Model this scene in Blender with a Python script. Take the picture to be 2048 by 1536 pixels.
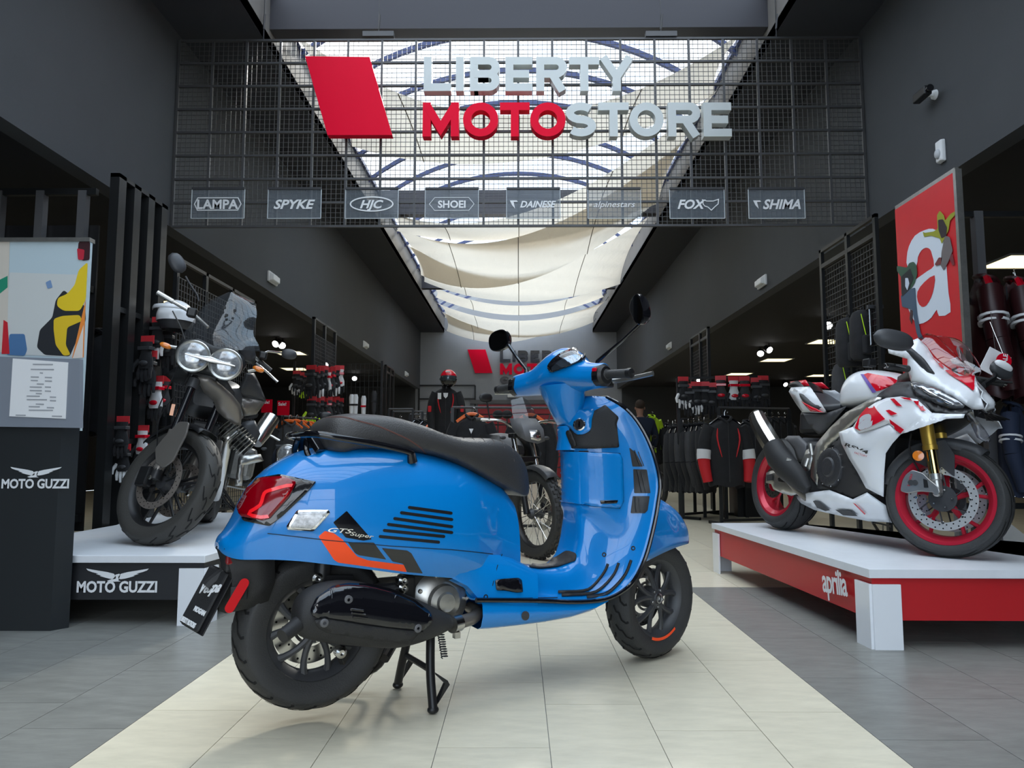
import bpy, math, random
from mathutils import Vector, Matrix
import numpy as np
R=math.radians; PI=math.pi
random.seed(7)
for o in list(bpy.data.objects): bpy.data.objects.remove(o)
SC=bpy.context.scene; COL=SC.collection
# ---------- camera ----------
H=.87; FPX=1470.
PIT=math.atan(138/FPX); YAW=math.atan(13*math.cos(PIT)/FPX)
FW=np.array([-math.sin(YAW)*math.cos(PIT),math.cos(YAW)*math.cos(PIT),math.sin(PIT)])
RT=np.array([math.cos(YAW),math.sin(YAW),0.]); UP=np.cross(RT,FW); CP=np.array([0,0,H])
cd=bpy.data.cameras.new('camera'); cam=bpy.data.objects.new('camera',cd); COL.objects.link(cam)
cd.sensor_width=36; cd.lens=36*FPX/2048; cd.clip_start=.05; cd.clip_end=300
cam.matrix_world=Matrix(((RT[0],UP[0],-FW[0],0),(RT[1],UP[1],-FW[1],0),(RT[2],UP[2],-FW[2],H),(0,0,0,1)))
SC.camera=cam
# ---------- look ----------
vs=SC.view_settings; vs.view_transform='Standard'; vs.look='None'; vs.gamma=1; vs.use_curve_mapping=False; vs.exposure=0.30
SC.cycles.max_bounces=8; SC.cycles.diffuse_bounces=4; SC.cycles.transparent_max_bounces=24
SC.cycles.sample_clamp_indirect=6; SC.cycles.use_denoising=True
# ---------- sky ----------
w=bpy.data.worlds.new('sky'); SC.world=w; w.use_nodes=True; nt=w.node_tree; N=nt.nodes; L=nt.links
bg=N['Background']; tc=N.new('ShaderNodeTexCoord'); nz=N.new('ShaderNodeTexNoise'); cr=N.new('ShaderNodeValToRGB')
nz.inputs['Scale'].default_value=2.2; nz.inputs['Detail'].default_value=2.5; nz.inputs['Roughness'].default_value=.6
cr.color_ramp.elements[0].position=.38; cr.color_ramp.elements[0].color=(.60,.79,1.0,1)
cr.color_ramp.elements[1].position=.66; cr.color_ramp.elements[1].color=(1,1,1,1)
L.new(tc.outputs['Generated'],nz.inputs['Vector']); L.new(nz.outputs['Fac'],cr.inputs['Fac']); L.new(cr.outputs['Color'],bg.inputs['Color'])
bg.inputs['Strength'].default_value=3.2
# ---------- sun (seen through the roof glazing, in front of the camera) ----------
def ray(u,v): return FW+RT*(u-1024)/FPX+UP*(768-v)/FPX
sd=bpy.data.lights.new('sun','SUN'); sd.energy=4.5; sd.angle=R(7); sd.color=(1,.95,.86)
sun=bpy.data.objects.new('sun',sd); COL.objects.link(sun)
sun.rotation_euler=Vector(-ray(1285,52)).to_track_quat('-Z','Y').to_euler()
def portal(name,cx,cy,cz,sx,sy,rot):
    a=bpy.data.lights.new(name,'AREA'); a.shape='RECTANGLE'; a.size=sx; a.size_y=sy; a.cycles.is_portal=True
    o=bpy.data.objects.new(name,a); COL.objects.link(o); o.location=(cx,cy,cz); o.rotation_euler=rot
portal('skylight_portal',0,9,5.44,5,30.8,(0,0,0))
portal('entrance_portal',0,-6.05,2.46,6.6,4.9,(R(90),0,0))
# ---------- pixel helpers ----------
def at(u,v,ax,val):
    r=ray(u,v); t=(val-CP[ax])/r[ax]; p=CP+r*t; return Vector(p)
# ---------- materials ----------
MATS={}
def mat(name,col,rough=.5,metal=0,coat=0,noise=0,nscale=8,bump=0,bscale=60,emit=0,spec=.5,vec=None,rnd=0,alpha=1,trans=0,ior=1.45,sheen=0):
    if name in MATS: return MATS[name]
    m=bpy.data.materials.new(name); m.use_nodes=True; n=m.node_tree.nodes; l=m.node_tree.links; b=n['Principled BSDF']
    c=(*col,1) if len(col)==3 else col
    b.inputs['Base Color'].default_value=c; b.inputs['Roughness'].default_value=rough; b.inputs['Metallic'].default_value=metal
    b.inputs['Coat Weight'].default_value=coat; b.inputs['Coat Roughness'].default_value=.03; b.inputs['Specular IOR Level'].default_value=spec
    b.inputs['Alpha'].default_value=alpha; b.inputs['Transmission Weight'].default_value=trans; b.inputs['IOR'].default_value=ior
    if sheen: b.inputs['Sheen Weight'].default_value=sheen
    m.diffuse_color=c
    if noise or bump:
        t=n.new('ShaderNodeTexCoord'); mp=n.new('ShaderNodeMapping'); l.new(t.outputs['Object'],mp.inputs['Vector'])
        if vec: mp.inputs['Scale'].default_value=vec
    if noise:
        z=n.new('ShaderNodeTexNoise'); z.inputs['Scale'].default_value=nscale; z.inputs['Detail'].default_value=8; z.inputs['Roughness'].default_value=.65
        l.new(mp.outputs['Vector'],z.inputs['Vector'])
        r=n.new('ShaderNodeMapRange'); r.inputs['From Min'].default_value=.3; r.inputs['From Max'].default_value=.7
        r.inputs['To Min'].default_value=1-noise; r.inputs['To Max'].default_value=1+noise
        l.new(z.outputs['Fac'],r.inputs['Value'])
        h=n.new('ShaderNodeHueSaturation'); h.inputs['Color'].default_value=c
        if rnd:
            oi=n.new('ShaderNodeObjectInfo'); m2=n.new('ShaderNodeMath'); m2.operation='MULTIPLY_ADD'; m2.inputs[1].default_value=rnd; m2.inputs[2].default_value=-rnd/2
            l.new(oi.outputs['Random'],m2.inputs[0]); m3=n.new('ShaderNodeMath'); m3.operation='ADD'; l.new(r.outputs['Result'],m3.inputs[0]); l.new(m2.outputs[0],m3.inputs[1]); l.new(m3.outputs[0],h.inputs['Value'])
        else: l.new(r.outputs['Result'],h.inputs['Value'])
        l.new(h.outputs['Color'],b.inputs['Base Color'])
    if bump:
        z2=n.new('ShaderNodeTexNoise'); z2.inputs['Scale'].default_value=bscale; z2.inputs['Detail'].default_value=4
        l.new(mp.outputs['Vector'],z2.inputs['Vector']); bp=n.new('ShaderNodeBump'); bp.inputs['Strength'].default_value=bump; bp.inputs['Distance'].default_value=.01
        l.new(z2.outputs['Fac'],bp.inputs['Height']); l.new(bp.outputs['Normal'],b.inputs['Normal'])
    if emit:
        b.inputs['Emission Color'].default_value=c; b.inputs['Emission Strength'].default_value=emit
    MATS[name]=m; return m
def glassy(name,col,fac=.12,rough=.02):
    """thin clear sheet: light passes straight through, a little gloss on top"""
    if name in MATS: return MATS[name]
    m=bpy.data.materials.new(name); m.use_nodes=True; n=m.node_tree.nodes; l=m.node_tree.links; n.clear()
    o=n.new('ShaderNodeOutputMaterial'); t=n.new('ShaderNodeBsdfTransparent'); g=n.new('ShaderNodeBsdfGlossy'); x=n.new('ShaderNodeMixShader')
    lw=n.new('ShaderNodeLayerWeight'); lw.inputs['Blend'].default_value=.25; mm=n.new('ShaderNodeMath'); mm.operation='MULTIPLY_ADD'; mm.inputs[1].default_value=.5; mm.inputs[2].default_value=fac
    l.new(lw.outputs['Fresnel'],mm.inputs[0]); l.new(mm.outputs[0],x.inputs['Fac'])
    t.inputs['Color'].default_value=(*col,1); g.inputs['Roughness'].default_value=rough
    l.new(t.outputs[0],x.inputs[1]); l.new(g.outputs[0],x.inputs[2]); l.new(x.outputs[0],o.inputs['Surface']); m.diffuse_color=(*col,.3)
    MATS[name]=m; return m
def fabric(name,col,tl=.5):
    m=bpy.data.materials.new(name); m.use_nodes=True; n=m.node_tree.nodes; l=m.node_tree.links; n.clear()
    o=n.new('ShaderNodeOutputMaterial'); d=n.new('ShaderNodeBsdfDiffuse'); t=n.new('ShaderNodeBsdfTranslucent'); x=n.new('ShaderNodeMixShader'); x.inputs['Fac'].default_value=tl
    c=n.new('ShaderNodeTexCoord'); z=n.new('ShaderNodeTexNoise'); z.inputs['Scale'].default_value=2.5; z.inputs['Detail'].default_value=5
    mp=n.new('ShaderNodeMapping'); mp.inputs['Scale'].default_value=(3,1,1); mp.inputs['Rotation'].default_value=(0,0,.5)
    bp=n.new('ShaderNodeBump'); bp.inputs['Strength'].default_value=.35; bp.inputs['Distance'].default_value=.05
    l.new(c.outputs['Object'],mp.inputs[0]); l.new(mp.outputs[0],z.inputs['Vector']); l.new(z.outputs['Fac'],bp.inputs['Height'])
    for q in (d,t): q.inputs['Color'].default_value=(*col,1); l.new(bp.outputs[0],q.inputs['Normal'])
    l.new(d.outputs[0],x.inputs[1]); l.new(t.outputs[0],x.inputs[2]); l.new(x.outputs[0],o.inputs['Surface']); m.diffuse_color=(*col,1); return m
def S3(r,g,b):  # sRGB 0-255 to linear
    f=lambda c:(c/255/12.92) if c/255<=.04045 else ((c/255+.055)/1.055)**2.4
    return (f(r),f(g),f(b))
K=dict(
 black=mat('black_satin',(.012,.012,.013),.38),gloss=mat('black_gloss',(.006,.006,.008),.08,coat=.6),
 matt=mat('black_matt',(.02,.02,.021),.6,bump=.15,bscale=300),rub=mat('tyre_rubber',(.034,.034,.034),.6,bump=.2,bscale=200),
 grey=mat('grey_satin',(.10,.10,.105),.45),dgrey=mat('dark_grey_satin',(.045,.046,.05),.42),alu=mat('cast_aluminium',(.50,.49,.46),.33,metal=.9,noise=.12,nscale=20),
 steel=mat('steel',(.55,.54,.52),.22,metal=1),chrome=mat('chrome',(.85,.85,.86),.06,metal=1),gold=mat('gold_anodised',(.60,.38,.07),.35,metal=.75),
 blue=mat('blue_lacquer',(.0,.205,.60),.36,coat=1,spec=.3),orange=mat('orange_decal',S3(255,78,20),.4),red=mat('red_gloss',(.62,.004,.02),.18,coat=.5),
 white=mat('white_lacquer',(.80,.82,.85),.25,coat=.7),whitem=mat('white_matt',(.78,.79,.80),.45),lens=mat('red_lens',(.20,.0,.004),.12,coat=.5),
 lens2=mat('bright_red_lens',(.85,.006,.012),.25,coat=1,emit=.08),
 leather=mat('seat_leather',(.04,.038,.037),.42,bump=.25,bscale=260,noise=.05),stitch=mat('stitching',(.16,.06,.045),.7),
 rimred=mat('red_wheel_paint',(.55,.02,.045),.3,metal=.3,coat=.3),mesh=mat('mesh_steel',(.09,.09,.093),.4,metal=.5),
 glass=glassy('clear_sheet',(.93,.96,.97),.05),smoke=mat('smoked_screen',(.04,.043,.047),.04,alpha=.6,coat=1),amber=mat('amber_lens',(.8,.22,.02),.15,coat=1),
 mirror=mat('mirror_glass',(.55,.57,.6),.02,metal=1),paper=mat('paper',(.8,.8,.8),.7),cloth=mat('black_cloth',(.013,.013,.015),.85,noise=.25,nscale=15,sheen=.04),
 dcloth=mat('grey_cloth',(.04,.04,.043),.85,noise=.15,nscale=15),redc=mat('red_cloth',(.55,.012,.018),.7),whitec=mat('white_cloth',(.7,.7,.7),.7),
 hivis=mat('hivis_yellow',(.55,.85,.02),.6),orangep=mat('orange_plastic',(.9,.16,.02),.4),rackm=mat('black_rack_metal',(.019,.020,.021),.35,metal=.3),
 bronze=mat('titanium_grey',(.23,.21,.19),.35,metal=.6),
)
# ---------- mesh helpers ----------
class M:
    def __init__(s): s.v=[]; s.f=[]; s.mi=[]; s.cur=0
    def add(s,vs,fs):
        b=len(s.v); s.v+= [tuple(p) for p in vs]; s.f+=[tuple(b+i for i in f) for f in fs]; s.mi+=[s.cur]*len(fs); return s
    def box(s,a,b,mt=None):
        (x0,y0,z0),(x1,y1,z1)=a,b
        v=[Vector(p) for p in ((x0,y0,z0),(x1,y0,z0),(x1,y1,z0),(x0,y1,z0),(x0,y0,z1),(x1,y0,z1),(x1,y1,z1),(x0,y1,z1))]
        if mt: v=[mt@p for p in v]
        return s.add(v,[(0,3,2,1),(4,5,6,7),(0,1,5,4),(1,2,6,5),(2,3,7,6),(3,0,4,7)])
    def cb(s,c,sz,rot=None):
        c=Vector(c); h=Vector(sz)/2; mt=Matrix.Translation(c)@(rot.to_4x4() if rot else Matrix())
        return s.box(-h,h,mt)
    def bar(s,p,q,a,b=None,upv=(0,0,1)):   # rectangular bar p->q, a wide, b high
        p=Vector(p);q=Vector(q);b=b or a; d=(q-p).normalized(); u=Vector(upv)
        if abs(d.dot(u))>.98: u=Vector((0,1,0))
        x=d.cross(u).normalized(); y=x.cross(d); vs=[]
        for c in (p,q):
            for i,j in ((-1,-1),(1,-1),(1,1),(-1,1)): vs.append(c+x*(i*a/2)+y*(j*b/2))
        return s.add(vs,[(0,3,2,1),(4,5,6,7),(0,1,5,4),(1,2,6,5),(2,3,7,6),(3,0,4,7)])
    def tube(s,pts,r,n=10,closed=False,caps=True,sq=1,up0=None):
        pts=[Vector(p) for p in pts]; m=len(pts); rs=r if isinstance(r,(list,tuple)) else [r]*m
        T=[]
        for i in range(m):
            a=pts[(i-1)%m] if (closed or i>0) else pts[0]; b=pts[(i+1)%m] if (closed or i<m-1) else pts[-1]
            t=(b-a); T.append(t.normalized() if t.length>1e-9 else Vector((0,0,1)))
        u=Vector(up0) if up0 else (Vector((0,0,1)) if abs(T[0].z)<.9 else Vector((1,0,0)))
        u=(u-T[0]*u.dot(T[0])).normalized(); vs=[]
        for i in range(m):
            u=(u-T[i]*u.dot(T[i])); u=u.normalized() if u.length>1e-6 else T[i].orthogonal().normalized()
            w_=T[i].cross(u)
            for k in range(n):
                a=2*PI*k/n; vs.append(pts[i]+u*(math.cos(a)*rs[i])+w_*(math.sin(a)*rs[i]*sq))
        fs=[]
        for i in range(m if closed else m-1):
            j=(i+1)%m
            for k in range(n): fs.append((i*n+k,i*n+(k+1)%n,j*n+(k+1)%n,j*n+k))
        if caps and not closed: fs.append(tuple(range(n-1,-1,-1))); fs.append(tuple((m-1)*n+k for k in range(n)))
        return s.add(vs,fs)
    def lathe(s,prof,c,ax,n=32,x0=None):   # prof [(radius, along)] ; axis ax
        c=Vector(c); ax=Vector(ax).normalized(); u=Vector(x0) if x0 else ax.orthogonal(); u=(u-ax*u.dot(ax)).normalized(); w_=ax.cross(u); vs=[]
        for r_,a in prof:
            for k in range(n): t=2*PI*k/n; vs.append(c+ax*a+u*(math.cos(t)*r_)+w_*(math.sin(t)*r_))
        fs=[(i*n+k,i*n+(k+1)%n,(i+1)*n+(k+1)%n,(i+1)*n+k) for i in range(len(prof)-1) for k in range(n)]
        if prof[0][0]>1e-6: fs.append(tuple(range(n-1,-1,-1)))
        if prof[-1][0]>1e-6: fs.append(tuple((len(prof)-1)*n+k for k in range(n)))
        return s.add(vs,fs)
    def ring(s,prof,c,ax,n=48,x0=None):    # closed profile lathe
        c=Vector(c); ax=Vector(ax).normalized(); u=Vector(x0) if x0 else ax.orthogonal(); u=(u-ax*u.dot(ax)).normalized(); w_=ax.cross(u); vs=[]; m=len(prof)
        for r_,a in prof:
            for k in range(n): t=2*PI*k/n; vs.append(c+ax*a+u*(math.cos(t)*r_)+w_*(math.sin(t)*r_))
        return s.add(vs,[(i*n+k,i*n+(k+1)%n,((i+1)%m)*n+(k+1)%n,((i+1)%m)*n+k) for i in range(m) for k in range(n)])
    def ball(s,c,r,n=14,sc=(1,1,1)):
        pr=[(r*math.sin(PI*i/8),-r*math.cos(PI*i/8)) for i in range(9)]; b=len(s.v); s.lathe([(max(a,1e-5),z) for a,z in pr],(0,0,0),(0,0,1),n)
        for i in range(b,len(s.v)): v=s.v[i]; s.v[i]=(c[0]+v[0]*sc[0],c[1]+v[1]*sc[1],c[2]+v[2]*sc[2])
        return s
    def prism(s,poly,t,fr=None):           # poly: 3D points of one face, extruded by vector t
        p=[Vector(a) for a in poly]; t=Vector(t); n=len(p)
        return s.add(p+[a+t for a in p],[tuple(range(n-1,-1,-1)),tuple(range(n,2*n))]+[(i,(i+1)%n,n+(i+1)%n,n+i) for i in range(n)])
    def loft(s,rings,closed=True,caps=False,flip=False):
        n=len(rings[0]); vs=[p for r_ in rings for p in r_]; fs=[]
        for i in range(len(rings)-1):
            for k in range(n if closed else n-1):
                f=(i*n+k,i*n+(k+1)%n,(i+1)*n+(k+1)%n,(i+1)*n+k); fs.append(f[::-1] if flip else f)
        if caps: fs.append(tuple(range(n-1,-1,-1))); fs.append(tuple((len(rings)-1)*n+k for k in range(n)))
        return s.add(vs,fs)
    def xf(s,mt): s.v=[tuple(mt@Vector(p)) for p in s.v]; return s
    def build(s,name,m,parent=None,smooth=True,bevel=0,sub=0,solid=0,kind=None,label=None,ang=35,off=0,weld=False):
        me=bpy.data.meshes.new(name); me.from_pydata(s.v,[],s.f); ms=m if isinstance(m,(list,tuple)) else [m]
        for q in ms: me.materials.append(K[q] if isinstance(q,str) else q)
        if len(ms)>1: me.polygons.foreach_set('material_index',s.mi)
        me.update()
        if smooth or weld:
            import bmesh
            bm=bmesh.new(); bm.from_mesh(me); 
            if weld: bmesh.ops.remove_doubles(bm,verts=bm.verts,dist=1e-5)
            bmesh.ops.recalc_face_normals(bm,faces=bm.faces); bm.to_mesh(me); bm.free()
        if smooth:
            me.shade_smooth(); 
            try: me.set_sharp_from_angle(angle=R(ang if not sub else 80))
            except Exception: pass
        o=bpy.data.objects.new(name,me); COL.objects.link(o)
        if parent is not None: o.parent=parent
        if solid: q=o.modifiers.new('thick','SOLIDIFY'); q.thickness=solid; q.offset=off
        if bevel: q=o.modifiers.new('bev','BEVEL'); q.width=bevel; q.segments=2; q.limit_method='ANGLE'; q.angle_limit=R(40)
        if sub: q=o.modifiers.new('sub','SUBSURF'); q.levels=sub; q.render_levels=sub
        if kind: o['kind']=kind
        if label: o['label']=label
        return o
def tag(o,label,cat,group=None,kind=None):
    o['label']=label; o['category']=cat
    if group: o['group']=group
    if kind: o['kind']=kind
    return o
def thing(name,label,cat,loc=(0,0,0),rot=0,group=None,mx=None):
    o=bpy.data.objects.new(name,None); COL.objects.link(o); o.empty_display_size=.1
    if mx is not None: o.matrix_world=mx
    else: o.location=loc; o.rotation_euler=(0,0,rot)
    return tag(o,label,cat,group)
def struct(o): o['kind']='structure'; return o
def dup(o,parent=None,label=None,group=None,mx=None):
    c=o.copy(); COL.objects.link(c)
    if parent is not None: c.parent=parent
    if label: c['label']=label
    if group: c['group']=group
    if mx is not None: c.matrix_world=mx
    for ch in list(o.children): dup(ch,c)
    return c
def spl(pts,n=8,closed=False):    # catmull-rom through points (tuples of any dim)
    P=[np.array(p,float) for p in pts]; out=[]; m=len(P)
    for i in range(m if closed else m-1):
        a=P[(i-1)%m] if (closed or i>0) else 2*P[0]-P[1]; b=P[i]; c=P[(i+1)%m]; d=P[(i+2)%m] if (closed or i<m-2) else 2*P[-1]-P[-2]
        for k in range(n):
            t=k/n; out.append(.5*((2*b)+(-a+c)*t+(2*a-5*b+4*c-d)*t*t+(-a+3*b-3*c+d)*t**3))
    if not closed: out.append(P[-1])
    return [tuple(p) for p in out]
def text_mesh(txt,size,ext,fr,offset=0,shear=0,align='LEFT',sx=1,spacing=1):
    """fr: Matrix placing the text's xy plane; returns M with the text geometry"""
    c=bpy.data.curves.new('txt','FONT'); c.body=txt; c.size=size; c.extrude=ext; c.offset=offset; c.shear=shear; c.align_x=align; c.resolution_u=3; c.space_character=spacing
    o=bpy.data.objects.new('txt',c); COL.objects.link(o); bpy.context.view_layer.update()
    me=bpy.data.meshes.new_from_object(o); m=M(); m.add([fr@Vector((v.co.x*sx,v.co.y,v.co.z)) for v in me.vertices],[tuple(p.vertices) for p in me.polygons])
    bpy.data.objects.remove(o); bpy.data.curves.remove(c); bpy.data.meshes.remove(me); return m
def frame(o,x,y):      # matrix with origin o, x axis, y axis (made orthogonal), z = x cross y
    x=Vector(x).normalized(); y=Vector(y); y=(y-x*y.dot(x)).normalized(); z=x.cross(y)
    return Matrix(((x.x,y.x,z.x,o[0]),(x.y,y.y,z.y,o[1]),(x.z,y.z,z.z,o[2]),(0,0,0,1)))
def stroke(m,pts,w,ext,fr,closed=False):   # ribbon of width w along 2D pts, extruded, mitred
    P=[Vector((p[0],p[1])) for p in pts]; P=[p for i,p in enumerate(P) if i==0 or (p-P[i-1]).length>1e-4]; n=len(P); Lf=[];Rt=[]
    for i in range(n):
        a=P[i-1] if (closed or i>0) else None; b=P[(i+1)%n] if (closed or i<n-1) else None
        d1=(P[i]-a).normalized() if a is not None else None; d2=(b-P[i]).normalized() if b is not None else None
        d1=d1 or d2; d2=d2 or d1; n1=Vector((-d1.y,d1.x)); n2=Vector((-d2.y,d2.x)); q=(n1+n2).normalized(); k=min(1/max(q.dot(n1),.3),3)
        Lf.append(P[i]+q*(w/2*k)); Rt.append(P[i]-q*(w/2*k))
    m.k=getattr(m,'k',0)+1; e_=.0006*m.k
    for i in range(n if closed else n-1):
        j=(i+1)%n; m.prism([fr@Vector((*p,-e_)) for p in (Lf[i],Rt[i],Rt[j],Lf[j])],(fr.to_3x3()@Vector((0,0,1)))*(ext+2*e_))
def arc(cx,cy,rx,ry,a0,a1,n=10): return [(cx+rx*math.cos(R(a0+(a1-a0)*k/n)),cy+ry*math.sin(R(a0+(a1-a0)*k/n))) for k in range(n+1)]
def glyph(ch,fr,wd,hg,t,ext):
    """one thick block letter of width wd, height hg, stroke t; origin lower left"""
    m=M(); m.k=0; s=t/2; a,b,c,d=s,wd-s,s,hg-s; y2=hg/2; rr=(hg/2+t/2)/2-s
    st=lambda p,cl=False: stroke(m,p,t,ext,fr,cl)
    if ch=='L': st([(a,hg),(a,c),(wd,c)])
    elif ch=='I': st([(wd/2,0),(wd/2,hg)])
    elif ch=='E': st([(wd,d),(a,d),(a,c),(wd,c)]); st([(a,y2),(wd*.88,y2)])
    elif ch=='T': st([(0,d),(wd,d)]); st([(wd/2,0),(wd/2,d-s*.5)])
    elif ch=='Y': st([(t*.45,hg),(wd/2,hg*.42),(wd-t*.45,hg)]); st([(wd/2,0),(wd/2,hg*.5)])
    elif ch=='M': st([(a,0),(a,hg)]); st([(b,0),(b,hg)]); st([(a*.9,hg*.93),(wd/2,hg*.24),(wd-a*.9,hg*.93)])
    elif ch=='O': st(arc(wd/2,hg/2,wd/2-s,hg/2-s,0,351,28),True)
    elif ch in 'BR':
        x=wd-s-rr; st([(a,0),(a,hg)]); st([(a,d),(x,d)]+arc(x,(d+y2)/2,rr,(d-y2)/2,90,-90,8)+[(a,y2)])
        if ch=='B': x=wd-s-rr; st([(a,y2),(x,y2)]+arc(x,(c+y2)/2,rr,(y2-c)/2,90,-90,8)+[(a,c)])
        else: st([(wd*.52,y2),(wd-s*1.1,0)])
    elif ch=='S':
        r1=(hg/2-s)/2+0; st(arc(wd/2,hg-s-r1,wd/2-s,r1,35,270,12)+arc(wd/2,s+r1,wd/2-s,r1,90,-145,12)[1:])
    return m
# =================== ROOM ===================
W=3.3; ZF=3.006; ZS=4.92; ZG=5.45; WI=2.5; YE=24.5; YB=-6.0; XO=10.0
wallm=mat('dark_grey_wall_paint',S3(68,70,73),.75,noise=.05,nscale=2,bump=.05,bscale=90)
endm=mat('grey_end_wall_paint',S3(150,152,157),.75,noise=.04,nscale=1.5)
ceilm=mat('black_ceiling_paint',(.012,.012,.014),.8); wellm=mat('well_side_paint',S3(120,116,112),.7,noise=.05,nscale=3); sofm=mat('soffit_paint',S3(52,54,60),.75)
def tile_mat(name,c,nz):
    return mat(name,c,.33,noise=nz,nscale=5,vec=(1,3.5,1),rnd=.10,bump=.03,bscale=30,spec=.4)
TL=tile_mat('light_vinyl_tile',S3(212,204,182),.10); TD=tile_mat('dark_vinyl_tile',S3(126,126,121),.2)
struct(M().box((-XO,YB,-.2),(XO,YE+.2,-.004)).build('floor',mat('joint_grey',(.22,.215,.20),.8),smooth=False))
FL=bpy.data.objects['floor']
TX,TY,X0=.335,.62,-1.248; tl=[]
for i in range(-26,34):
    x=X0+i*TX
    if x<-XO or x+TX>XO: continue
    off=(i%2)*.31+((i*7)%3)*.07
    y=-1.2+off-.62+.06
    while y<YE:
        y1=min(y+TY,YE)
        if (i<0 or i>6) and y<4.9<y1-.01: y1=4.9
        dk=(i<0 or i>6) and (y+y1)/2<4.9
        cx,cy=x+TX/2,(y+y1)/2; q=np.array([cx,cy,0])-CP; z=q@FW
        u=1024+FPX*(q@RT)/max(z,.01); vis=z>.3 and -250<u<2300
        tl.append((0 if vis else 1,cy+.15*abs(cx),x,y,y1,dk)); y=y1 if y1-y<TY-.01 else y+TY
tl.sort()
tmesh={}
def tmeshf(k):
    if k not in tmesh:
        h,dk=k; g=.0012; a,b=TX/2-g,h/2-g
        m=M().add([(-a,-b,0),(a,-b,0),(a,b,0),(-a,b,0),(-a,-b,.004),(a,-b,.004),(a,b,.004),(-a,b,.004)],[(4,5,6,7),(0,1,5,4),(1,2,6,5),(2,3,7,6),(3,0,4,7)])
        me=bpy.data.meshes.new('floor_tile'); me.from_pydata(m.v,[],m.f); me.materials.append(TD if dk else TL); me.update(); tmesh[k]=me
    return tmesh[k]
rest=[M(),M()]
for n_,(a_,b_,x,y,y1,dk) in enumerate(tl):
    if n_<300:
        o=bpy.data.objects.new('floor_tile',tmeshf((round(y1-y,3),dk))); COL.objects.link(o); o.parent=FL; o.location=(x+TX/2,(y+y1)/2,-.004)
        o.rotation_euler=(0,0,0)
    else: rest[dk].box((x+.0015,y+.0015,-.004),(x+TX-.0015,y1-.0015,0))
m=rest[0]; m.cur=1; m.add(rest[1].v,rest[1].f); m.build('floor_tile_field',[TL,TD],FL,smooth=False,kind='stuff')
# side walls, fascias, soffits, skylight well
for sd_,nm in((-1,'left'),(1,'right')):
    lo,hi=sorted((sd_*W,sd_*(W+.15)))
    struct(M().box((lo,YB,ZF),(hi,YE,ZS+.4)).build('wall_fascia_'+nm,wallm,smooth=False))
    lo,hi=sorted((sd_*WI,sd_*W)); struct(M().box((lo,YB,ZS),(hi,YE,ZS+.12)).build('ceiling_soffit_'+nm,sofm,smooth=False))
    lo,hi=sorted((sd_*WI,sd_*(WI+.1))); struct(M().box((lo,YB,ZS+.001),(hi,YE,ZG)).build('trim_skylight_well_'+nm,wellm,smooth=False))
    lo,hi=sorted((sd_*XO,sd_*(XO+.15))); struct(M().box((lo,YB,0),(hi,YE,ZF+.3)).build('wall_'+nm,mat('aisle_wall_paint',(.03,.03,.033),.8),smooth=False))
    lo,hi=sorted((sd_*(W+.15),sd_*XO)); struct(M().box((lo,YB,ZF+.06),(hi,YE,ZF+.2)).build('ceiling_'+nm,ceilm,smooth=False))
    lo,hi=sorted((sd_*(WI+.1),sd_*XO)); struct(M().box((lo,YB-.2,ZS+.12),(hi,YE+.2,ZS+.3)).build('roof_'+nm,ceilm,smooth=False)) if False else None
struct(M().box((-W-.15,YE,0),(W+.15,YE+.2,6.6)).build('wall_end',endm,smooth=False))
for sd_ in(-1,1):
    lo,hi=sorted((sd_*(W+.15),sd_*XO)); struct(M().box((lo,YE,0),(hi,YE+.2,ZF+.3)).build('wall_aisle_end_'+('left' if sd_<0 else 'right'),mat('aisle_end_paint',(.05,.052,.055),.8),smooth=False))
# entrance behind the camera: dark piers left and right of a wide glazed opening
struct(M().box((-XO,YB-.2,0),(-W,YB,ZF+.3)).box((W,YB-.2,0),(XO,YB,ZF+.3)).box((-XO,YB-.2,ZS),(XO,YB,6.6)).box((-XO,YB-.2,ZF),(-W,YB,ZS)).box((W,YB-.2,ZF),(XO,YB,ZS)).build('wall_entrance',wallm,smooth=False))
g=M()
for x in(-3.28,-1.1,1.1,3.28): g.box((x-.03,YB-.12,0),(x+.03,YB-.04,ZS))
struct(g.box((-W,YB-.12,ZF-.06),(W,YB-.04,ZF)).build('window_1','black' and K['dgrey'],smooth=False))
struct(M().box((-30,-40,-.25),(30,YB,-.02)).build('floor_pavement_outside',mat('pavement',(.35,.34,.32),.8),smooth=False))
# cross beams
for i,y in enumerate((7.0,12.75,18.65)):
    struct(M().box((-WI+.001,y,.87+4.24),(WI-.001,y+.2,.87+4.68)).build('ceiling_beam',mat('beam_paint',S3(70,70,76),.7),smooth=False))
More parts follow.
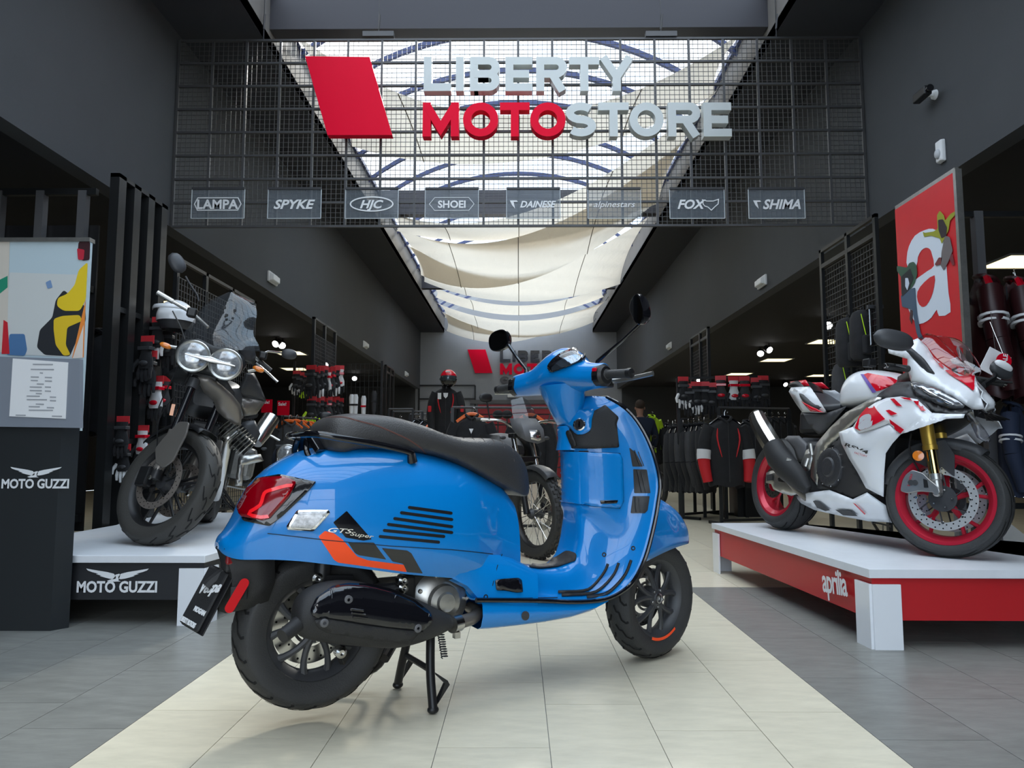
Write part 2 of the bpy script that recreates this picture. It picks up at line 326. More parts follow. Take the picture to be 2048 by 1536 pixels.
# arched roof ribs and their glazing
blue=mat('blue_steel_rib',S3(66,76,116),.45); za=6.31
def vault(t,dz=0): # t -1..1
    r=(WI**2+(za-ZG)**2)/(2*(za-ZG)); x=t*WI; return (x,za-r+math.sqrt(r*r-x*x)+dz)
RF=struct(M().bar((-WI,YB,ZG+.03),(-WI,YE,ZG+.03),.08,.06).bar((WI,YB,ZG+.03),(WI,YE,ZG+.03),.08,.06).build('window_skylight',blue,smooth=False))
y=8.02-.97*14
pane=glassy('roof_glazing',(.95,.98,1.0),.02,.3); n_=20
while y<YE-.1:
    m=M(); rg=[]
    for k in range(n_+1):
        x,z=vault(-1+2*k/n_); x2,z2=vault(-1+2*k/n_,-.07); rg.append([(x,y-.025,z),(x,y+.025,z),(x2,y+.025,z2),(x2,y-.025,z2)])
    m.loft(rg).build('roof_rib',blue,RF,smooth=False)
    y2=min(y+.97,YE); m=M().loft([[(*[vault(-1+2*k/12)[0]],yy,vault(-1+2*k/12,.02)[1]) for yy in(y+.01,y2-.01)] for k in range(13)],closed=False)
    m.build('roof_pane',pane,RF); y+=.97
# shade sails
sailm=fabric('cream_sail_cloth',S3(226,217,202),.42)
sl=[((-2.4,7.4,4.45),(-2.4,10.2,4.4),(2.42,7.35,4.45),(2.42,8.7,4.4),.85,.62,'cream shade sail nearest the hanging sign, highest behind its letters'),
 ((-2.4,13.1,4.4),(-2.4,14.1,4.35),(2.42,8.6,4.4),(2.42,12.4,4.3),.72,.45,'cream shade sail twisting down from the right behind the brand plates'),
 ((-2.42,14.2,4.45),(-2.42,17.9,4.4),(2.42,9.9,4.45),(2.42,12.6,4.4),.75,.9,'large cream shade sail hanging just below the mesh sign'),
 ((-2.4,15.4,4.45),(-2.4,18.4,4.35),(2.42,13.2,4.35),(2.42,17.2,4.0),.7,.55,'cream shade sail behind and right of the largest one'),
 ((-2.4,19.4,4.5),(-2.4,21.0,4.5),(2.42,19.3,4.5),(2.42,20.5,4.4),.55,.55,'narrow cream shade sail just beyond the far cross beam'),
 ((-2.4,21.3,4.4),(-2.4,23.6,4.4),(2.42,20.1,4.2),(2.42,23.4,4.2),.5,.62,'low cream shade sail above the end wall sign'),
 ((-2.4,22.6,4.4),(-2.4,24.2,4.05),(1.6,22.9,4.3),(1.6,24.2,4.3),.5,.55,'last cream shade sail tight against the end wall, lowest on the left')]
for a,b,c,d,s1,s2,lb in sl:
    a,b,c,d=[Vector(q)+Vector((0,0,H)) for q in(a,b,c,d)]; n1,n2=26,12; G=[]
    for i in range(n1+1):
        s=i/n1; row=[]
        for j in range(n2+1):
            t=j/n2; tt=.5+(t-.5)*(1-.35*4*s*(1-s)*0.5-.12*4*t*(1-t)*0)
            p=(a*(1-s)+c*s)*(1-tt)+(b*(1-s)+d*s)*tt; sg=s1*(1-t)+s2*t
            p.z-=sg*4*s*(1-s)-.10*4*t*(1-t)*0; p.x+= (.12*4*t*(1-t))*((1 if s<.5 else -1)*(abs(1-2*s)**3)); row.append(p)
        G.append(row)
    o=M().loft(G,closed=False).build('shade_sail',sailm); tag(o,lb,'shade sail','cream shade sails under the skylight')
    for k in(6,13,20): M().tube([p-Vector((0,0,.012)) for p in G[k]],.007,4).build('seam',mat('seam_tape',S3(128,118,104),.8),o)
    for q,e in((a,-1),(b,-1),(c,1),(d,1)): M().tube([q,q+Vector((e*(WI-abs(q.x)),0,.12))],.008,5).build('rope','dgrey',o)
# ceiling light panels and their light
panelm=mat('lit_panel',(1,.86,.50),.5,emit=1.6)
fr_=mat('panel_frame',(.25,.25,.25),.5)
def panel(x,y,lb,on=True):
    t=thing('ceiling_light',lb,'ceiling light',(x,y,ZF+.06),group='recessed square ceiling lights')
    M().box((-.3,-.3,-.012),(.3,.3,-.002)).build('diffuser',panelm,t,smooth=False)
    m=M()
    for q in(-1,1): m.box((q*.31-.012,-.32,-.02),(q*.31+.012,.32,0)).box((-.3,q*.31-.012,-.02),(.3,q*.31+.012,0))
    m.build('frame',fr_,t,smooth=False)
    a=bpy.data.lights.new('panel_light','AREA'); a.size=.55; a.energy=6; a.color=(1,.9,.72); l_=bpy.data.objects.new('panel_light',a); COL.objects.link(l_); l_.parent=t; l_.location=(0,0,-.03)
for i,(u,v) in enumerate(((2040,523),(1655,683),(1552,720),(1640,751),(1478,748))):
    p=at(u,v,2,ZF+.05); panel(p.x,p.y,['lit ceiling panel at the right edge of the photo beside the red poster','lit ceiling panel left of the hanging backpacks','lit ceiling panel below the twin spotlights on the right','small distant lit ceiling panel beside the grey backpack','most distant lit ceiling panel of the right aisle'][i])
for i,(u,v) in enumerate(((322,609),(580,706),(590,738))):
    p=at(u,v,2,ZF+.05); panel(p.x,p.y,['lit ceiling panel behind the left lattice and black bike mirror','lit ceiling panel behind the black bike small round mirror','small distant lit ceiling panel of the left aisle'][i])
# spotlights
def spot(u,v,d,lb,tilt=.5,rr=.055):
    p=at(u,v,2,2.93); rr*=1.35; t=thing('spotlight',lb,'spotlight',(p.x,p.y,p.z),group='white ceiling spotlights')
    ax=Vector((0,-.75,-.65)) if True else 0; ax=Vector((tilt*.5,-.8,-.5)).normalized()
    M().lathe([(rr*.55,-.13),(rr*.8,-.12),(rr,0),(rr*.93,.004)],(0,0,0),ax,16).build('lamp_housing','black',t)
    M().lathe([(rr*.9,.0),(rr*.9,.006)],(0,0,0),ax,16).build('lamp_face',mat('lit_spot',(1,1,1),.5,emit=6),t)
    M().bar((0,0,0),(0,0.03,ZF+.06-p.z),.015).build('stem','black',t)
for a_ in((1521,707,11.5,'left one of the twin spotlights above the glove racks on the right',-.5),(1539,700,11.5,'right one of the twin spotlights above the glove racks on the right',.6),(1656,651,9.5,'single bright spotlight left of the hanging backpacks',-.5),(1397,760,14,'small spotlight above the row of dark jackets',.3),(1357,773,16,'most distant spotlight above the dark jackets on the right',.3),(1571,769,12,'spotlight just behind the white sport bike tail',.3),
          (551,688,11.5,'left one of the twin spotlights above the left aisle',-.5),(564,691,11.5,'right one of the twin spotlights above the left aisle',.5),(651,730,12.5,'spotlight glowing in front of the left glove lattice',.3),(709,757,15.5,'lone spotlight right of the left glove lattice',.4)):
    spot(a_[0],a_[1],a_[2],a_[3],a_[4])
# emergency lights on the fascias
def emer(u,v,sd_,lb):
    p=at(u,v,0,sd_*W); t=thing('emergency_light',lb,'emergency light',(p.x,p.y,p.z),group='white emergency lights on the fascias')
    s=-sd_
    M().box((0,-.17,-.07),(s*.03,.17,.07)).build('back_box','whitem',t,smooth=False,bevel=.008)
    M().loft([[(s*.03,-.15,-.055),(s*.03,.15,-.055),(s*.03,.15,.055),(s*.03,-.15,.055)],[(s*.075,-.13,-.045),(s*.075,.13,-.045),(s*.075,.13,.03),(s*.075,-.13,.03)]],caps=True).build('diffuser',mat('frosted_cover',(.75,.77,.78),.3),t,smooth=False,bevel=.01)
emer(543,557,-1,'nearest white emergency light on the left fascia'); emer(729,690,-1,'middle white emergency light on the left fascia'); emer(811,748,-1,'farthest small white emergency light on the left fascia')
emer(1526,564,1,'nearest white emergency light on the right fascia'); emer(1341,692,1,'farthest small white emergency light on the right fascia')
# motion sensor and camera on the right fascia
p=at(1886,303,0,W); t=thing('motion_sensor','white motion sensor on the right fascia above the red poster','sensor',(p.x,p.y,p.z))
M().loft([[(0,-.045,-.09),(0,.045,-.09),(0,.045,.09),(0,-.045,.09)],[(-.04,-.04,-.08),(-.04,.04,-.08),(-.04,.04,.085),(-.04,-.04,.085)]],caps=True).build('sensor_body','whitem',t,smooth=False,bevel=.012)
M().ball((-.045,0,-.02),.032,sc=(.6,1,1.2)).build('lens',mat('sensor_lens',(.5,.52,.55),.3),t)
p=at(1868,192,0,W); t=thing('security_camera','dark security camera with white bracket, top right fascia','camera',(p.x,p.y,p.z))
M().box((-.13,-.10,-.03),(-.07,.08,.04)).build('camera_body','black',t,smooth=False,bevel=.008)
M().lathe([(.026,0),(.028,.03)],(-.10,-.10,.005),(0,-1,0),14).build('lens_tube','gloss',t)
M().lathe([(.04,0),(.035,.02)],(0,-.02,0),(-1,0,0),16).bar((-.02,-.02,0),(-.10,0,0),.02).build('bracket','whitem',t)
# =================== TOOLS FOR THE VEHICLES ===================
from mathutils.bvhtree import BVHTree
import bmesh
class Fr:
    """a vehicle's own frame: x forward, y left, z up (leaning rho to its left); S/Q give the point of a plane y=const / x=const seen at a photo pixel"""
    def __init__(s,o,th,rho=0):
        l0=Vector((-math.sin(th),math.cos(th),0)); k=Vector((0,0,1)); D=Vector((math.cos(th),math.sin(th),0)); U=k*math.cos(rho)+l0*math.sin(rho); Lv=l0*math.cos(rho)-k*math.sin(rho)
        s.mx=Matrix(((D.x,Lv.x,U.x,o[0]),(D.y,Lv.y,U.y,o[1]),(D.z,Lv.z,U.z,o[2]),(0,0,0,1))); s.inv=s.mx.inverted(); s.c=s.inv@Vector(CP); s.r3=s.inv.to_3x3()
    def rl(s,u,v): return s.c.copy(),(s.r3@Vector(ray(u,v))).normalized()
    def pl(s,u,v,ax,val): d=s.rl(u,v)[1]; return s.c+d*((val-s.c[ax])/d[ax])
    def S(s,u,v,y): return s.pl(u,v,1,y)
    def Q(s,u,v,x): return s.pl(u,v,0,x)
    def Z(s,u,v,z): return s.pl(u,v,2,z)
def bvh_of(*objs):
    vs=[];fs=[];dg=bpy.context.evaluated_depsgraph_get()
    for o in objs:
        e=o.evaluated_get(dg); me=e.to_mesh(); b=len(vs); vs+=[v.co.copy() for v in me.vertices]; fs+=[[b+i for i in p.vertices] for p in me.polygons]; e.to_mesh_clear()
    return BVHTree.FromPolygons(vs,fs)
def zc(pts,reg,sc): return [(reg[0]+p[0]/sc,reg[1]+p[1]/sc) for p in pts]
def decal(name,poly,fr,bvh,m,parent,off=.0015,th=0,seg=14,label=None,bevel=0,smooth=True):
    """conformal patch (sticker, panel or lens) laid on a curved panel"""
    bm=bmesh.new(); vv=[bm.verts.new((p[0],p[1],0)) for p in poly]; bm.faces.new(vv); bmesh.ops.triangulate(bm,faces=bm.faces)
    for _ in range(6):
        e=[x for x in bm.edges if x.calc_length()>seg]
        if not e: break
        bmesh.ops.subdivide_edges(bm,edges=e,cuts=1); bmesh.ops.triangulate(bm,faces=bm.faces)
    bm.verts.index_update(); last=None; P=[];Nn=[]
    for v in bm.verts:
        o,d=fr.rl(v.co.x,v.co.y); h=bvh.ray_cast(o,d)
        if h[0] is None: P.append(None);Nn.append(None)
        else:
            n=h[1]; n=-n if n.dot(d)>0 else n; P.append(h[0]);Nn.append(n)
    vs=[v.co.copy() for v in bm.verts]
    fs=[[v.index for v in f.verts] for f in bm.faces]; bm.free()
    # smooth the normals a little by averaging over the neighbours
    acc=[Vector() if n is None else n.copy() for n in Nn]
    for f in fs:
        for i in f:
            for j in f:
                if i!=j and Nn[j] is not None: acc[i]+=Nn[j]
    m_=M(); keep={}; vo=[]
    for i,p in enumerate(P):
        if p is not None: keep[i]=len(vo); vo.append(p+acc[i].normalized()*(off+th))
    fk=[tuple(keep[i] for i in f) for f in fs if all(i in keep for i in f)]
    n0=len(vo); m_.add(vo,fk)
    if th:
        m_.add([m_.v[i] for i in range(0)],[]); 
    o=m_.build(name,m,parent,smooth=False,label=label)
    if smooth: o.data.shade_smooth()
    if th: q=o.modifiers.new('thick','SOLIDIFY'); q.thickness=th; q.offset=0
    return o
def rpoly(pts,r=3,n=4):   # round the corners of a 2D polygon
    out=[];m=len(pts)
    for i in range(m):
        a=Vector(pts[i-1][:2]);b=Vector(pts[i][:2]);c=Vector(pts[(i+1)%m][:2]); d1=(a-b);d2=(c-b); k=min(r,d1.length*.45,d2.length*.45)
        p=b+d1.normalized()*k;q=b+d2.normalized()*k
        for j in range(n+1): t=j/n; out.append(tuple((p*(1-t)**2+b*2*t*(1-t)+q*t*t)))
    return out
def slot(p,q,w,n=4):      # capsule polygon between two pixel points
    p=Vector(p);q=Vector(q);d=(q-p).normalized();nn=Vector((-d.y,d.x));o=[]
    for c,a0 in((q,-90),(p,90)):
        for k in range(n+1): a=R(a0+180*k/n); o.append(tuple(c+d*(math.cos(a)*w/2)+nn*(math.sin(a)*w/2)))
    return o
def tyre(parent,mx,Rt,hw,Rr,name='wheel',groove=None,ng=20,m='rub',label=None,flat=1.0):
    """road tyre; mx: x forward, y along the axle, z up, origin at the wheel centre"""
    pr=[(Rr-.004,-hw*.72),(Rr+.006,-hw*.80),(Rr+(Rt-Rr)*.35,-hw*.97),(Rr+(Rt-Rr)*.6,-hw),(Rt-hw*.38*flat,-hw*.92),(Rt-hw*.20*flat,-hw*.72),(Rt-hw*.05*flat,-hw*.38),(Rt,0)]
    pr=pr+[(a,-b) for a,b in pr[-2::-1]]; pr=[(a,b) for a,b,*_ in spl(pr,3)]
    o=M().ring(pr,(0,0,0),(0,1,0),64,(1,0,0)).xf(mx).build(name,m,parent,ang=60,label=label)
    if groove:
        g=M()
        hp=sorted((b,a) for a,b in pr if a>Rr+(Rt-Rr)*.5); yy_=[q[0] for q in hp]; rr__=[q[1] for q in hp]
        def surf(t,a):
            y=t*hw*.93; r=float(np.interp(y,yy_,rr__))+.0008
            return Vector((math.cos(a)*r,y,math.sin(a)*r))
        for i in range(ng):
            for sgn in(-1,1):
                pts=groove; a0=2*PI*(i+(.5 if sgn>0 else 0))/ng
                w_=.0046
                P=[(p[0]*sgn,a0+p[1]*2*PI/ng) for p in pts]
                pp=[P[0]]; 
                for q0,q1 in zip(P,P[1:]):
                    for k in(1,2,3): pp.append((q0[0]+(q1[0]-q0[0])*k/3,q0[1]+(q1[1]-q0[1])*k/3))
                c=[surf(*q) for q in pp]; vs=[]
                for j,q in enumerate(c):
                    d=(c[min(j+1,len(c)-1)]-c[max(j-1,0)]).normalized(); nrm=Vector((q.x,q.y*.6,q.z)).normalized(); s_=d.cross(nrm).normalized()*w_; vs+=[q+s_+nrm*.0006,q-s_+nrm*.0006]
                g.add(vs,[(2*j,2*j+1,2*j+3,2*j+2) for j in range(len(c)-1)])
        g.xf(mx).build('tread_groove',mat('groove_black',(.004,.004,.004),.8),o,smooth=False)
    return o
def rim(parent,mx,Rr,hw,m,lip=.018,name='rim',label=None):
    pr=[(Rr+.012,-hw),(Rr+.012,-hw+.006),(Rr-.004,-hw+.009),(Rr-lip,-hw+.02),(Rr-lip*1.3,0),(Rr-lip,hw-.02),(Rr-.004,hw-.009),(Rr+.012,hw-.006),(Rr+.012,hw),(Rr-.004,hw-.001),(Rr-.010,hw-.006),(Rr-lip-.008,hw-.025),(Rr-lip*1.3-.008,0),(Rr-lip-.008,-hw+.025),(Rr-.010,-hw+.006),(Rr-.004,-hw+.001)]
    return M().ring(pr,(0,0,0),(0,1,0),64,(1,0,0)).xf(mx).build(name,m,parent,ang=30,label=label)
def disc(parent,mx,r0,r1,y,m,holes=0,rows=2,n=56,name='brake_disc',wav=0,off=0,th=.005):
    vs=[];k_=48*2
    d=M(); 
    pr=[(r0,y-th/2),(r1,y-th/2),(r1,y+th/2),(r0,y+th/2)]
    d.ring(pr,(0,0,0),(0,1,0),72,(1,0,0)); o=d.xf(mx).build(name,m,parent,smooth=False)
    if holes:
        h=M()
        for i in range(holes):
            for j in range(rows):
                a=2*PI*(i+j/rows)/holes; rr=r0+(r1-r0)*(.28+.45*j/max(rows-1,1)) if rows>1 else (r0+r1)/2
                for sg in(-1,1): h.lathe([(.0001,0),(.0038,0)],(math.cos(a)*rr,y+sg*(th/2+.0006),math.sin(a)*rr),(0,sg,0),8)
        h.xf(mx).build('disc_hole',mat('hole_black',(.003,.003,.003),.9),o,smooth=False)
    return o
def bolt(m_,c,ax,r=.006,h=.004): m_.lathe([(r,0),(r,h*.7),(r*.8,h),(r*.45,h),(r*.4,h*.4),(.0001,h*.4)],c,ax,10)
def ell(c,a,b,n=20,ph=0): # ring in plane spanned by vectors a,b
    return [Vector(c)+Vector(a)*math.cos(2*PI*k/n+ph)+Vector(b)*math.sin(2*PI*k/n+ph) for k in range(n)]
def hull_loft(m_,st,n=8,sub=3,mirror=True,caps=True):
    """st: list of (x,[(y,z)...] half section bottom edge -> top centre); mirrored in y"""
    rings=[]
    for x,h in st:
        h=[(p[0],p[1]) for p in spl(h,sub)]; full=[(-a,b) for a,b in h]+[(a,b) for a,b in h[-2::-1]]
        rings.append([Vector((x,a,b)) for a,b in full])
    return rings
# =================== BLUE SCOOTER ===================
SF=Fr((-.679,2.494,0),R(31.34)); S=SF.S
scooter=thing('scooter','glossy blue motor scooter with black seat and orange stripe decal, on its centre stand','scooter',mx=SF.mx)
Z1=lambda *p: zc(p,(360,800),2.4); Z2=lambda *p: zc(p,(860,780),2.743); Z3=lambda *p: zc(p,(940,560),4.5175); Z9=lambda *p: zc(p,(440,1080),4.267)
# --- rear body shell
st=[]
for x,zb,zt,w,b in ((-.312,.574,.592,.040,.8),(-.303,.562,.610,.070,.9),(-.285,.553,.628,.096,.95),(-.26,.548,.672,.116,.96),(-.225,.547,.752,.133,.97),(-.17,.545,.815,.150,.97),(-.10,.538,.86,.168,.97),(-.03,.527,.885,.188,.96),(.08,.507,.905,.210,.93),(.20,.483,.905,.222,.90),(.32,.462,.89,.224,.88),(.42,.445,.865,.215,.86),(.50,.425,.84,.196,.86),(.57,.40,.81,.168,.88),(.63,.375,.785,.140,.9),(.69,.36,.75,.122,.95),(.735,.355,.70,.112,1)):
    h=zt-zb; st.append((x,[(w*b,zb),(w*.99,zb+.16*h),(w,zb+.36*h),(w*.97,zb+.56*h),(w*.86,zb+.76*h),(w*.62,zb+.92*h),(w*.32,zb+.985*h),(0,zt)]))
ss=spl([[x]+[c for p in h for c in p] for x,h in st],3); st=[(s[0],[(s[1+2*i],s[2+2*i]) for i in range(8)]) for s in ss]
rg=hull_loft(None,st); body=M().loft(rg,closed=False).add(rg[0],[tuple(range(len(rg[0])))]).add(rg[-1],[tuple(range(len(rg[-1])))]).build('rear_body','blue',scooter,ang=50)
bvB=bvh_of(body)
M().loft([[p+Vector((0,0,.0)) for p in (r_[0],r_[1],r_[-2],r_[-1])] for r_ in rg],closed=False).build('wheel_arch_liner','black',scooter) if False else None
m=M()
for a,b in zip(rg,rg[1:]): m.add([a[0]+Vector((0,.004,.004)),b[0]+Vector((0,.004,.004)),b[-1]+Vector((0,-.004,.004)),a[-1]+Vector((0,-.004,.004))],[(0,1,2,3)])
m.build('underbody','black',scooter,smooth=False)
# --- floor board and leg shield: ribs edge -> centre
RB=[[(.50,.20,.367),(.50,.155,.362),(.50,.12,.385),(.50,.10,.44),(.50,.06,.46),(.50,0,.462)],
[(.75,.20,.340),(.75,.155,.336),(.75,.115,.36),(.75,.10,.42),(.75,.06,.44),(.75,0,.442)],
[(.92,.20,.318),(.92,.155,.316),(.93,.115,.335),(.93,.09,.395),(.935,.05,.415),(.935,0,.418)],
[(1.05,.205,.315),(1.04,.155,.315),(1.03,.115,.35),(1.01,.08,.43),(1.01,.05,.45),(1.01,0,.455)],
[(1.13,.212,.338),(1.11,.16,.348),(1.085,.12,.40),(1.045,.08,.49),(1.04,.05,.51),(1.04,0,.515)],
[(1.185,.22,.378),(1.16,.165,.40),(1.125,.12,.46),(1.065,.08,.56),(1.05,.05,.58),(1.05,0,.585)],
[(1.236,.228,.46),(1.205,.17,.48),(1.165,.13,.53),(1.085,.09,.61),(1.05,.05,.625),(1.045,0,.63)],
[(1.275,.233,.57),(1.24,.18,.58),(1.185,.145,.60),(1.09,.11,.645),(1.045,.06,.655),(1.035,0,.66)],
[(1.300,.236,.67),(1.262,.188,.675),(1.20,.15,.675),(1.11,.12,.675),(1.05,.065,.675),(1.035,0,.675)],
[(1.314,.234,.76),(1.275,.188,.76),(1.20,.15,.76),(1.11,.12,.76),(1.05,.065,.76),(1.035,0,.76)],
[(1.286,.224,.88),(1.25,.182,.88),(1.18,.147,.88),(1.10,.117,.88),(1.045,.065,.88),(1.03,0,.88)],
[(1.245,.20,.98),(1.215,.168,.98),(1.16,.137,.98),(1.09,.108,.98),(1.045,.062,.98),(1.03,0,.98)],
[(1.20,.165,1.05),(1.175,.143,1.05),(1.135,.115,1.05),(1.09,.085,1.05),(1.06,.05,1.05),(1.05,0,1.05)],
[(1.155,.105,1.095),(1.14,.09,1.098),(1.12,.07,1.10),(1.10,.055,1.10),(1.085,.03,1.10),(1.08,0,1.10)]]
rr=[]
for r_ in RB:
    h=spl(r_,4); rr.append([c for p in h for c in p])
rr=spl(rr,4); ribs=[]
for r_ in rr:
    h=[Vector(r_[3*i:3*i+3]) for i in range(len(r_)//3)]; ribs.append([Vector((p.x,-p.y,p.z)) for p in h]+[p for p in h[-2::-1]])
shield=M().loft(ribs,closed=False).build('leg_shield','blue',scooter,ang=60,solid=.006,off=-1)
bvS=bvh_of(shield)
# outer skin in front of the shield
m=M(); out=[]
for r_ in ribs[14:]:
    e=r_[-1]; k=min(1,max(0,(e.z-.34)/.15)); out.append([Vector((e.x+.002,-e.y,e.z)),Vector((e.x+.045*k,-e.y*.7,e.z-.01)),Vector((e.x+.085*k,-e.y*.25,e.z-.01)),Vector((e.x+.095*k,0,e.z-.01)),Vector((e.x+.085*k,e.y*.25,e.z-.01)),Vector((e.x+.045*k,e.y*.7,e.z-.01)),Vector((e.x+.002,e.y,e.z))])
m.loft(out,closed=False).build('front_panel','blue',scooter,ang=60)
# rim trim along the shield edge (black, glossy)
ed=[r_[0] for r_ in ribs]; tr=[p+Vector((0,-.003,0)) for p in ed]+[Vector((p.x,-p.y+.003,p.z)) for p in ed[::-1]]
M().tube(tr,.0085,8).build('edge_trim','gloss',scooter)
# side sill under the trim
for sg in(-1,1):
    m=M(); rows=[]
    for u,vt,vb in ((964,1204,1262),(985,1206,1261),(1040,1208,1255),(1100,1210,1247),(1150,1209,1238),(1190,1204,1226),(1215,1192,1212)):
        a=S(u,vt,-.2); b=S(u,vb,-.2); c=(a+b)/2
        rows.append([Vector((a.x,a.y+.012,a.z+.008)),Vector((a.x,-.204,a.z-.012)),Vector((c.x,-.206,c.z)),Vector((b.x,-.192,b.z+.012)),Vector((b.x,-.17,b.z)),Vector((b.x,-.04,b.z+.004)),Vector((b.x,-.0,b.z+.004))])
    if sg>0: rows=[[Vector((p.x,-p.y,p.z)) for p in r_] for r_ in rows]
    sill=m.loft(rows,closed=False).build('side_sill','blue',scooter,ang=60)
    if sg<0: bvL=bvh_of(sill)
# body piece joining cowl to the sill (side of the seat base)
m=M(); rows=[]
for (u,v,y) in ((0,0,0),):
    pass
q=[[(905,1098,-.19),(905,1157,-.185)],[(935,1102,-.18),(935,1172,-.185)],[(962,1106,-.172),(964,1205,-.19)],[(1000,1115,-.165),(1000,1207,-.195)],[(1035,1128,-.16),(1040,1208,-.2)],[(1075,1150,-.165),(1075,1209,-.2)]]
for a,b in q:
    a=S(*a);b=S(*b); rows.append([Vector((a.x,a.y+.05,a.z+.02)),a,Vector(((a.x+b.x)/2,(a.y+b.y)/2-.006,(a.z+b.z)/2)),b,b+Vector((0,.03,-.01))])
jo=m.loft(rows,closed=False).build('lower_side_panel','blue',scooter,ang=60); bvJ=bvh_of(jo,body,shield)
m=M().loft([[Vector((p.x,-p.y,p.z)) for p in r_] for r_ in rows],closed=False).build('lower_side_panel','blue',scooter,ang=60)
bvA=bvh_of(body,shield,jo,sill)
# decals and openings on the shield
def dS(name,pts,m,off=.002,th=0,seg=12,bv=None,**k): return decal(name,pts,SF,bv or bvS,m,scooter,off,th,seg,**k)
blk=mat('textured_black_plastic',(.018,.018,.019),.5,bump=.3,bscale=500)
dS('inner_shield_panel',rpoly(Z2((672,190),(720,138),(740,210),(780,240),(880,235),(895,160),(880,130),(960,85),(1035,150),(1022,185),(1035,315),(900,322),(680,318)),4),blk,.004,.004)
dS('glovebox_door',rpoly(Z2((686,336),(900,342),(1040,348),(1054,380),(1060,610),(1040,648),(900,640),(690,606)),5),'blue',.004,.004)
g_=mat('gap_line',(.005,.012,.02),.6)
def line(pts,w,bv,m=g_,off=.0015,name='panel_gap',th=0):
    o=[];P=[Vector(p) for p in pts]
    for s_ in(1,-1):
        seq=range(len(P)) if s_>0 else range(len(P)-1,-1,-1)
        for i in seq:
            d=(P[min(i+1,len(P)-1)]-P[max(i-1,0)]).normalized(); o.append(tuple(P[i]+Vector((-d.y,d.x))*w/2*s_))
    return decal(name,o,SF,bv,m,scooter,off,th,30)
gd=Z2((686,336),(900,342),(1040,348),(1054,380),(1060,610),(1040,648),(900,640),(690,606))
line(gd+[gd[0]],1.6,bvS,off=.0062)
line(Z2((690,336),(870,336)),2,bvS)
for P in (((1093,316),(1130,345),(1168,420),(1110,420)),((1114,434),(1190,436),(1210,566),(1120,566)),((1112,582),(1206,582),(1195,660),(1180,676),(1100,676))):
    dS('air_vent',rpoly(Z2(*P),2),'black',.002)
for k in range(3):
    a,b,c=[((1120,330),(1150,415),0),((1135,440),(1160,562),0),((1125,586),(1130,670),0)][k]
    for j in range(2): dS('vent_fin',slot(*Z2((a[0]+22*j,a[1]+8*j),(b[0]+22*j,b[1]-2)),1.6),'dgrey',.006,.006)
for P in (((975,955),(955,1000),(900,1070),(840,1105),(700,1110)),((1035,950),(1010,1010),(950,1080),(880,1120),(720,1128)),((1105,935),(1075,1010),(1020,1080),(960,1125),(860,1140))):
    pts=Z2(*P); pp=spl(pts,3)
    o=line(pp,5.2,bvS,mat('floor_strip_rubber',(.012,.012,.012),.6),.002,'foot_strip',.003)
dS('glovebox_lock',slot(*Z2((775,235),(800,300)),10),blk,.009,.006)
dS('shield_badge',rpoly(Z2((932,605),(1025,603),(1020,620),(935,624)),1),'gloss',.0075,.003,label='small red and black model badge on the glovebox')
def surf_text(txt,u0,v0,u1,v1,size_px,fr,bv,parent,m,off=.004,shear=.2,offset=0,ext=.0012,sx=None,nm='lettering'):
    """flat lettering laid on the panel between two pixels of its baseline"""
    hs=[]
    for u,v in((u0,v0),(u1,v1),((u0+u1)/2,(v0+v1)/2-size_px)):
        o,d=fr.rl(u,v); h=bv.ray_cast(o,d)
        if h[0] is None: return None
        n=h[1]; n=-n if n.dot(d)>0 else n; hs.append(h[0]+n*off)
    x=hs[1]-hs[0]; y=hs[2]-(hs[0]+hs[1])/2; F_=frame(hs[0],x,y); m_=text_mesh(txt,1,0,Matrix(),offset,shear)
    xs=[v[0] for v in m_.v]; ys=[v[1] for v in m_.v]; sx_=x.length/(max(xs)-min(xs)); sy_=y.length/(max(ys)-min(0,min(ys))); 
    m_.v=[(v[0]*sx_,v[1]*sy_,v[2]) for v in m_.v]; m_.xf(F_); return m_.build(nm,m,parent,smooth=False)
surf_text('S',*Z2((936,622),(958,622))[0],*Z2((936,622),(958,622))[1],6,SF,bvS,scooter,'orange',.011)
surf_text('310',*Z2((964,621),(1018,620))[0],*Z2((964,621),(1018,620))[1],5.5,SF,bvS,scooter,'steel',.011)
for p in Z2((1115,868),(955,903),(305,1135)): 
    o,d=SF.rl(*p); h=bvA.ray_cast(o,d)
    if h[0] is not None: 
        m=M(); n=h[1]; n=-n if n.dot(d)>0 else n; m.lathe([(.009,-.001),(.009,.002),(.005,.002),(.004,-.001),(.0001,-.001)],h[0],n,12); m.build('screw','black',scooter)
# key switch on its blue boss
boss=dS('key_boss',rpoly(Z2((722,120),(905,110),(890,160),(885,220),(850,245),(810,245),(770,200),(745,190)),10,6),'blue',.008,.006)
p,d=SF.rl(*Z2((826,192))[0]); h=bvS.ray_cast(p,d); c=h[0]; n=Vector((-.8,-.6,.12)).normalized(); c=c+n*.014
M().lathe([(.026,-.02),(.026,.004),(.021,.007),(.020,.002)],c,n,24).build('key_ring','chrome',scooter)
kb=M().lathe([(.020,-.01),(.020,.003),(.0001,.004)],c,n,20).build('key_switch','black',scooter); M().cb(c+n*.006,(.004,.007,.024)).build('key_slot','gloss',kb,smooth=False)
# tunnel mat
dS('floor_mat',rpoly(Z2((505,940),(600,945),(690,925),(755,882),(810,900),(800,940),(700,975),(600,985),(540,975)),6),blk,.003,.003)
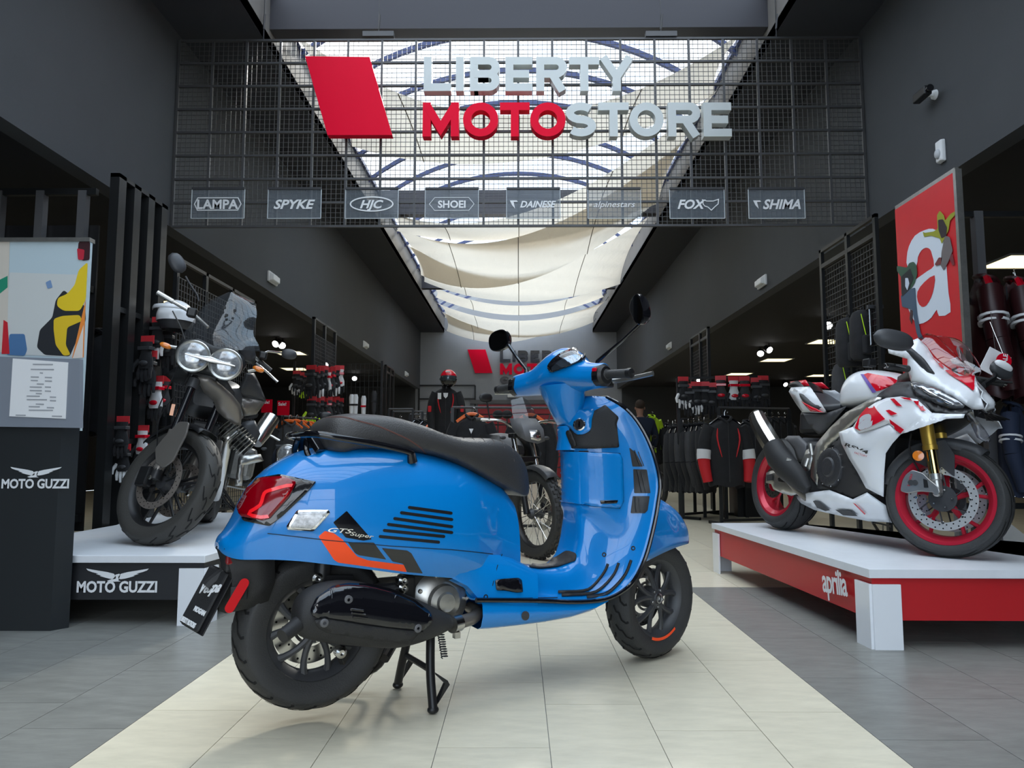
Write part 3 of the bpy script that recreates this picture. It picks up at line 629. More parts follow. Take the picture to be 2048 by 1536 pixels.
# pillion footrest on the lower panel
pf=rpoly(Z2((352,1045),(370,1038),(480,1032),(498,1045),(505,1110),(470,1112),(400,1100),(360,1098)),3)
decal('pillion_peg_recess',pf,SF,bvJ,'gloss',scooter,.003,.003)
line(Z2((330,1140),(345,1060),(370,960),(395,900)),1.6,bvJ); line(Z2((330,1144),(700,1140)),1.5,bvJ)
decal('sill_plug',ell2:=[(1050+8*math.cos(t/3*PI/3),1231+9*math.sin(t/3*PI/3)) for t in range(18)],SF,bvh_of([o for o in scooter.children if o.name.startswith('side_sill')][0]),'dgrey',scooter,.003)
for k,u in enumerate((1118,1131,1143)): decal('sill_notch',[(u,1238),(u+8,1234),(u+3,1243)],SF,bvh_of([o for o in scooter.children if o.name.startswith('side_sill')][0]),'black',scooter,.002)
# --- side decals and vents of the cowl
sl_=[((1100,516),(1300,543)),((1062,541),(1320,574)),((1030,569),(1330,608)),((1000,597),(1312,636) ),((980,626),(1265,655)),((960,655),(1240,682))]
for (a,b) in sl_: 
    a,b=Z1(a,b); b=(min(b[0],903),b[1]); decal('vent_slot',slot(a,b,6.2),SF,bvB,'black',scooter,.0018)
dec=[('orange',((665,655),(695,628),(740,640),(780,670),(850,750),(900,768),(1075,790),(1088,825),(760,780),(740,768))),
 ('black',((735,588),(800,532),(920,668),(880,675),(795,660))),('black',((805,682),(930,684),(990,765),(860,745),(840,735))),('black',((968,710),(1090,722),(1110,735),(1165,832),(1090,825),(1070,785),(1020,775)))]
for c_,P in dec: decal('side_stripe',rpoly(Z1(*P),2,2),SF,bvB,'orange' if c_=='orange' else 'gloss',scooter,.0016,seg=10,label='orange side stripe' if c_=='orange' else None)
line(Z1((420,640),(700,672),(1000,700),(1296,718)),1.6,bvB,off=.0022); line([(900,1099),(940,1103),(985,1108)],1.6,bvB,off=.0022)
q=Z1((812,648),(820,660),(925,664),(805,660)); surf_text('Super',*q[0],*q[2],10,SF,bvB,scooter,'chrome',.004,.25,.01)
q=Z1((700,632),(820,640)); surf_text('GTS',*q[0],*q[1],9,SF,bvB,scooter,'chrome',.004,.35,.01)
# tail light
dec=decal('tail_light_surround',rpoly(Z1((370,382),(480,362),(655,395),(600,455),(490,560),(430,605),(310,582),(298,540),(330,450)),4),SF,bvB,'gloss',scooter,.002,.004)
tl_=decal('tail_light',rpoly(Z1((405,392),(500,380),(562,402),(525,470),(435,568),(400,580),(312,565),(302,522),(345,440)),5),SF,bvB,'lens',scooter,.008,.010)
bvT=bvh_of(tl_)
line(spl(Z1((440,432),(540,410),(508,470),(425,558),(330,546),(385,505),(405,450)),3,True)+Z1((440,432)),7,bvT,'lens2',.002,'light_guide')
ti=decal('turn_signal',rpoly(Z1((562,528),(712,526),(720,542),(640,630),(516,622),(510,606)),4),SF,bvB,'chrome',scooter,.002,.003)
tg=decal('signal_lens',rpoly(Z1((572,536),(702,534),(706,546),(634,618),(530,612)),3),SF,bvh_of(ti),mat('clear_lens',(.55,.55,.57),.1,coat=1,noise=.5,nscale=60),ti,.002,.003)
# --- seat
st=[]
for x,zb,zt,w in ((-.012,.905,.935,.06),(-.004,.885,.965,.108),(.02,.875,.987,.138),(.055,.872,.999,.152),(.10,.882,1.004,.160),(.22,.882,.998,.166),(.33,.870,.972,.168),(.42,.850,.942,.163),(.50,.82,.928,.155),(.58,.785,.926,.145),(.66,.748,.922,.130),(.73,.72,.893,.112),(.78,.705,.845,.088),(.81,.71,.79,.055),(.82,.725,.76,.03)):
    h=zt-zb; st.append((x,[(0,zb),(w*.7,zb),(w*.93,zb+.06*h),(w,zb+.3*h),(w*.97,zb+.6*h),(w*.83,zb+.88*h),(w*.5,zb+.985*h),(0,zt)]))
ss=spl([[x]+[c for p in h for c in p] for x,h in st],3); st=[(s[0],[(s[1+2*i],s[2+2*i]) for i in range(8)]) for s in ss]
rg=hull_loft(None,st); seat=M().loft(rg,closed=False).add(rg[0],[tuple(range(len(rg[0])))]).add(rg[-1],[tuple(range(len(rg[-1])))]).build('seat','leather',scooter,ang=70)
bvSe=bvh_of(seat)
for P in (((575,905),(700,900),(800,905),(950,945),(1100,985),(1300,1070),(1400,1120),(1500,1190),(1545,1250)),):
    pts=spl([(520+a/4.655,640+b/4.655) for a,b in P],4)
    for dv in(0,1.7):
        c=[]
        for u,v in pts:
            o,d=SF.rl(u,v+dv); h=bvSe.ray_cast(o,d)
            if h[0] is not None: c.append(h[0]+h[1].normalized()*.0006*(1 if h[1].dot(d)<0 else -1))
        M().tube(c,.0009,4).build('stitching','stitch',seat)
for k in range(9):   # ribbed rider seat: raised stitched bands
    x=.40+.042*k; c=[]
    for j in range(-8,9):
        y=.115*j/8; h=bvSe.ray_cast(Vector((x-.03*abs(j)/8,y,1.3)),Vector((0,0,-1)))
        if h[0] is not None: c.append(h[0]+Vector((0,0,.0008)))
    if len(c)>3: M().tube(c,.0013,4).build('stitching',mat('seam_brown',(.10,.08,.07),.6),seat)
# --- grab rail
rp=[(824,906,-.172),(800,899,-.19),(740,886,-.198),(680,876,-.192),(640,869,-.175)]; P=[S(*a) for a in rp]; P+= [Vector((P[-1].x-.02,-.14,P[-1].z+.002)),Vector((P[-1].x-.035,-.06,P[-1].z+.002)),Vector((P[-1].x-.04,0,P[-1].z+.002))]
P+= [Vector((p.x,-p.y,p.z)) for p in P[-2::-1]]; P=spl([tuple(p) for p in P],4)
gr=M().tube(P,.0115,10,sq=.8).build('grab_rail','gloss',scooter)
for sg in(-1,1):
    b=S(824,906,-.172); M().tube([(b.x-.004,sg*.172,b.z),(b.x+.005,sg*.165,b.z-.03)],[.014,.018],10).build('rail_mount','gloss',scooter)
    M().tube(spl([(-.055,sg*.06,.915),(-.06,sg*.075,.88),(-.05,sg*.09,.85),(-.035,sg*.10,.83)],3),.010,8).build('rail_bracket','gloss',scooter)
    M().bar((-.045,sg*.06,.93),(-.02,sg*.10,.875),.035,.02).build('rail_bracket','gloss',scooter,smooth=False,bevel=.004)
# --- rear mudguard, plate holder
mg=[(-.30,.09,.58),(-.275,.085,.50),(-.27,.075,.44),(-.285,.06,.38)]
m=M(); rows=[]
for x,w_,z in mg: rows.append([Vector((x+.12,-w_-.01,z+.03)),Vector((x+.06,-w_,z+.01)),Vector((x,-w_*.8,z)),Vector((x-.012,0,z)),Vector((x,w_*.8,z)),Vector((x+.06,w_,z+.01)),Vector((x+.12,w_+.01,z+.03))])
m.loft(rows,closed=False).build('mudguard','matt',scooter,solid=.006)
pc=[S(421,1131,.062),S(458,1147,-.062),S(392,1264,-.062),S(357,1243,.062)]
F_=frame(pc[3],pc[2]-pc[3],pc[0]-pc[3]); 
wd=((pc[2]-pc[3]).length+(pc[1]-pc[0]).length)/2; hg=((pc[0]-pc[3]).length+(pc[1]-pc[2]).length)/2
pl=M().box((0,0,-.012),(wd,hg,0),F_).build('plate_holder','matt',scooter,smooth=False,bevel=.006)
M().box((-.004,-.004,-.018),(wd+.02,hg+.004,-.012),F_).build('plate_back','black',pl,smooth=False,bevel=.003)
text_mesh('Vespa',.050,.001,F_@Matrix.Translation((wd*.16,hg*.52,.0012))@Matrix.Rotation(R(14),4,'Z'),.0012,.45).build('lettering','whitem',pl,smooth=False)
text_mesh('MOGAN',.020,.001,F_@Matrix.Translation((wd*.40,hg*.26,.0012)),.0008).build('lettering','whitem',pl,smooth=False)
text_mesh('LIBERTY MOTORS',.021,.001,F_@Matrix.Translation((wd*.04,hg*.03,.0012)),.0004,0,sx=.62).build('lettering','whitem',pl,smooth=False)
M().tube(spl([(-.28,0,.50),(-.32,-.0,.47),(-.335,0,.455)],4),.02,8).build('plate_bracket','matt',scooter)
a,b=S(489,1166,-.10),S(460,1216,-.10); F_=frame(a,b-a,Vector((-.3,-1,.1))); ln=(b-a).length
rf=M().prism([F_@Vector((p[0],0,p[1])) for p in [(q.x,q.y) for q in [Vector(c) for c in slot((0,0),(ln,0),.028,6)]]],F_.to_3x3()@Vector((0,.012,0))).build('side_reflector',mat('reflector_red',(.50,.003,.006),.5,spec=.15),scooter,smooth=False)
M().bar(S(478,1186,-.08),S(478,1186,.02),.05,.04).build('reflector_bracket','matt',scooter,smooth=False,bevel=.004)
p=S(468,1115,-.06); M().cb(p,(.05,.03,.04)).build('plate_lamp','lens',scooter,smooth=False,bevel=.006); M().cb(p+Vector((.01,.04,-.01)),(.07,.09,.07)).build('lamp_mount','matt',scooter,smooth=False,bevel=.008)
# --- wheels
GV=[(.12,0),(.3,.3),(.5,.35),(.62,.75),(.85,.95),(.98,.9)]
def sc_wheel(mx,Rt,hw,Rr,label,orange):
    t=tyre(scooter,mx,Rt,hw,Rr,'wheel',GV,20,label=label); rim(t,mx,Rr,.046,'dgrey')
    for i in range(5):
        a=2*PI*i/5+.35; m=M()
        for s_ in(-1,1):
            pts=[]
            for k in range(6):
                f=k/5; r_=.035+(Rr-.05)*f; aa=a+s_*(.10+.27*f**1.2); pts.append((math.cos(aa)*r_,-.028+.012*f,math.sin(aa)*r_))
            m.tube(pts,[.013,.012,.011,.011,.012,.016],8,sq=.8)
        m.xf(mx).build('spoke','dgrey',t)
    M().lathe([(.045,.04),(.048,-.02),(.044,-.034),(.024,-.040),(.020,-.046),(.012,-.046),(.011,-.036),(.0001,-.036)],(0,0,0),(0,1,0),28).xf(mx).build('hub','dgrey',t)
    M().lathe([(.021,-.041),(.021,-.049),(.015,-.050),(.0145,-.043)],(0,0,0),(0,1,0),24).xf(mx).build('axle_nut','steel',t)
    m=M()
    for i in range(5): a=2*PI*i/5+.98; bolt(m,(math.cos(a)*.036,-.036,math.sin(a)*.036),(0,-1,0),.0065,.006)
    m.xf(mx).build('wheel_bolt','steel',t)
    disc(t,mx,.075,.128,.045,'steel',18,2); M().ring([(.052,-.03+.055),(.062,-.03+.055),(.062,.03),(.052,.03)],(0,0,0),(0,1,0),40).xf(mx).build('sensor_ring','steel',t,smooth=False)
    if orange:
        P=[Vector((math.cos(a)*(Rr+.009),-.0545,math.sin(a)*(Rr+.006))) for a in [R(248+3*k) for k in range(20)]]; q=[Vector((math.cos(a)*(Rr-.001),-.0545,math.sin(a)*(Rr-.006))) for a in [R(248+3*k) for k in range(20)]]
        M().loft([[a,b] for a,b in zip(P,q)],closed=False).xf(mx).build('rim_stripe','orange',t,smooth=False,label='orange rim stripe')
    return t
sc_wheel(Matrix.Translation((0,0,.297)),.258,.069,.166,'rear wheel',False)
STE=R(10.8); MS=Matrix.Translation((1.462,0,.2505))@Matrix.Rotation(STE,4,'Z')
sc_wheel(MS,.2505,.0636,.166,'front wheel',True)
M().cb((.085,.05,.055),(.06,.05,.10)).xf(MS).build('brake_caliper','dgrey',scooter,smooth=False,bevel=.012)
M().tube([(-.01,.085,.01),(-.06,.09,.16),(-.11,.06,.38)],[.022,.026,.026],10).xf(MS).build('fork_arm','dgrey',scooter)
M().tube([(-.06,-.0,.30),(-.16,0,.62)],.03,10).xf(MS).build('steering_tube','black',scooter)
# front mudguard
st=[]
for x,zb,zt,w in ((1.70,.478,.488,.018),(1.69,.472,.520,.042),(1.655,.468,.572,.064),(1.60,.468,.622,.080),(1.53,.465,.66,.092),(1.45,.455,.69,.098),(1.37,.44,.70,.10),(1.28,.42,.69,.10)):
    h=zt-zb; st.append((x-1.462,[(w,zb-.2505),(w*1.0,zb-.2505+.35*h),(w*.93,zb-.2505+.65*h),(w*.7,zb-.2505+.88*h),(w*.35,zb-.2505+.97*h),(0,zt-.2505)]))
ss=spl([[x]+[c for p in h for c in p] for x,h in st],3); st=[(s[0],[(s[1+2*i],s[2+2*i]) for i in range(6)]) for s in ss]
M().loft(hull_loft(None,st),closed=False).xf(MS).build('front_mudguard','blue',scooter,ang=60,solid=.003)
# --- headset, in the steered frame
MH=Matrix.Translation((.985,0,1.165))@Matrix.Rotation(STE,4,'Z')@Matrix.Rotation(R(-1),4,'X')
st=[]
for y,cx,cz,rx,rz in ((-.255,0,.0,.036,.040),(-.25,0,.0,.043,.047),(-.20,.004,.002,.048,.051),(-.15,.018,.008,.062,.058),(-.10,.035,.022,.085,.074),(-.05,.05,.036,.108,.092),(0,.055,.042,.116,.10)):
    st.append((y,cx,cz,rx,rz))
st+=[(-a[0],*a[1:]) for a in st[-2::-1]]; ss=spl(st,4)
rg=[[Vector((cx+rx*math.cos(t)*(1 if math.sin(t)<0 else .92),y,cz+rz*math.sin(t))) for t in [2*PI*k/28 for k in range(28)]] for y,cx,cz,rx,rz in ss]
hs=M().loft(rg,caps=True).xf(MH).build('handlebar_cover','blue',scooter,ang=60)
bvH=bvh_of(hs)
rg=[]
for z,cx,rx,ry in ((-.02,.02,.075,.115),(-.06,.03,.078,.098),(-.10,.045,.075,.082),(-.145,.062,.068,.070),(-.18,.078,.062,.062)): rg.append([Vector((cx+rx*math.cos(t),ry*math.sin(t),z)) for t in [2*PI*k/28 for k in range(28)]])
M().loft(rg,caps=True).xf(MH).build('steering_column_cover','blue',scooter,ang=60)
M().lathe([(.062,0),(.066,-.004),(.064,-.05),(.072,-.10)],(0,0,0),(0,0,1),28).xf(MH@Matrix.Translation((.083,0,-.183))).build('column_base','blue',scooter,ang=60)
disp=decal('instrument_surround',rpoly(Z3((708,790),(745,735),(820,675),(920,635),(985,632),(1030,670),(1040,710),(1010,740),(900,790),(735,845)),14,4),SF,bvH,'gloss',scooter,.003,.006)
decal('instrument_display',rpoly(Z3((735,795),(790,740),(880,690),(960,672),(1005,700),(985,728),(880,775),(745,825)),10,4),SF,bvh_of(disp),mat('display_glass',(.20,.24,.30),.05,metal=.9),disp,.002)
# grips, switches, levers, mirrors
for sg in(-1,1):
    g=M().tube([(0,sg*.25,0),(0,sg*.262,0),(0,sg*.27,0),(0,sg*.365,-.005)],[.03,.03,.0175,.0175],14); g.xf(MH).build('grip','rub',scooter)
    M().tube([(0,sg*.363,-.005),(0,sg*.367,-.005),(0,sg*.385,-.006),(0,sg*.389,-.006)],[.012,.019,.019,.012],12).xf(MH).build('bar_end','black',scooter)
    M().lathe([(.028,0),(.044,.005),(.044,.035),(.034,.045)],(-.004,sg*.222 if sg>0 else -.222,-.002),(0,sg,0),20).xf(MH).build('switch_pod','black',scooter)
    M().cb((-.045,sg*.242,.018),(.012,.018,.014)).xf(MH).build('switch_button','red' if sg<0 else 'black',scooter,smooth=False,bevel=.002)
    M().cb((-.045,sg*.242,-.014),(.012,.024,.02)).xf(MH).build('switch_button','gloss',scooter,smooth=False,bevel=.002)
    M().tube(spl([(.045,sg*.235,-.02),(.058,sg*.27,-.02),(.05,sg*.34,-.018),(.045,sg*.43,-.012),(.044,sg*.45,-.010)],4),[.009]*16+[.011],8,sq=.6).xf(MH).build('brake_lever','alu',scooter)
    M().cb((.03,sg*.225,-.03),(.06,.05,.03)).xf(MH).build('lever_mount','black',scooter,smooth=False,bevel=.006)
# mirrors (glass towards the rider)
def mirror(cu,cv,y,wpx,hpx,rot,base,nm,lb,tear=0):
    c=S(cu,cv,y); sc_=c; n=Vector((-1,.18 if y<0 else -.35,-.05)).normalized(); F_=frame(c,Vector((0,-1,0)).cross(Vector((0,0,1))) if False else Vector((n.y,-n.x,0)),(0,0,1))
    dist=(Vector(SF.mx@c)-Vector(CP)).length; k=dist/FPX
    P=[]
    for i in range(28):
        t=2*PI*i/28; x=math.cos(t);z=math.sin(t); x=math.copysign(abs(x)**.8,x);z=math.copysign(abs(z)**.8,z)
        a=x*wpx/2*k*(1+tear*z); b=z*hpx/2*k; P.append((a*math.cos(rot)-b*math.sin(rot),a*math.sin(rot)+b*math.cos(rot)))
    rgs=[[F_@Vector((p[0]*s_,p[1]*s_,q)) for p in P] for s_,q in((.55,-.04),(.85,-.03),(1,-.012),(1,.004),(.93,.006))]
    if (F_.to_3x3()@Vector((0,0,1))).dot(n)<0: rgs=[[F_@Vector((p[0]*s_,p[1]*s_,-q)) for p in P] for s_,q in((.55,-.04),(.85,-.03),(1,-.012),(1,.004),(.93,.006))]; zz=-.0062
    else: zz=.0062
    o=M().loft(rgs,caps=True).build(nm,'gloss',scooter,label=lb); M().add([F_@Vector((p[0]*.92,p[1]*.92,zz)) for p in P],[tuple(range(28))]).build('mirror_glass','mirror',o,smooth=False)
    b0=MH@Vector(base); e=c+Vector((.03,0,-hpx/2*k*.55)) if y<0 else c+Vector((.02,-wpx/2*k*.7,-hpx/2*k*.35))
    M().tube([b0,b0+Vector((0,0,.02)),b0.lerp(e,.5)+Vector((0,0,.006)),e],[.015,.008,.0065,.008],8).build('mirror_stem','gloss',scooter)
    return o
mirror(1276,620,-.36,44,66,R(-32),(.02,-.20,.04),'mirror','right mirror raised high with teardrop housing',.2)
mirror(998,681,.40,52,42,R(-8),(.0,.19,.045),'mirror','left mirror with rounded black housing')
# --- engine, exhaust, stand
rows=[]
for u,vt,vb,ry in ((593,1226,1254,.02),(598,1205,1268,.045),(615,1184,1280,.058),(650,1168,1288,.066),(700,1163,1294,.07),(750,1172,1299,.07),(800,1186,1300,.068),(845,1203,1290,.06),(880,1220,1276,.048),(905,1231,1264,.032),(915,1236,1260,.026)):
    a=S(u,vt,-.235);b=S(u,vb,-.235); rows.append([a.x,(a.z+b.z)/2,(a.z-b.z)/2,ry])
rows=spl(rows,3)
muf=M().loft([[Vector((x,-.20+ry*math.cos(t)*-1,cz+rz*math.sin(t))) for t in [2*PI*k/28 for k in range(28)]] for x,cz,rz,ry in rows],caps=True).build('muffler','matt',scooter,ang=60)
bvM=bvh_of(muf)
hsd=decal('heat_shield',rpoly(Z1((622,1010),(650,955),(720,905),(800,888),(900,895),(1020,925),(1120,970),(1195,1025),(1205,1065),(1160,1100),(1000,1085),(800,1055),(690,1040),(640,1045)),8,4),SF,bvM,'gloss',scooter,.004,.006)
decal('lower_heat_shield',rpoly(Z1((640,1050),(700,1045),(900,1078),(1100,1102),(1170,1105),(1130,1125),(1100,1165),(1060,1160),(900,1142),(700,1110),(655,1085)),6,3),SF,bvM,'matt',scooter,.003,.004)
bvHs=bvh_of(hsd)
for p in Z1((802,955),(686,1066),(1134,1092)):
    o,d=SF.rl(*p); h=bvM.ray_cast(o,d)
    if h[0] is not None: m=M(); n=Vector((0,-1,0)); m.lathe([(.013,0),(.013,.012),(.010,.014),(.005,.014),(.005,.008),(.0001,.008)],h[0]+n*.004,n,14); m.build('shield_bolt','grey',scooter)
for k in range(3):
    p=Z1((820+5*k,1005+18*k),(880+10*k,1013+18*k),(905+12*k,1005+18*k)); 
    c=[]
    for u,v in [(p[0][0]+(p[1][0]-p[0][0])*j/6,p[0][1]+(p[1][1]-p[0][1])*j/6) for j in range(7)]:
        o,d=SF.rl(u,v); h=bvHs.ray_cast(o,d)
        if h[0] is not None: c.append(h[0]+Vector((0,-.001,0)))
    if len(c)>2: M().tube(c,.004,6).build('shield_rib','gloss',hsd)
a=S(592,1250,-.235); M().tube([a+Vector((.03,.02,.01)),a+Vector((-.045,-.025,-.022))],[.024,.021],14).build('exhaust_tip','matt',scooter)
M().tube(spl([S(905,1248,-.22),S(925,1243,-.20),S(945,1236,-.17),S(955,1225,-.12),S(940,1215,-.05)],4),.022,12).build('exhaust_pipe','bronze',scooter)
a,b=S(903,1249,-.222),S(918,1245,-.21); M().tube([a,b],.029,14).cb((a+b)/2+Vector((0,-.01,-.035)),(.02,.02,.02)).build('pipe_clamp','steel',scooter)
c=S(880,1200,-.12)
eng=M().lathe([(.10,.10),(.105,0),(.085,-.02),(.06,-.028),(.055,-.045),(.035,-.05),(.03,-.06),(.0001,-.062)],c,(0,1,0),28).build('engine_case','alu',scooter)
m=M()
for i in range(7): a=2*PI*i/7; bolt(m,(c.x+.092*math.cos(a),c.y-.016,c.z+.092*math.sin(a)),(0,-1,0),.008,.008)
m.build('case_bolt','steel',eng)
M().cb((.26,-.02,.36),(.34,.16,.14)).cb((.44,0,.40),(.18,.18,.16)).build('engine_block','dgrey',scooter,smooth=False,bevel=.02)
M().cb(S(812,1178,-.1),(.05,.06,.10)).cb(S(840,1160,-.08),(.10,.08,.06)).build('engine_bracket','black',scooter,smooth=False,bevel=.01)
for p in Z1((662,858),(775,1214),(1074,868),(1074,903)):
    c=S(*p,-.13); M().lathe([(.018,.03),(.018,0),(.010,-.006),(.006,-.006),(.0001,-.002)],c,(0,1,0),14).build('mount_bolt','steel',scooter)
M().bar(S(680,1300,-.12),S(690,1320,-.1),.02,.04).build('muffler_bracket','black',scooter,smooth=False,bevel=.004)
M().bar(S(636,1165,-.12),S(705,1165,-.12),.02,.05).build('muffler_bracket','black',scooter,smooth=False,bevel=.004)
M().tube([(0,.0,.297),(.25,.0,.33)],[.05,.07],14).build('swingarm','dgrey',scooter); M().tube([(-.02,-.11,.34),(.0,-.10,.55)],.028,12).build('shock_absorber','black',scooter)
# centre stand
f1=S(866,1420,-.155); f1.z=0; f2=Vector((f1.x,.155,0)); 
for sg,f in((-1,f1),(1,f2)):
    P=[Vector((.40,sg*.06,.275)),Vector((.385,sg*.085,.235)),Vector((.37,sg*.12,.12)),Vector((f.x,f.y,.018))]
    lg=M().tube(spl([tuple(p) for p in P],4),.0155,12).build('stand_leg','black',scooter)
    M().ball((f.x,f.y,.014),.017,sc=(1.2,1,.8)).build('stand_foot','black',lg)
    M().prism([Vector((f.x,f.y,.012)),Vector((f.x+.062,f.y,.085)),Vector((f.x+.054,f.y,.10)),Vector((f.x+.012,f.y,.13)),Vector((f.x+.014,f.y,.122)),Vector((f.x+.044,f.y,.092)),Vector((f.x+.018,f.y,.03))],(0,.014,0)).build('stand_spur','black',lg,smooth=False)
M().tube([Vector((.375,-.115,.13)),Vector((.375,.115,.13))],.011,8).build('stand_crossbar','black',scooter)
c0=Vector((.415,-.085,.285));c1=Vector((.425,-.115,.165)); P=[]
for k in range(90): t=k/89; q=c0.lerp(c1,t); P.append(q+Vector((math.cos(k*1.1)*.012,math.sin(k*1.1)*.012,0)))
M().tube(P,.0022,4).build('stand_spring','dgrey',scooter)
M().tube(spl([(.30,.10,.27),(.31,.13,.16),(.28,.17,.08),(.16,.21,.045)],4),.012,8).build('side_stand','black',scooter)
M().tube([(.30,.05,.19),(.25,-.0,.16)],.018,10).build('stand_stop','black',scooter)
# =================== PANEL TOOL ===================
def panel(name,pts,fr,m,parent,bulge=.0,th=.004,seg=14,ax=1,mirror=False,rad=0,label=None,zf=None,only=False,fit=False):
    """curved body panel: outline given as (pixel u, pixel v, depth) with depth a coordinate of the vehicle's own frame; bulges outwards between the edges"""
    if zf: pts=[(zf[0]+p[0]/zf[2],zf[1]+p[1]/zf[2],p[2]) for p in pts]
    if rad:
        q=rpoly([(p[0],p[1]) for p in pts],rad,3); 
    else: q=[(p[0],p[1]) for p in pts]
    ctl=[(np.array(p[:2],float),p[2]) for p in pts]
    for a,b in zip(pts,pts[1:]+pts[:1]): ctl.append(((np.array(a[:2],float)+np.array(b[:2],float))/2,(a[2]+b[2])/2))
    bm=bmesh.new(); vv=[bm.verts.new((p[0],p[1],0)) for p in q]; bm.faces.new(vv); bmesh.ops.triangulate(bm,faces=bm.faces)
    for _ in range(5):
        e=[x for x in bm.edges if x.calc_length()>seg]
        if not e: break
        bmesh.ops.subdivide_edges(bm,edges=e,cuts=1); bmesh.ops.triangulate(bm,faces=bm.faces)
    bmesh.ops.beautify_fill(bm,faces=bm.faces,edges=[e for e in bm.edges if not e.is_boundary])
    bm.verts.index_update(); sg=1 if sum(p[2] for p in pts)>0 else -1; n=len(q); vs=[]
    Q=[np.array(a) for a in q]
    dist=[]
    for v in bm.verts:
        p=np.array((v.co.x,v.co.y)); dm=1e9
        for i in range(n):
            a=Q[i];b=Q[(i+1)%n];ab=b-a;t=max(0,min(1,float((p-a)@ab)/max(float(ab@ab),1e-9))); dm=min(dm,float(np.linalg.norm(p-a-ab*t)))
        dist.append(dm)
    mx=max(dist) or 1
    if fit:
        A_=np.array([[1,c[0]/50,c[1]/50,c[0]*c[0]/2500,c[1]*c[1]/2500,c[0]*c[1]/2500] for c,_ in ctl]); co=np.linalg.lstsq(A_,np.array([d for _,d in ctl]),rcond=None)[0]
    for v,dm in zip(bm.verts,dist):
        p=np.array((v.co.x,v.co.y)); ws=0;s_=0
        for c,d in ctl: w_=1/(float((p-c)@(p-c))+4)**1.3; ws+=w_; s_+=w_*d
        k=dm/mx; d=(float(co@np.array([1,p[0]/50,p[1]/50,p[0]**2/2500,p[1]**2/2500,p[0]*p[1]/2500])) if fit else s_/ws)+sg*bulge*(1-(1-min(k,1))**2)
        vs.append(fr.pl(v.co.x,v.co.y,ax,d))
    fs=[[v.index for v in f.verts] for f in bm.faces]; bm.free(); o=None
    if not only: o=M().add(vs,fs).build(name,m,parent,ang=70,solid=th,label=label)
    if mirror or only: M().add([Vector((p.x,-p.y,p.z)) for p in vs],fs).build(name,m,parent,ang=70,solid=th,label=label)
    return o
def mirrory(ps): return [Vector((p.x,-p.y,p.z)) for p in ps]
def body_loft(st,sub=3):
    """st: (x,zbottom,ztop,halfwidth[,bottom width factor])"""
    o=[]
    for s_ in st:
        x,zb,zt,w=s_[:4]; b=s_[4] if len(s_)>4 else .85; h=zt-zb
        o.append([x]+[c for p in ((0,zb),(w*b,zb+.02*h),(w,zb+.3*h),(w*.96,zb+.62*h),(w*.75,zb+.88*h),(w*.4,zb+.98*h),(0,zt)) for c in p])
    ss=spl(o,sub); rg=hull_loft(None,[(s[0],[(s[1+2*i],s[2+2*i]) for i in range(7)]) for s in ss])
    return M().loft(rg).add(rg[0],[tuple(range(len(rg[0])))]).add(rg[-1],[tuple(range(len(rg[-1])))])
# =================== WHITE SPORT BIKE ===================
HP=.35; rho=.103; thb=-1.3286
_c=Vector((2.165,3.771,HP+.288*math.cos(rho))); _D=Vector((math.cos(thb),math.sin(thb),0)); _r=_c-_D*1.3776
_U=Fr((0,0,0),thb,rho).mx.to_3x3()@Vector((0,0,1)); PB=Fr(_r-_U*.288,thb,rho); P=PB.S
zf=(1490,640,3.073); Z5=lambda *p: zc(p,zf[:2],zf[2])
sport=thing('sport_motorcycle','white sport motorcycle with red wheels and red graphics on the red display platform','motorcycle',mx=PB.mx)
PL=lambda name,pts,m,**k: panel(name,pts,PB,m,sport,zf=zf,**k)
def sp_wheel(mx,Rt,hw,Rr,rw,lb,m='rimred'):
    t=tyre(sport,mx,Rt,hw,Rr,'wheel',[(.25,0),(.45,.5),(.6,1.1),(.8,1.5)],9,label=lb); rim(t,mx,Rr,rw,m,.02)
    for i in range(5):
        a=2*PI*i/5+.3; q=M()
        for s_ in(-1,1):
            q.tube([(math.cos(a+s_*.12)*.04,-.01,math.sin(a+s_*.12)*.04),(math.cos(a+s_*.05)*Rr*.5,-.005,math.sin(a+s_*.05)*Rr*.5),(math.cos(a+s_*.22)*(Rr-.02),0,math.sin(a+s_*.22)*(Rr-.02))],[.012,.008,.011],6)
        q.xf(mx).build('spoke',m,t)
    M().lathe([(.045,.05),(.05,0),(.045,-.05),(.02,-.055),(.0001,-.055)],(0,0,0),(0,1,0),24).xf(mx).build('hub','dgrey',t); return t
MR=Matrix.Translation((0,0,.312)); wr=sp_wheel(MR,.312,.096,.216,.082,'rear wheel with red rim')
disc(wr,MR,.06,.105,-.095,'steel',12,2)
MF=PB.inv@(Matrix.Translation(_c)@Fr((0,0,0),-.7858,rho).mx); WF=Fr((0,0,0),0); WF.mx=PB.mx@MF; WF.inv=WF.mx.inverted(); WF.c=WF.inv@Vector(CP); WF.r3=WF.inv.to_3x3()
wf_=sp_wheel(MF,.288,.058,.216,.052,'front wheel with red rim')
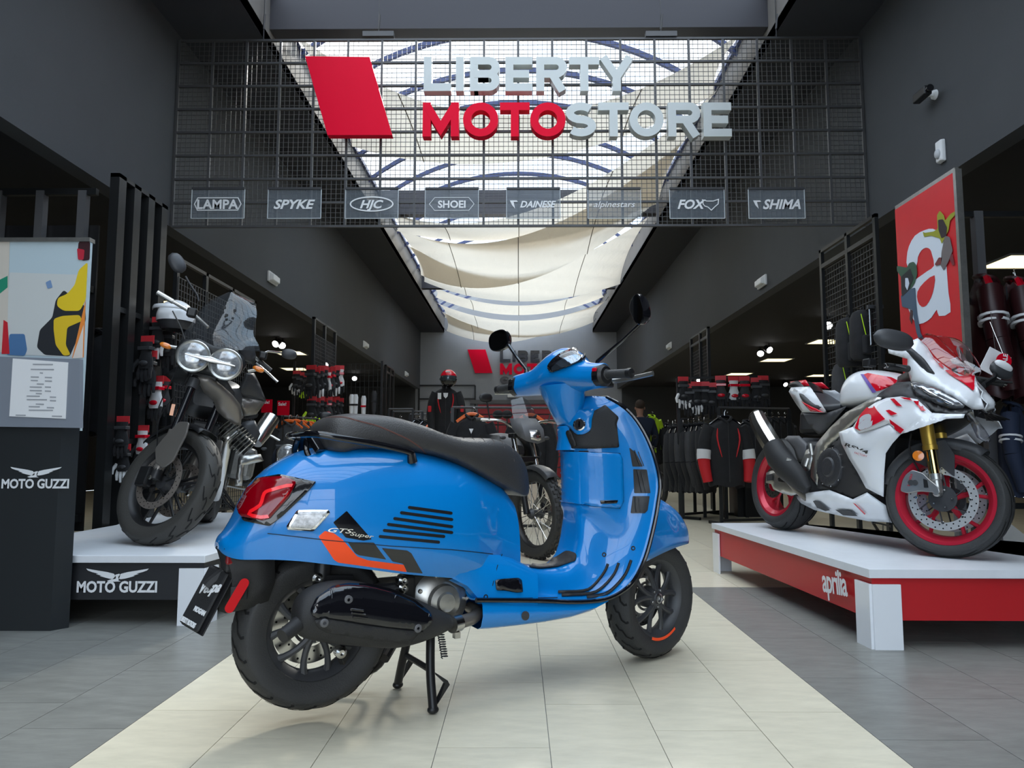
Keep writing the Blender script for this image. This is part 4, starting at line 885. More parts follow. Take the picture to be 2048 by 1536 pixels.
for y in(-.072,.072):
    disc(wf_,MF,.118,.158,y,mat('brushed_disc',(.62,.62,.62),.42,metal=.75),26,2); q=M()
    for i in range(6):
        a=2*PI*i/6+.2; q.bar((math.cos(a)*.055,y,math.sin(a)*.055),(math.cos(a+.3)*.122,y,math.sin(a+.3)*.122),.004,.014,(0,1,0))
    q.lathe([(.05,y-.004),(.065,y-.004),(.065,y+.004),(.05,y+.004)],(0,0,0),(0,1,0),28).xf(MF).build('disc_carrier','dgrey',wf_,smooth=False,kind='stuff')
    q=M(); sg=-1 if y<0 else 1
    for i in range(5): a=2*PI*i/5; bolt(q,(math.cos(a)*.045,y+sg*.006,math.sin(a)*.045),(0,sg,0),.006,.008)
    for i in range(8): a=2*PI*i/8; bolt(q,(math.cos(a)*.12,y+sg*.003,math.sin(a)*.12),(0,sg,0),.008,.004)
    q.xf(MF).build('disc_bolt','steel',wf_,kind='stuff')
# fork legs and calipers in the steered frame
Wz=lambda x,y_,d: WF.S(zf[0]+x/zf[2],zf[1]+y_/zf[2],d)
for sg in(-1,1):
    a,b,c,d=[Wz(*q) for q in((1105,600,-.105),(1140,800,-.105),(1165,945,-.105),(1185,1065,-.100))]
    if sg>0: a,b,c,d=mirrory([a,b,c,d])
    X=lambda m_:m_.xf(MF)
    X(M().tube([a,a.lerp(b,.85),b.lerp(a,.14),b],[.034,.032,.035,.035],16)).build('fork_tube','gold',sport)
    X(M().tube([b,c],.025,16)).build('fork_slider',mat('gold_tin',(.8,.62,.22),.12,metal=1),sport)
    X(M().tube([c,c.lerp(d,.3),c.lerp(d,.35),d],[.030,.030,.025,.024],14)).build('fork_foot','alu',sport)
    X(M().lathe([(.0001,-.03),(.012,-.03),(.018,-.022),(.018,.02)],d+Vector((0,sg*-.0,-.0)),(0,1 if sg<0 else -1,0),14)).build('axle_clamp','alu',sport)
cal=[(975,1035),(985,990),(1005,955),(1045,925),(1110,945),(1150,985),(1205,1030),(1215,1070),(1150,1060),(1080,1055),(1010,1068),(975,1055)]
for sg in(-1,1):
    ps=[Wz(x,y,-.085) for x,y in rpoly(cal,14,3)]
    if sg>0: ps=mirrory(ps)
    o=M().prism(ps,(0,sg*.045,0)).xf(MF).build('brake_caliper','alu',sport,smooth=False,bevel=.006)
    if sg<0:
        for x,y in((1020,1000),(1045,1000)): M().lathe([(.014,0),(.014,.003),(.0001,.004)],Wz(x,y,-.131),(0,-1,0),14).xf(MF).build('caliper_piston','dgrey',o)
        h=[Wz(x,y,-.1315) for x,y in((1095,975),(1120,985),(1128,1030),(1100,1030))]; M().prism(h,(0,-.001,0)).xf(MF).build('caliper_window','black',o,smooth=False)
        a=Wz(1012,1022,-.1315);b=Wz(1030,948,-.1315); 
        text_mesh('brembo',.020,.0004,MF@frame(a,b-a,Vector((-1,0,.3)))).build('lettering','red',o,smooth=False)
# front mudguard
rows=[]
for k in range(15):
    a=R(52+k*8.2); r0=.302; w_=.066 if 2<k<13 else .045; rows.append([Vector((math.cos(a)*r,y,math.sin(a)*r)) for r,y in((r0-.05,-w_-.004),(r0-.02,-w_),(r0-.002,-w_*.8),(r0+.006,-w_*.4),(r0+.008,0),(r0+.006,w_*.4),(r0-.002,w_*.8),(r0-.02,w_),(r0-.05,w_+.004))])
fm=M().loft(rows,closed=False).xf(MF).build('front_mudguard','dgrey',sport,solid=.004,ang=70)
for sg in(-1,1):
    ps=[Wz(x,y,-.074) for x,y in rpoly([(1000,850),(1110,770),(1230,735),(1290,830),(1290,965),(1205,900),(1195,950),(1120,905)],12,3)]
    if sg>0: ps=mirrory(ps)
    M().prism(ps,(0,sg*.006,0)).xf(MF).build('mudguard_stay','dgrey',sport,smooth=False)
o=Wz(1065,835,-.14); M().lathe([(.001,-.012),(.026,-.008),(.026,.008),(.001,.012)],o,(.3,-1,0),18).xf(MF).build('side_reflector','amber',sport)
M().tube([tuple(Wz(*q)) for q in((1020,700,-.12),(1010,780,-.13),(1025,850,-.13),(1060,910,-.12),(1070,935,-.10))],.005,6).xf(MF).build('brake_hose','black',sport)
# tank, seat, tail
tank=body_loft([(.655,.80,.86,.06),(.675,.79,.93,.115),(.73,.79,.985,.150),(.82,.79,1.005,.172),(.92,.79,.995,.182),(1.02,.79,.965,.18),(1.12,.79,.915,.155),(1.18,.80,.87,.11)]).build('fuel_tank','white',sport,ang=60)
body_loft([(.10,.93,.95,.05),(.17,.90,.962,.085),(.27,.865,.935,.115),(.37,.815,.88,.14),(.48,.775,.835,.15),(.59,.765,.825,.14),(.66,.775,.83,.10)]).build('seat','dgrey',sport)
body_loft([(.02,.975,.985,.03),(.06,.97,1.005,.06),(.15,.95,1.012,.075),(.24,.90,.975,.08),(.30,.87,.93,.05)]).build('seat_hump','black',sport)
PL('tail_fairing',[(270,440,-.055),(285,415,-.065),(400,410,-.09),(350,440,-.11),(335,470,-.115),(352,500,-.125),(420,535,-.145),(505,570,-.15),(440,570,-.13),(352,566,-.10),(318,520,-.08),(290,475,-.065)],'white',bulge=.012,mirror=True)
PL('tail_lamp',[(275,380,-.03),(375,368,-.06),(396,405,-.075),(340,407,-.06),(292,403,-.04)],'red',bulge=.004,mirror=True)
PL('tail_insert',[(345,498,-.135),(385,520,-.15),(485,568,-.16),(405,562,-.14)],'red',bulge=.003)
PL('subframe_cover',[(355,568,-.10),(505,572,-.14),(625,530,-.15),(560,610,-.14),(490,690,-.12),(455,705,-.11),(400,655,-.10),(430,640,-.10)],'dgrey',bulge=.01,mirror=True)
PL('frame_spar',[(800,470,-.185),(842,478,-.2),(800,530,-.2),(700,610,-.185),(590,710,-.165),(520,775,-.15),(470,850,-.14),(455,930,-.14),(445,1018,-.13),(405,965,-.125),(408,860,-.125),(440,760,-.14),(520,665,-.155),(620,570,-.17)],'alu',bulge=.012,mirror=True)
M().cb((.55,0,.42),(.42,.22,.34)).cb((.86,0,.42),(.30,.26,.42)).build('engine_block','dgrey',sport,smooth=False,bevel=.03)
M().cb((.45,0,.72),(.5,.14,.16)).build('airbox','black',sport,smooth=False,bevel=.03)
PL('engine_side_panel',[(600,690,-.19),(650,820,-.2),(720,980,-.18),(850,1080,-.16),(752,1062,-.16),(665,1105,-.155),(520,1050,-.15),(440,1035,-.14),(500,860,-.14),(545,780,-.15)],mat('engine_black',(.028,.028,.031),.45),bulge=.004)
c=P(*Z5((527,905))[0],-.165)
ec=M().lathe([(.118,.05),(.118,0),(.108,-.018),(.085,-.026),(.06,-.020),(.05,-.028),(.0001,-.030)],c,(0,1,0),28).build('clutch_cover',mat('engine_black'if 0 else 'clutch_black',(.035,.035,.038),.35,bump=.4,bscale=30),sport)
q=M()
for i in range(9): a=2*PI*i/9; bolt(q,(c.x+.112*math.cos(a),c.y-.005,c.z+.112*math.sin(a)),(0,-1,0),.007,.01)
q.build('cover_bolt','steel',ec,kind='stuff')
PL('belly_pan',[(310,1082,-.08),(345,1080,-.12),(392,1088,-.145),(392,1062,-.15),(520,1045,-.165),(665,1102,-.175),(752,1060,-.175),(868,1142,-.14),(888,1242,-.08),(760,1236,-.09),(600,1205,-.10),(430,1168,-.09),(345,1125,-.085)],'white',bulge=.02,mirror=True)
PL('lower_fairing',[(578,690,-.235),(665,656,-.245),(700,695,-.25),(800,668,-.25),(885,636,-.245),(960,700,-.23),(905,760,-.225),(865,820,-.215),(855,950,-.195),(852,1087,-.17),(745,1032,-.195),(690,930,-.215),(640,850,-.23),(595,760,-.235)],'white',bulge=.018,mirror=True)
uf=PL('upper_fairing',[(665,655,-.252),(705,600,-.24),(755,540,-.225),(800,510,-.215),(870,480,-.215),(960,470,-.22),(1060,488,-.215),(1120,545,-.20),(1150,572,-.2),(1240,578,-.20),(1352,578,-.175),(1343,603,-.175),(1240,607,-.215),(1085,606,-.235),(1040,640,-.235),(962,700,-.24),(885,636,-.25),(800,668,-.257),(700,695,-.257)],'white',bulge=.012)
PL('upper_fairing',[(665,655,-.252),(705,600,-.24),(755,540,-.225),(800,510,-.215),(870,480,-.215),(960,470,-.22),(1060,488,-.215),(1120,545,-.20),(1150,572,-.2),(1120,604,-.225),(1085,606,-.23),(1040,640,-.235),(962,700,-.24),(885,636,-.25),(800,668,-.257),(700,695,-.257)],'white',bulge=.012,only=True)
PL('headlight',[(1020,388,-.185),(1060,388,-.172),(1180,425,-.145),(1300,488,-.11),(1352,525,-.09),(1340,542,-.09),(1265,546,-.115),(1170,510,-.15),(1060,465,-.18),(1030,430,-.19)],mat('headlight_glass',(.30,.31,.33),.06,coat=1,metal=.6,noise=.7,nscale=26),bulge=.006,mirror=True)
for pts in(((1060,410,-.19),(1090,412,-.185),(1150,445,-.17),(1190,470,-.16),(1130,462,-.175)),((1180,465,-.165),(1230,490,-.15),(1300,525,-.125),(1240,520,-.14))): PL('light_strip',list(pts),'chrome',bulge=.002)
PL('nose_cowl',[(880,180,-.20),(960,168,-.185),(1010,135,-.15),(1062,113,-.125),(1120,165,-.10),(1160,232,-.085),(1270,315,-.06),(1372,352,-.02),(1395,335,.0),(1425,400,0),(1472,545,0),(1428,550,-.02),(1395,548,-.04),(1352,520,-.085),(1300,484,-.11),(1180,422,-.145),(1062,385,-.172),(1022,380,-.182),(1000,300,-.185),(1000,240,-.185),(885,205,-.205)],'white',bulge=.012,mirror=True,seg=11)
PL('intake',[(1050,468,-.17),(1170,514,-.14),(1262,550,-.11),(1345,545,-.085),(1400,552,-.04),(1360,577,-.13),(1240,575,-.16),(1140,572,-.17),(1095,510,-.185)],'black',mirror=True)
PL('cockpit_side_panel',[(780,502,-.17),(830,450,-.17),(935,383,-.15),(1020,378,-.165),(1052,465,-.175),(1110,510,-.18),(1150,572,-.185),(1060,494,-.195),(960,476,-.2),(870,486,-.2)],mat('engine_black',(.028,.028,.031),.45),bulge=.003,mirror=True)
PL('cockpit_shroud',[(935,385,-.12),(940,350,-.12),(990,320,-.13),(1005,255,-.14),(1025,250,-.14),(1050,380,-.17),(1000,385,-.15)],'black',mirror=True)
# inner black core so that nothing is hollow
body_loft([(1.0,.60,.84,.12),(1.15,.60,.84,.15),(1.3,.64,.84,.14),(1.42,.68,.84,.10),(1.5,.71,.80,.05)]).build('inner_cowl','black',sport)
body_loft([(.78,.30,.78,.10),(.9,.28,.78,.14),(1.05,.30,.72,.14),(1.12,.34,.66,.10)]).build('radiator','black',sport)
# decals
bvN=bvh_of(*[c for c in sport.children if c.name.startswith('nose_cowl')]); bvU=bvh_of(uf); bvTk=bvh_of(tank)
bvSd=bvh_of(*[c for c in sport.children if c.name.startswith(('lower_fairing','upper_fairing','belly_pan'))])
def dP(name,pts,m,bv,off=.009,**k): return decal(name,Z5(*pts),PB,bv,m,sport,off,0,12,**k)
pur=mat('purple_decal',(.16,.10,.38),.3); rd='red'
dP('red_graphic',((1150,228),(1175,250),(1270,310),(1370,350),(1398,322),(1412,350),(1405,430),(1398,442),(1350,400),(1260,340),(1200,290)),rd,bvN,label='red nose graphic')
dP('red_graphic',((690,640),(720,580),(770,525),(800,530),(820,560),(870,610),(830,632),(760,665),(735,690),(665,660)),rd,bvU,label='red side graphic with grey letter')
dP('red_graphic',((872,560),(895,555),(945,580),(905,590)),rd,bvU); dP('red_graphic',((900,488),(925,486),(975,535),(940,530)),rd,bvU)
dP('red_graphic',((960,478),(1055,485),(1120,540),(1145,566),(1085,562),(1040,500),(985,490)),rd,bvU)
dP('red_graphic',((868,620),(895,610),(985,672),(965,695),(910,665)),rd,bvU); dP('purple_graphic',((895,640),(915,640),(968,685),(960,698),(905,660)),pur,bvU,.0048)
dP('red_graphic',((735,340),(760,332),(900,360),(935,378),(925,405),(840,365),(790,360),(840,435),(815,440),(770,385)),rd,bvTk); dP('purple_graphic',((715,338),(735,338),(815,445),(790,450)),pur,bvTk)
dP('lower_graphic',((670,1120),(685,1125),(748,1185),(740,1190)),rd,bvSd); 
for pts in(((425,1110),(440,1105),(470,1115),(530,1165),(500,1170),(450,1150)),((560,1160),(660,1165),(700,1200),(610,1195))): dP('belly_vent',pts,'black',bvSd)
a=Z5((712,672))[0]; b=Z5((805,600))[0]
def ptxt(t,p0,p1,sz,bv,m,**k): q=Z5(p0,p1); return surf_text(t,*q[0],*q[1],sz,PB,bv,sport,m,**k)
ptxt('a',(712,668),(800,645),26,bvU,mat('logo_grey',(.45,.45,.47),.4),off=.014,shear=0,offset=.06)
ptxt('RSV4',(612,772),(765,828),7,bvSd,'black',off=.004,shear=.35,offset=.03); ptxt('FACTORY',(675,820),(755,845),4,bvSd,'red',off=.004,shear=.3)
ptxt('aprilia',(765,352),(870,378),5,bvTk,mat('pale_red',(.8,.25,.22),.4),off=.004); ptxt('aprilia',(1335,362),(1400,378),5,bvN,mat('pale_red',(.8,.25,.22),.4),off=.006)
ptxt('RSV4',(298,435),(322,447),4,bvh_of(*[c for c in sport.children if c.name.startswith('tail_fairing')]),'black',off=.004,shear=.3)
# windscreen
cen=[P(*Z5(q)[0],0) for q in((1112,97),(1180,105),(1250,165),(1320,245),(1392,335))]; ed=[(1060,118,-.115),(1110,150,-.135),(1180,235,-.125),(1270,300,-.09),(1370,345,-.03)]; ed=[P(*Z5(q[:2])[0],q[2]) for q in ed]
rows=[]
for c_,e in zip(cen,ed): rows.append([e,e.lerp(c_,.45)+Vector((.035,-.03 if 0 else 0,.02)),c_,(mirrory([e])[0]).lerp(c_,.45)+Vector((.035,0,.02)),mirrory([e])[0]])
rr_=spl([[c for p in r_ for c in p] for r_ in rows],3); rr_=[[Vector(r_[3*i:3*i+3]) for i in range(5)] for r_ in rr_]; rr_=[[Vector(q) for q in spl([tuple(p) for p in r_],3)] for r_ in rr_]
M().loft(rr_,closed=False).build('windscreen',glassy('tinted_screen',(.75,.60,.60),.10),sport)
PL('wrapped_winglet',[(1340,548,1.52),(1400,548,1.56),(1412,600,1.56),(1470,665,1.56),(1520,742,1.56),(1480,757,1.54),(1425,722,1.52),(1388,640,1.5),(1350,600,1.5)],glassy('clear_wrap',(.62,.62,.66),.16,.2),th=.002,ax=0)
# mirrors, bars
def lozenge(c,ax,upv,l,h,d,pw=1.0):
    F_=frame(c,ax,upv); rg=[]
    for k in range(13):
        t=-1+2*k/12; w_=max(1-abs(t)**2.4,.0)**.5; sh=.12*t; rg.append([F_@Vector((t*l/2,math.sin(a)*h/2*w_+.0,math.cos(a)*d/2*w_)) for a in [2*PI*j/16 for j in range(16)]])
    return M().loft(rg,caps=True)
c=P(*Z5((912,122))[0],-.38); lozenge(c,(.25,.9,-.12),(0,0,1),.205,.105,.07).build('mirror','dgrey',sport,label='dark right mirror')
PL('mirror_stem',[(972,168,-.22),(1025,172,-.19),(1100,240,-.16),(1165,330,-.13),(1115,322,-.15),(1040,240,-.18)],'dgrey',th=.012)
c=P(*Z5((1575,310))[0],.36); o=lozenge(c,(.1,.95,-.35),(0,0,1),.14,.085,.05).build('mirror','dgrey',sport); lozenge(c+Vector((.012,.0,.022)),(.1,.95,-.35),(0,0,1),.11,.05,.045).build('mirror_back','whitem',sport,label='white film on the back of the left mirror'); 
M().tube([c+Vector((0,-.04,-.03)),P(*Z5((1530,360))[0],.28),P(*Z5((1465,405))[0],.15)],[.02,.016,.02],8,sq=.6).build('mirror_stem','black',sport)
for sg in(-1,1):
    a=P(*Z5((868,283))[0],-.36); b=P(*Z5((1000,300))[0],-.20)
    if sg>0: a,b=mirrory([a,b])
    M().tube([a,b],.018,12).build('grip','rub',sport); M().tube([a,a+(a-b).normalized()*.012],.016,12).lathe([(.016,0),(.011,.02)],a,(a-b).normalized(),12).build('bar_end','steel',sport)
    M().tube([b,a+Vector((.06,0,-.0))],.006,8).build('brake_lever','black',sport)
M().cb(P(*Z5((765,265))[0],-.05),(.06,.06,.05)).build('fluid_reservoir','black',sport,smooth=False,bevel=.01)
# swing arm, exhaust, rear
sw=PL('swing_arm',[(135,940,-.12),(165,928,-.13),(225,926,-.14),(262,940,-.145),(310,990,-.145),(345,1045,-.14),(338,1062,-.14),(290,1080,-.14),(235,1065,-.14),(178,1040,-.14),(165,1008,-.14),(132,1002,-.125)],'alu',bulge=.012,th=.01,mirror=True)
bvW=bvh_of(sw); dP('arm_window',((208,975),(225,960),(262,958),(278,968),(280,1000),(240,998),(212,992)),'black',bvW,.008)
dP('axle_slot',((138,955),(175,945),(178,985),(140,990)),'dgrey',bvW,.008)
PL('rear_hugger',[(225,748,-.04),(265,712,-.06),(335,712,-.08),(385,760,-.09),(402,830,-.09),(395,880,-.09),(330,872,-.09),(300,800,-.07),(255,755,-.05)],'grey',bulge=.02,mirror=True)
q=[P(*Z5(a[:2])[0],a[2]) for a in((70,588,-.235),(92,640,-.235),(130,710,-.23),(185,800,-.22))]
def oct_tube(m_,pts,ra,rb,n=8):
    rg=[]
    for i,(p,a,b) in enumerate(zip(pts,ra,rb)):
        t=(pts[min(i+1,len(pts)-1)]-pts[max(i-1,0)]).normalized(); y=Vector((0,1,0)); y=(y-t*y.dot(t)).normalized(); x=t.cross(y); rg.append(ell(p,x*a,y*b,n,PI/n))
    return m_.loft(rg,caps=True)
oct_tube(M(),q,(.060,.068,.072,.072),(.05,.058,.06,.058),10).build('silencer','steel',sport,ang=25)
q2=[P(*Z5(a[:2])[0],a[2]) for a in((172,775,-.235),(205,845,-.232),(265,915,-.22),(330,980,-.20),(385,1045,-.17))]
oct_tube(M(),q2,(.075,.088,.085,.07,.035),(.065,.068,.065,.05,.03),14).build('exhaust_heat_shield','matt',sport)
oct_tube(M(),[q[0]+(q[0]-q[1]).normalized()*.012,q[0]],(.052,.064),(.044,.054),10).build('silencer_cap','black',sport)
M().tube([P(*Z5(a[:2])[0],a[2]) for a in((265,975,-.17),(320,1035,-.15),(380,1085,-.12),(430,1090,-.06))],[.025,.03,.032,.032],12).build('exhaust_pipe','bronze',sport)
for a,b in(((255,855,-.26),(320,880,-.2)),((385,850,-.17),(370,900,-.18)),((400,760,-.17),(410,830,-.16))): M().tube([P(*Z5(a[:2])[0],a[2]),P(*Z5(b[:2])[0],b[2])],.012,8).build('footpeg_part','alu',sport)
PL('heel_plate',[(380,800,-.15),(400,790,-.155),(415,850,-.155),(400,920,-.155),(385,930,-.15),(340,895,-.16),(350,870,-.16),(395,875,-.155)],'alu',bulge=.006,th=.008)
b=PB.Z(*Z5((848,1343))[0],.004); a=P(*Z5((785,1243))[0],b.y*.8); c=P(*Z5((848,1255))[0],b.y*.8); d=P(*Z5((900,1270))[0],b.y*.7)
M().tube([a,b],.010,8).build('side_stand','black',sport); M().tube([a,c,d],.006,6).build('stand_link','black',sport); M().tube([c,b],.005,6).build('stand_link','black',sport); M().cb(b+Vector((.0,.03,.0)),(.03,.08,.008)).build('stand_foot','black',sport,smooth=False)
# =================== DISPLAY PLATFORMS, TOTEM, HANGING SIGN ===================
def platform(pts,lbl,name,side,corner_legs,txt):
    P=[at(u,v,2,.35) for u,v in pts] if not isinstance(pts[0],Vector) else pts
    cx=sum(p.x for p in P)/len(P); cy=sum(p.y for p in P)/len(P)
    t=thing(name,lbl,'display platform',(cx,cy,0)); q=[Vector((p.x-cx,p.y-cy,0)) for p in P]
    ar=sum(a.x*b.y-b.x*a.y for a,b in zip(q,q[1:]+q[:1])); q=q if ar>0 else q[::-1]
    M().prism([p+Vector((0,0,.312)) for p in q],(0,0,.038)).build('deck',mat('deck_white',(.74,.76,.79),.35,noise=.04,nscale=6),t,smooth=False,bevel=.003)
    k=.985; s=[Vector((p.x*k,p.y*k,.0)) for p in q]; n=len(s)
    for i in range(n):
        a,b=s[i],s[(i+1)%n]; d=(b-a).normalized(); nr=Vector((d.y,-d.x,0)); M().prism([a+Vector((0,0,.125)),b+Vector((0,0,.125)),b+Vector((0,0,.312)),a+Vector((0,0,.312))],-nr*.018).build('apron',side,t,smooth=False)
    for c in corner_legs:
        i=min(range(n),key=lambda j:(P[0]-P[0]).length+abs((q[j]+Vector((cx,cy,0))-c).x)+abs((q[j]+Vector((cx,cy,0))-c).y)); v=s[i]; a=(s[i-1]-v).normalized(); b=(s[(i+1)%n]-v).normalized()
        o_=-(a+b).normalized()*.006
        for d in(a,b):
            nr=Vector((d.y,-d.x,0)); nr=nr if nr.dot(a+b)<0 else -nr
            M().prism([v+o_,v+o_+d*.125,v+o_+d*.125+Vector((0,0,.285)),v+o_+Vector((0,0,.285))],nr*.012).build('leg','white',t,smooth=False)
    return t,q,Vector((cx,cy,0))
redp=mat('red_platform_side',S3(186,30,36),.35); dkp=mat('black_platform_side',(.022,.023,.026),.45)
A=at(1738,1139,2,.35);B=at(1423,1046,2,.35)
Dp=at(1974,1092,2,.35);Ep=at(2048,1105,2,.35); dd=(Ep-Dp); Cp=Dp-dd*1.2; Ep2=Dp+dd*3.2
rp,q,ctr=platform([A,Vector((A.x+2.2,A.y-.02,.35)),Vector((A.x+2.2,Ep2.y,.35)),Ep2,Dp,Vector((Dp.x-.6,B.y+.02,.35)),B],'low red display platform with a white top under the white sport bike','display_platform',redp,[A,B],'aprilia')
d=(B-A).normalized(); a=A.lerp(B,.0)+Vector((0,0,0)); n=Vector((d.y,-d.x,0)); n=n if n.x<0 else -n
p0=at(1646,1185,0,0) if False else None
s_=.15; org=A.lerp(B,.42) # lettering on the long side
base=(A*.985+ctr*.015); 
def on_side(u,v): # point on the side plane
    nn=n; o=A+Vector((0,0,0)); o=Vector((ctr.x+(A.x-ctr.x)*.985,ctr.y+(A.y-ctr.y)*.985,0))+n*.021; r=Vector(ray(u,v)); t=(o-Vector(CP)).dot(nn)/r.dot(nn); return Vector(CP)+r*t
p1=on_side(1646,1182);p2=on_side(1696,1192); F_=frame(p1-ctr,p2-p1,Vector((0,0,1))); ln=(p2-p1).length
tm=text_mesh('aprilia',1,0,Matrix(),.02,0,spacing=.9); xs=[v[0] for v in tm.v]; k=ln/(max(xs)-min(xs)); tm.v=[(v[0]*k,v[1]*k*1.35,v[2]+.001) for v in tm.v]; tm.xf(F_).build('lettering','whitem',rp,smooth=False,label='white lettering aprilia')
_p=at(410,1111,2,.35)
pts=[Vector((at(60,1111,2,.35).x,_p.y,.35)),_p,at(500,1087,2,.35),at(640,1055,2,.35),at(600,1025,2,.35),at(300,1025,2,.35),at(232,1050,2,.35),at(120,1070,2,.35)]
lp,q,ctr=platform(pts,'low black display platform with a white top under the grey adventure bike','display_platform',dkp,[pts[1]],'')
def eagle(m,F_,w):  # spread-winged eagle emblem
    h=w*.2
    for s in(-1,1):
        m.prism([F_@Vector((s*x*w,y*w,0)) for x,y in ((.02,.03),(.06,.075),(.16,.10),(.32,.125),(.50,.155),(.47,.125),(.40,.10),(.30,.075),(.34,.07),(.25,.045),(.28,.04),(.19,.015),(.13,-.0),(.06,-.01),(.02,-.0))][::s],F_.to_3x3()@Vector((0,0,.002)))
    m.prism([F_@Vector((x*w,y*w,0)) for x,y in ((-.03,.06),(.03,.075),(.05,.05),(.03,0),(.02,-.03),(.06,-.045),(-.12,-.05),(-.16,-.035),(-.06,-.0),(-.035,.03))],F_.to_3x3()@Vector((0,0,.002)))
def guzzi(par,ctr,u0,u1,v,y,vt,wd_f):
    p1=at(u0,v,1,y)-ctr;p2=at(u1,v,1,y)-ctr; ln=(p2-p1).length; F_=frame(p1,p2-p1,Vector((0,0,1)))
    tm=text_mesh('MOTO GUZZI',1,0,Matrix(),.035,0); xs=[v_[0] for v_ in tm.v]; k=ln/(max(xs)-min(xs)); tm.v=[(v_[0]*k,v_[1]*k*1.15,v_[2]+.001) for v_ in tm.v]; tm.xf(F_).build('lettering','whitem',par,smooth=False,label='white lettering MOTO GUZZI')
    m=M(); c=at((u0+u1)/2+2,vt,1,y)-ctr; eagle(m,frame(c,p2-p1,Vector((0,0,1))),wd_f*ln); m.build('eagle_emblem','whitem',par,smooth=False,label='white spread eagle emblem')
yf=min(p.y for p in pts[:2]); yf2=ctr.y+(pts[1].y-ctr.y)*.985-.004
guzzi(lp,ctr,152,313,1184,yf2,1157,.78)
# totem
t=thing('display_totem','tall black totem with a rider poster, grey plate and price sheet at the left edge','totem',(-2.75,3.85,0)); o=Vector((-2.75,3.85,0))
X1=at(100,1262,2,0); yq=X1.y; c=lambda u,v,y=yq: at(u,v,1,y)-o
x1=X1.x-o.x; x0=x1-.95; zt=c(170,852).z
M().prism([Vector((x0,yq-o.y,0)),Vector((x1,yq-o.y,0)),Vector((x1+.05,yq-o.y+.07,0)),Vector((x1-.12,yq-o.y+.14,0)),Vector((x0,yq-o.y+.14,0))],(0,0,zt)).build('totem_body','dgrey' if 0 else mat('totem_black',(.018,.021,.023),.45),t,smooth=False)
a=c(0,850);b=c(164,856);e=c(164,719);f=c(12,708); M().prism([Vector((x0,a.y-.02,a.z)),b+Vector((0,-.02,0)),e+Vector((0,-.02,0)),Vector((x0,f.y-.02,f.z+.004))],(0,.03,0)).build('grey_plate',mat('plate_grey',S3(128,134,144),.5),t,smooth=False)
sh=M().prism([c(*q)+Vector((0,-.024,0)) for q in((25,833),(137,838),(142,726),(32,718))],(0,.003,0)).build('price_sheet','paper',t,smooth=False)
tg_=mat('print_grey',(.35,.36,.38),.7); m=M()
for (u,v,w) in ((72,731,40),(68,741,46),(86,748,6),(68,756,16),(96,757,14),(68,763,14),(96,764,14),(80,770,14),(66,776,24),(96,776,12),(66,783,24),(96,784,12),(78,789,12),(60,794,26),(106,796,12),(60,801,40),(106,803,12),(78,810,16),(64,815,22),(100,817,14),(64,822,48),(38,832,20),(110,834,20)):
    m.prism([c(*q)+Vector((0,-.0245,0)) for q in((u,v),(u+w,v+.6),(u+w,v-2),(u,v-2.4))],(0,-.0006,0))
m.build('print_lines',tg_,sh,smooth=False,kind='stuff')
yp=yq+.12; cp=lambda u,v,k=0: at(u,v,1,yp)-o+Vector((0,-k,0))
po=M().prism([Vector((x0,yp-o.y,zt-.02)),Vector((cp(168,720).x,yp-o.y,zt-.02)),Vector((cp(181,484).x,yp-o.y,cp(181,484).z)),Vector((x0,yp-o.y,cp(0,484).z))],(0,.02,0)).build('poster',mat('poster_pale_blue',S3(188,205,212),.5),t,smooth=False)
M().prism([Vector((x0,yp-o.y-.012,cp(0,484).z)),Vector((cp(182,484).x,yp-o.y-.012,cp(182,484).z)),Vector((cp(182,476).x,yp-o.y-.012,cp(182,476).z)),Vector((x0,yp-o.y-.012,cp(0,476).z))],(0,.05,0)).build('poster_rail','alu',t,smooth=False)
def pr(pts,col,k,nm='poster_print'): M().prism([cp(u,v,k) for u,v in pts],(0,-.0006,0)).build(nm,mat('print_%d_%d_%d'%col,S3(*col),.5),po,smooth=False)
pr(((20,545),(172,550),(165,715),(8,708)),(205,208,206),.001); pr(rpoly(((158,484),(181,484),(180,520),(165,522),(156,505)),4),(60,30,35),.003); pr(rpoly(((155,497),(170,500),(168,520),(157,520)),3),(190,40,60),.004)
pr(rpoly(((176,524),(172,600),(160,622),(128,622),(114,612),(116,596),(135,588),(150,570),(158,540)),6),(232,200,40),.002)
pr(rpoly(((112,600),(128,580),(140,590),(170,612),(172,640),(150,690),(140,713),(90,710),(74,695),(80,660),(105,635)),5),(42,44,48),.0012)
pr(rpoly(((108,638),(125,632),(160,630),(165,642),(135,655),(132,690),(142,710),(128,712),(112,690),(108,660)),5),(226,190,40),.0025)
pr(((172,600),(168,715),(145,716)),(236,140,60),.0028); pr(((168,650),(166,716),(146,717)),(225,215,205),.003)
pr(rpoly(((20,668),(50,668),(55,700),(50,712),(14,710)),4),(80,120,165),.0026); pr(((0,484),(20,484),(14,705),(0,705)),(208,200,188),.002); pr(((0,560),(16,552),(16,575),(0,588)),(40,140,110),.003); pr(((8,640),(16,645),(20,708),(4,708)),(200,40,50),.003)
pr(rpoly(((92,565),(102,560),(106,575),(96,578)),2),(120,150,190),.003)
guzzi(t,o,2,137,976,yq-.001,950,.76)
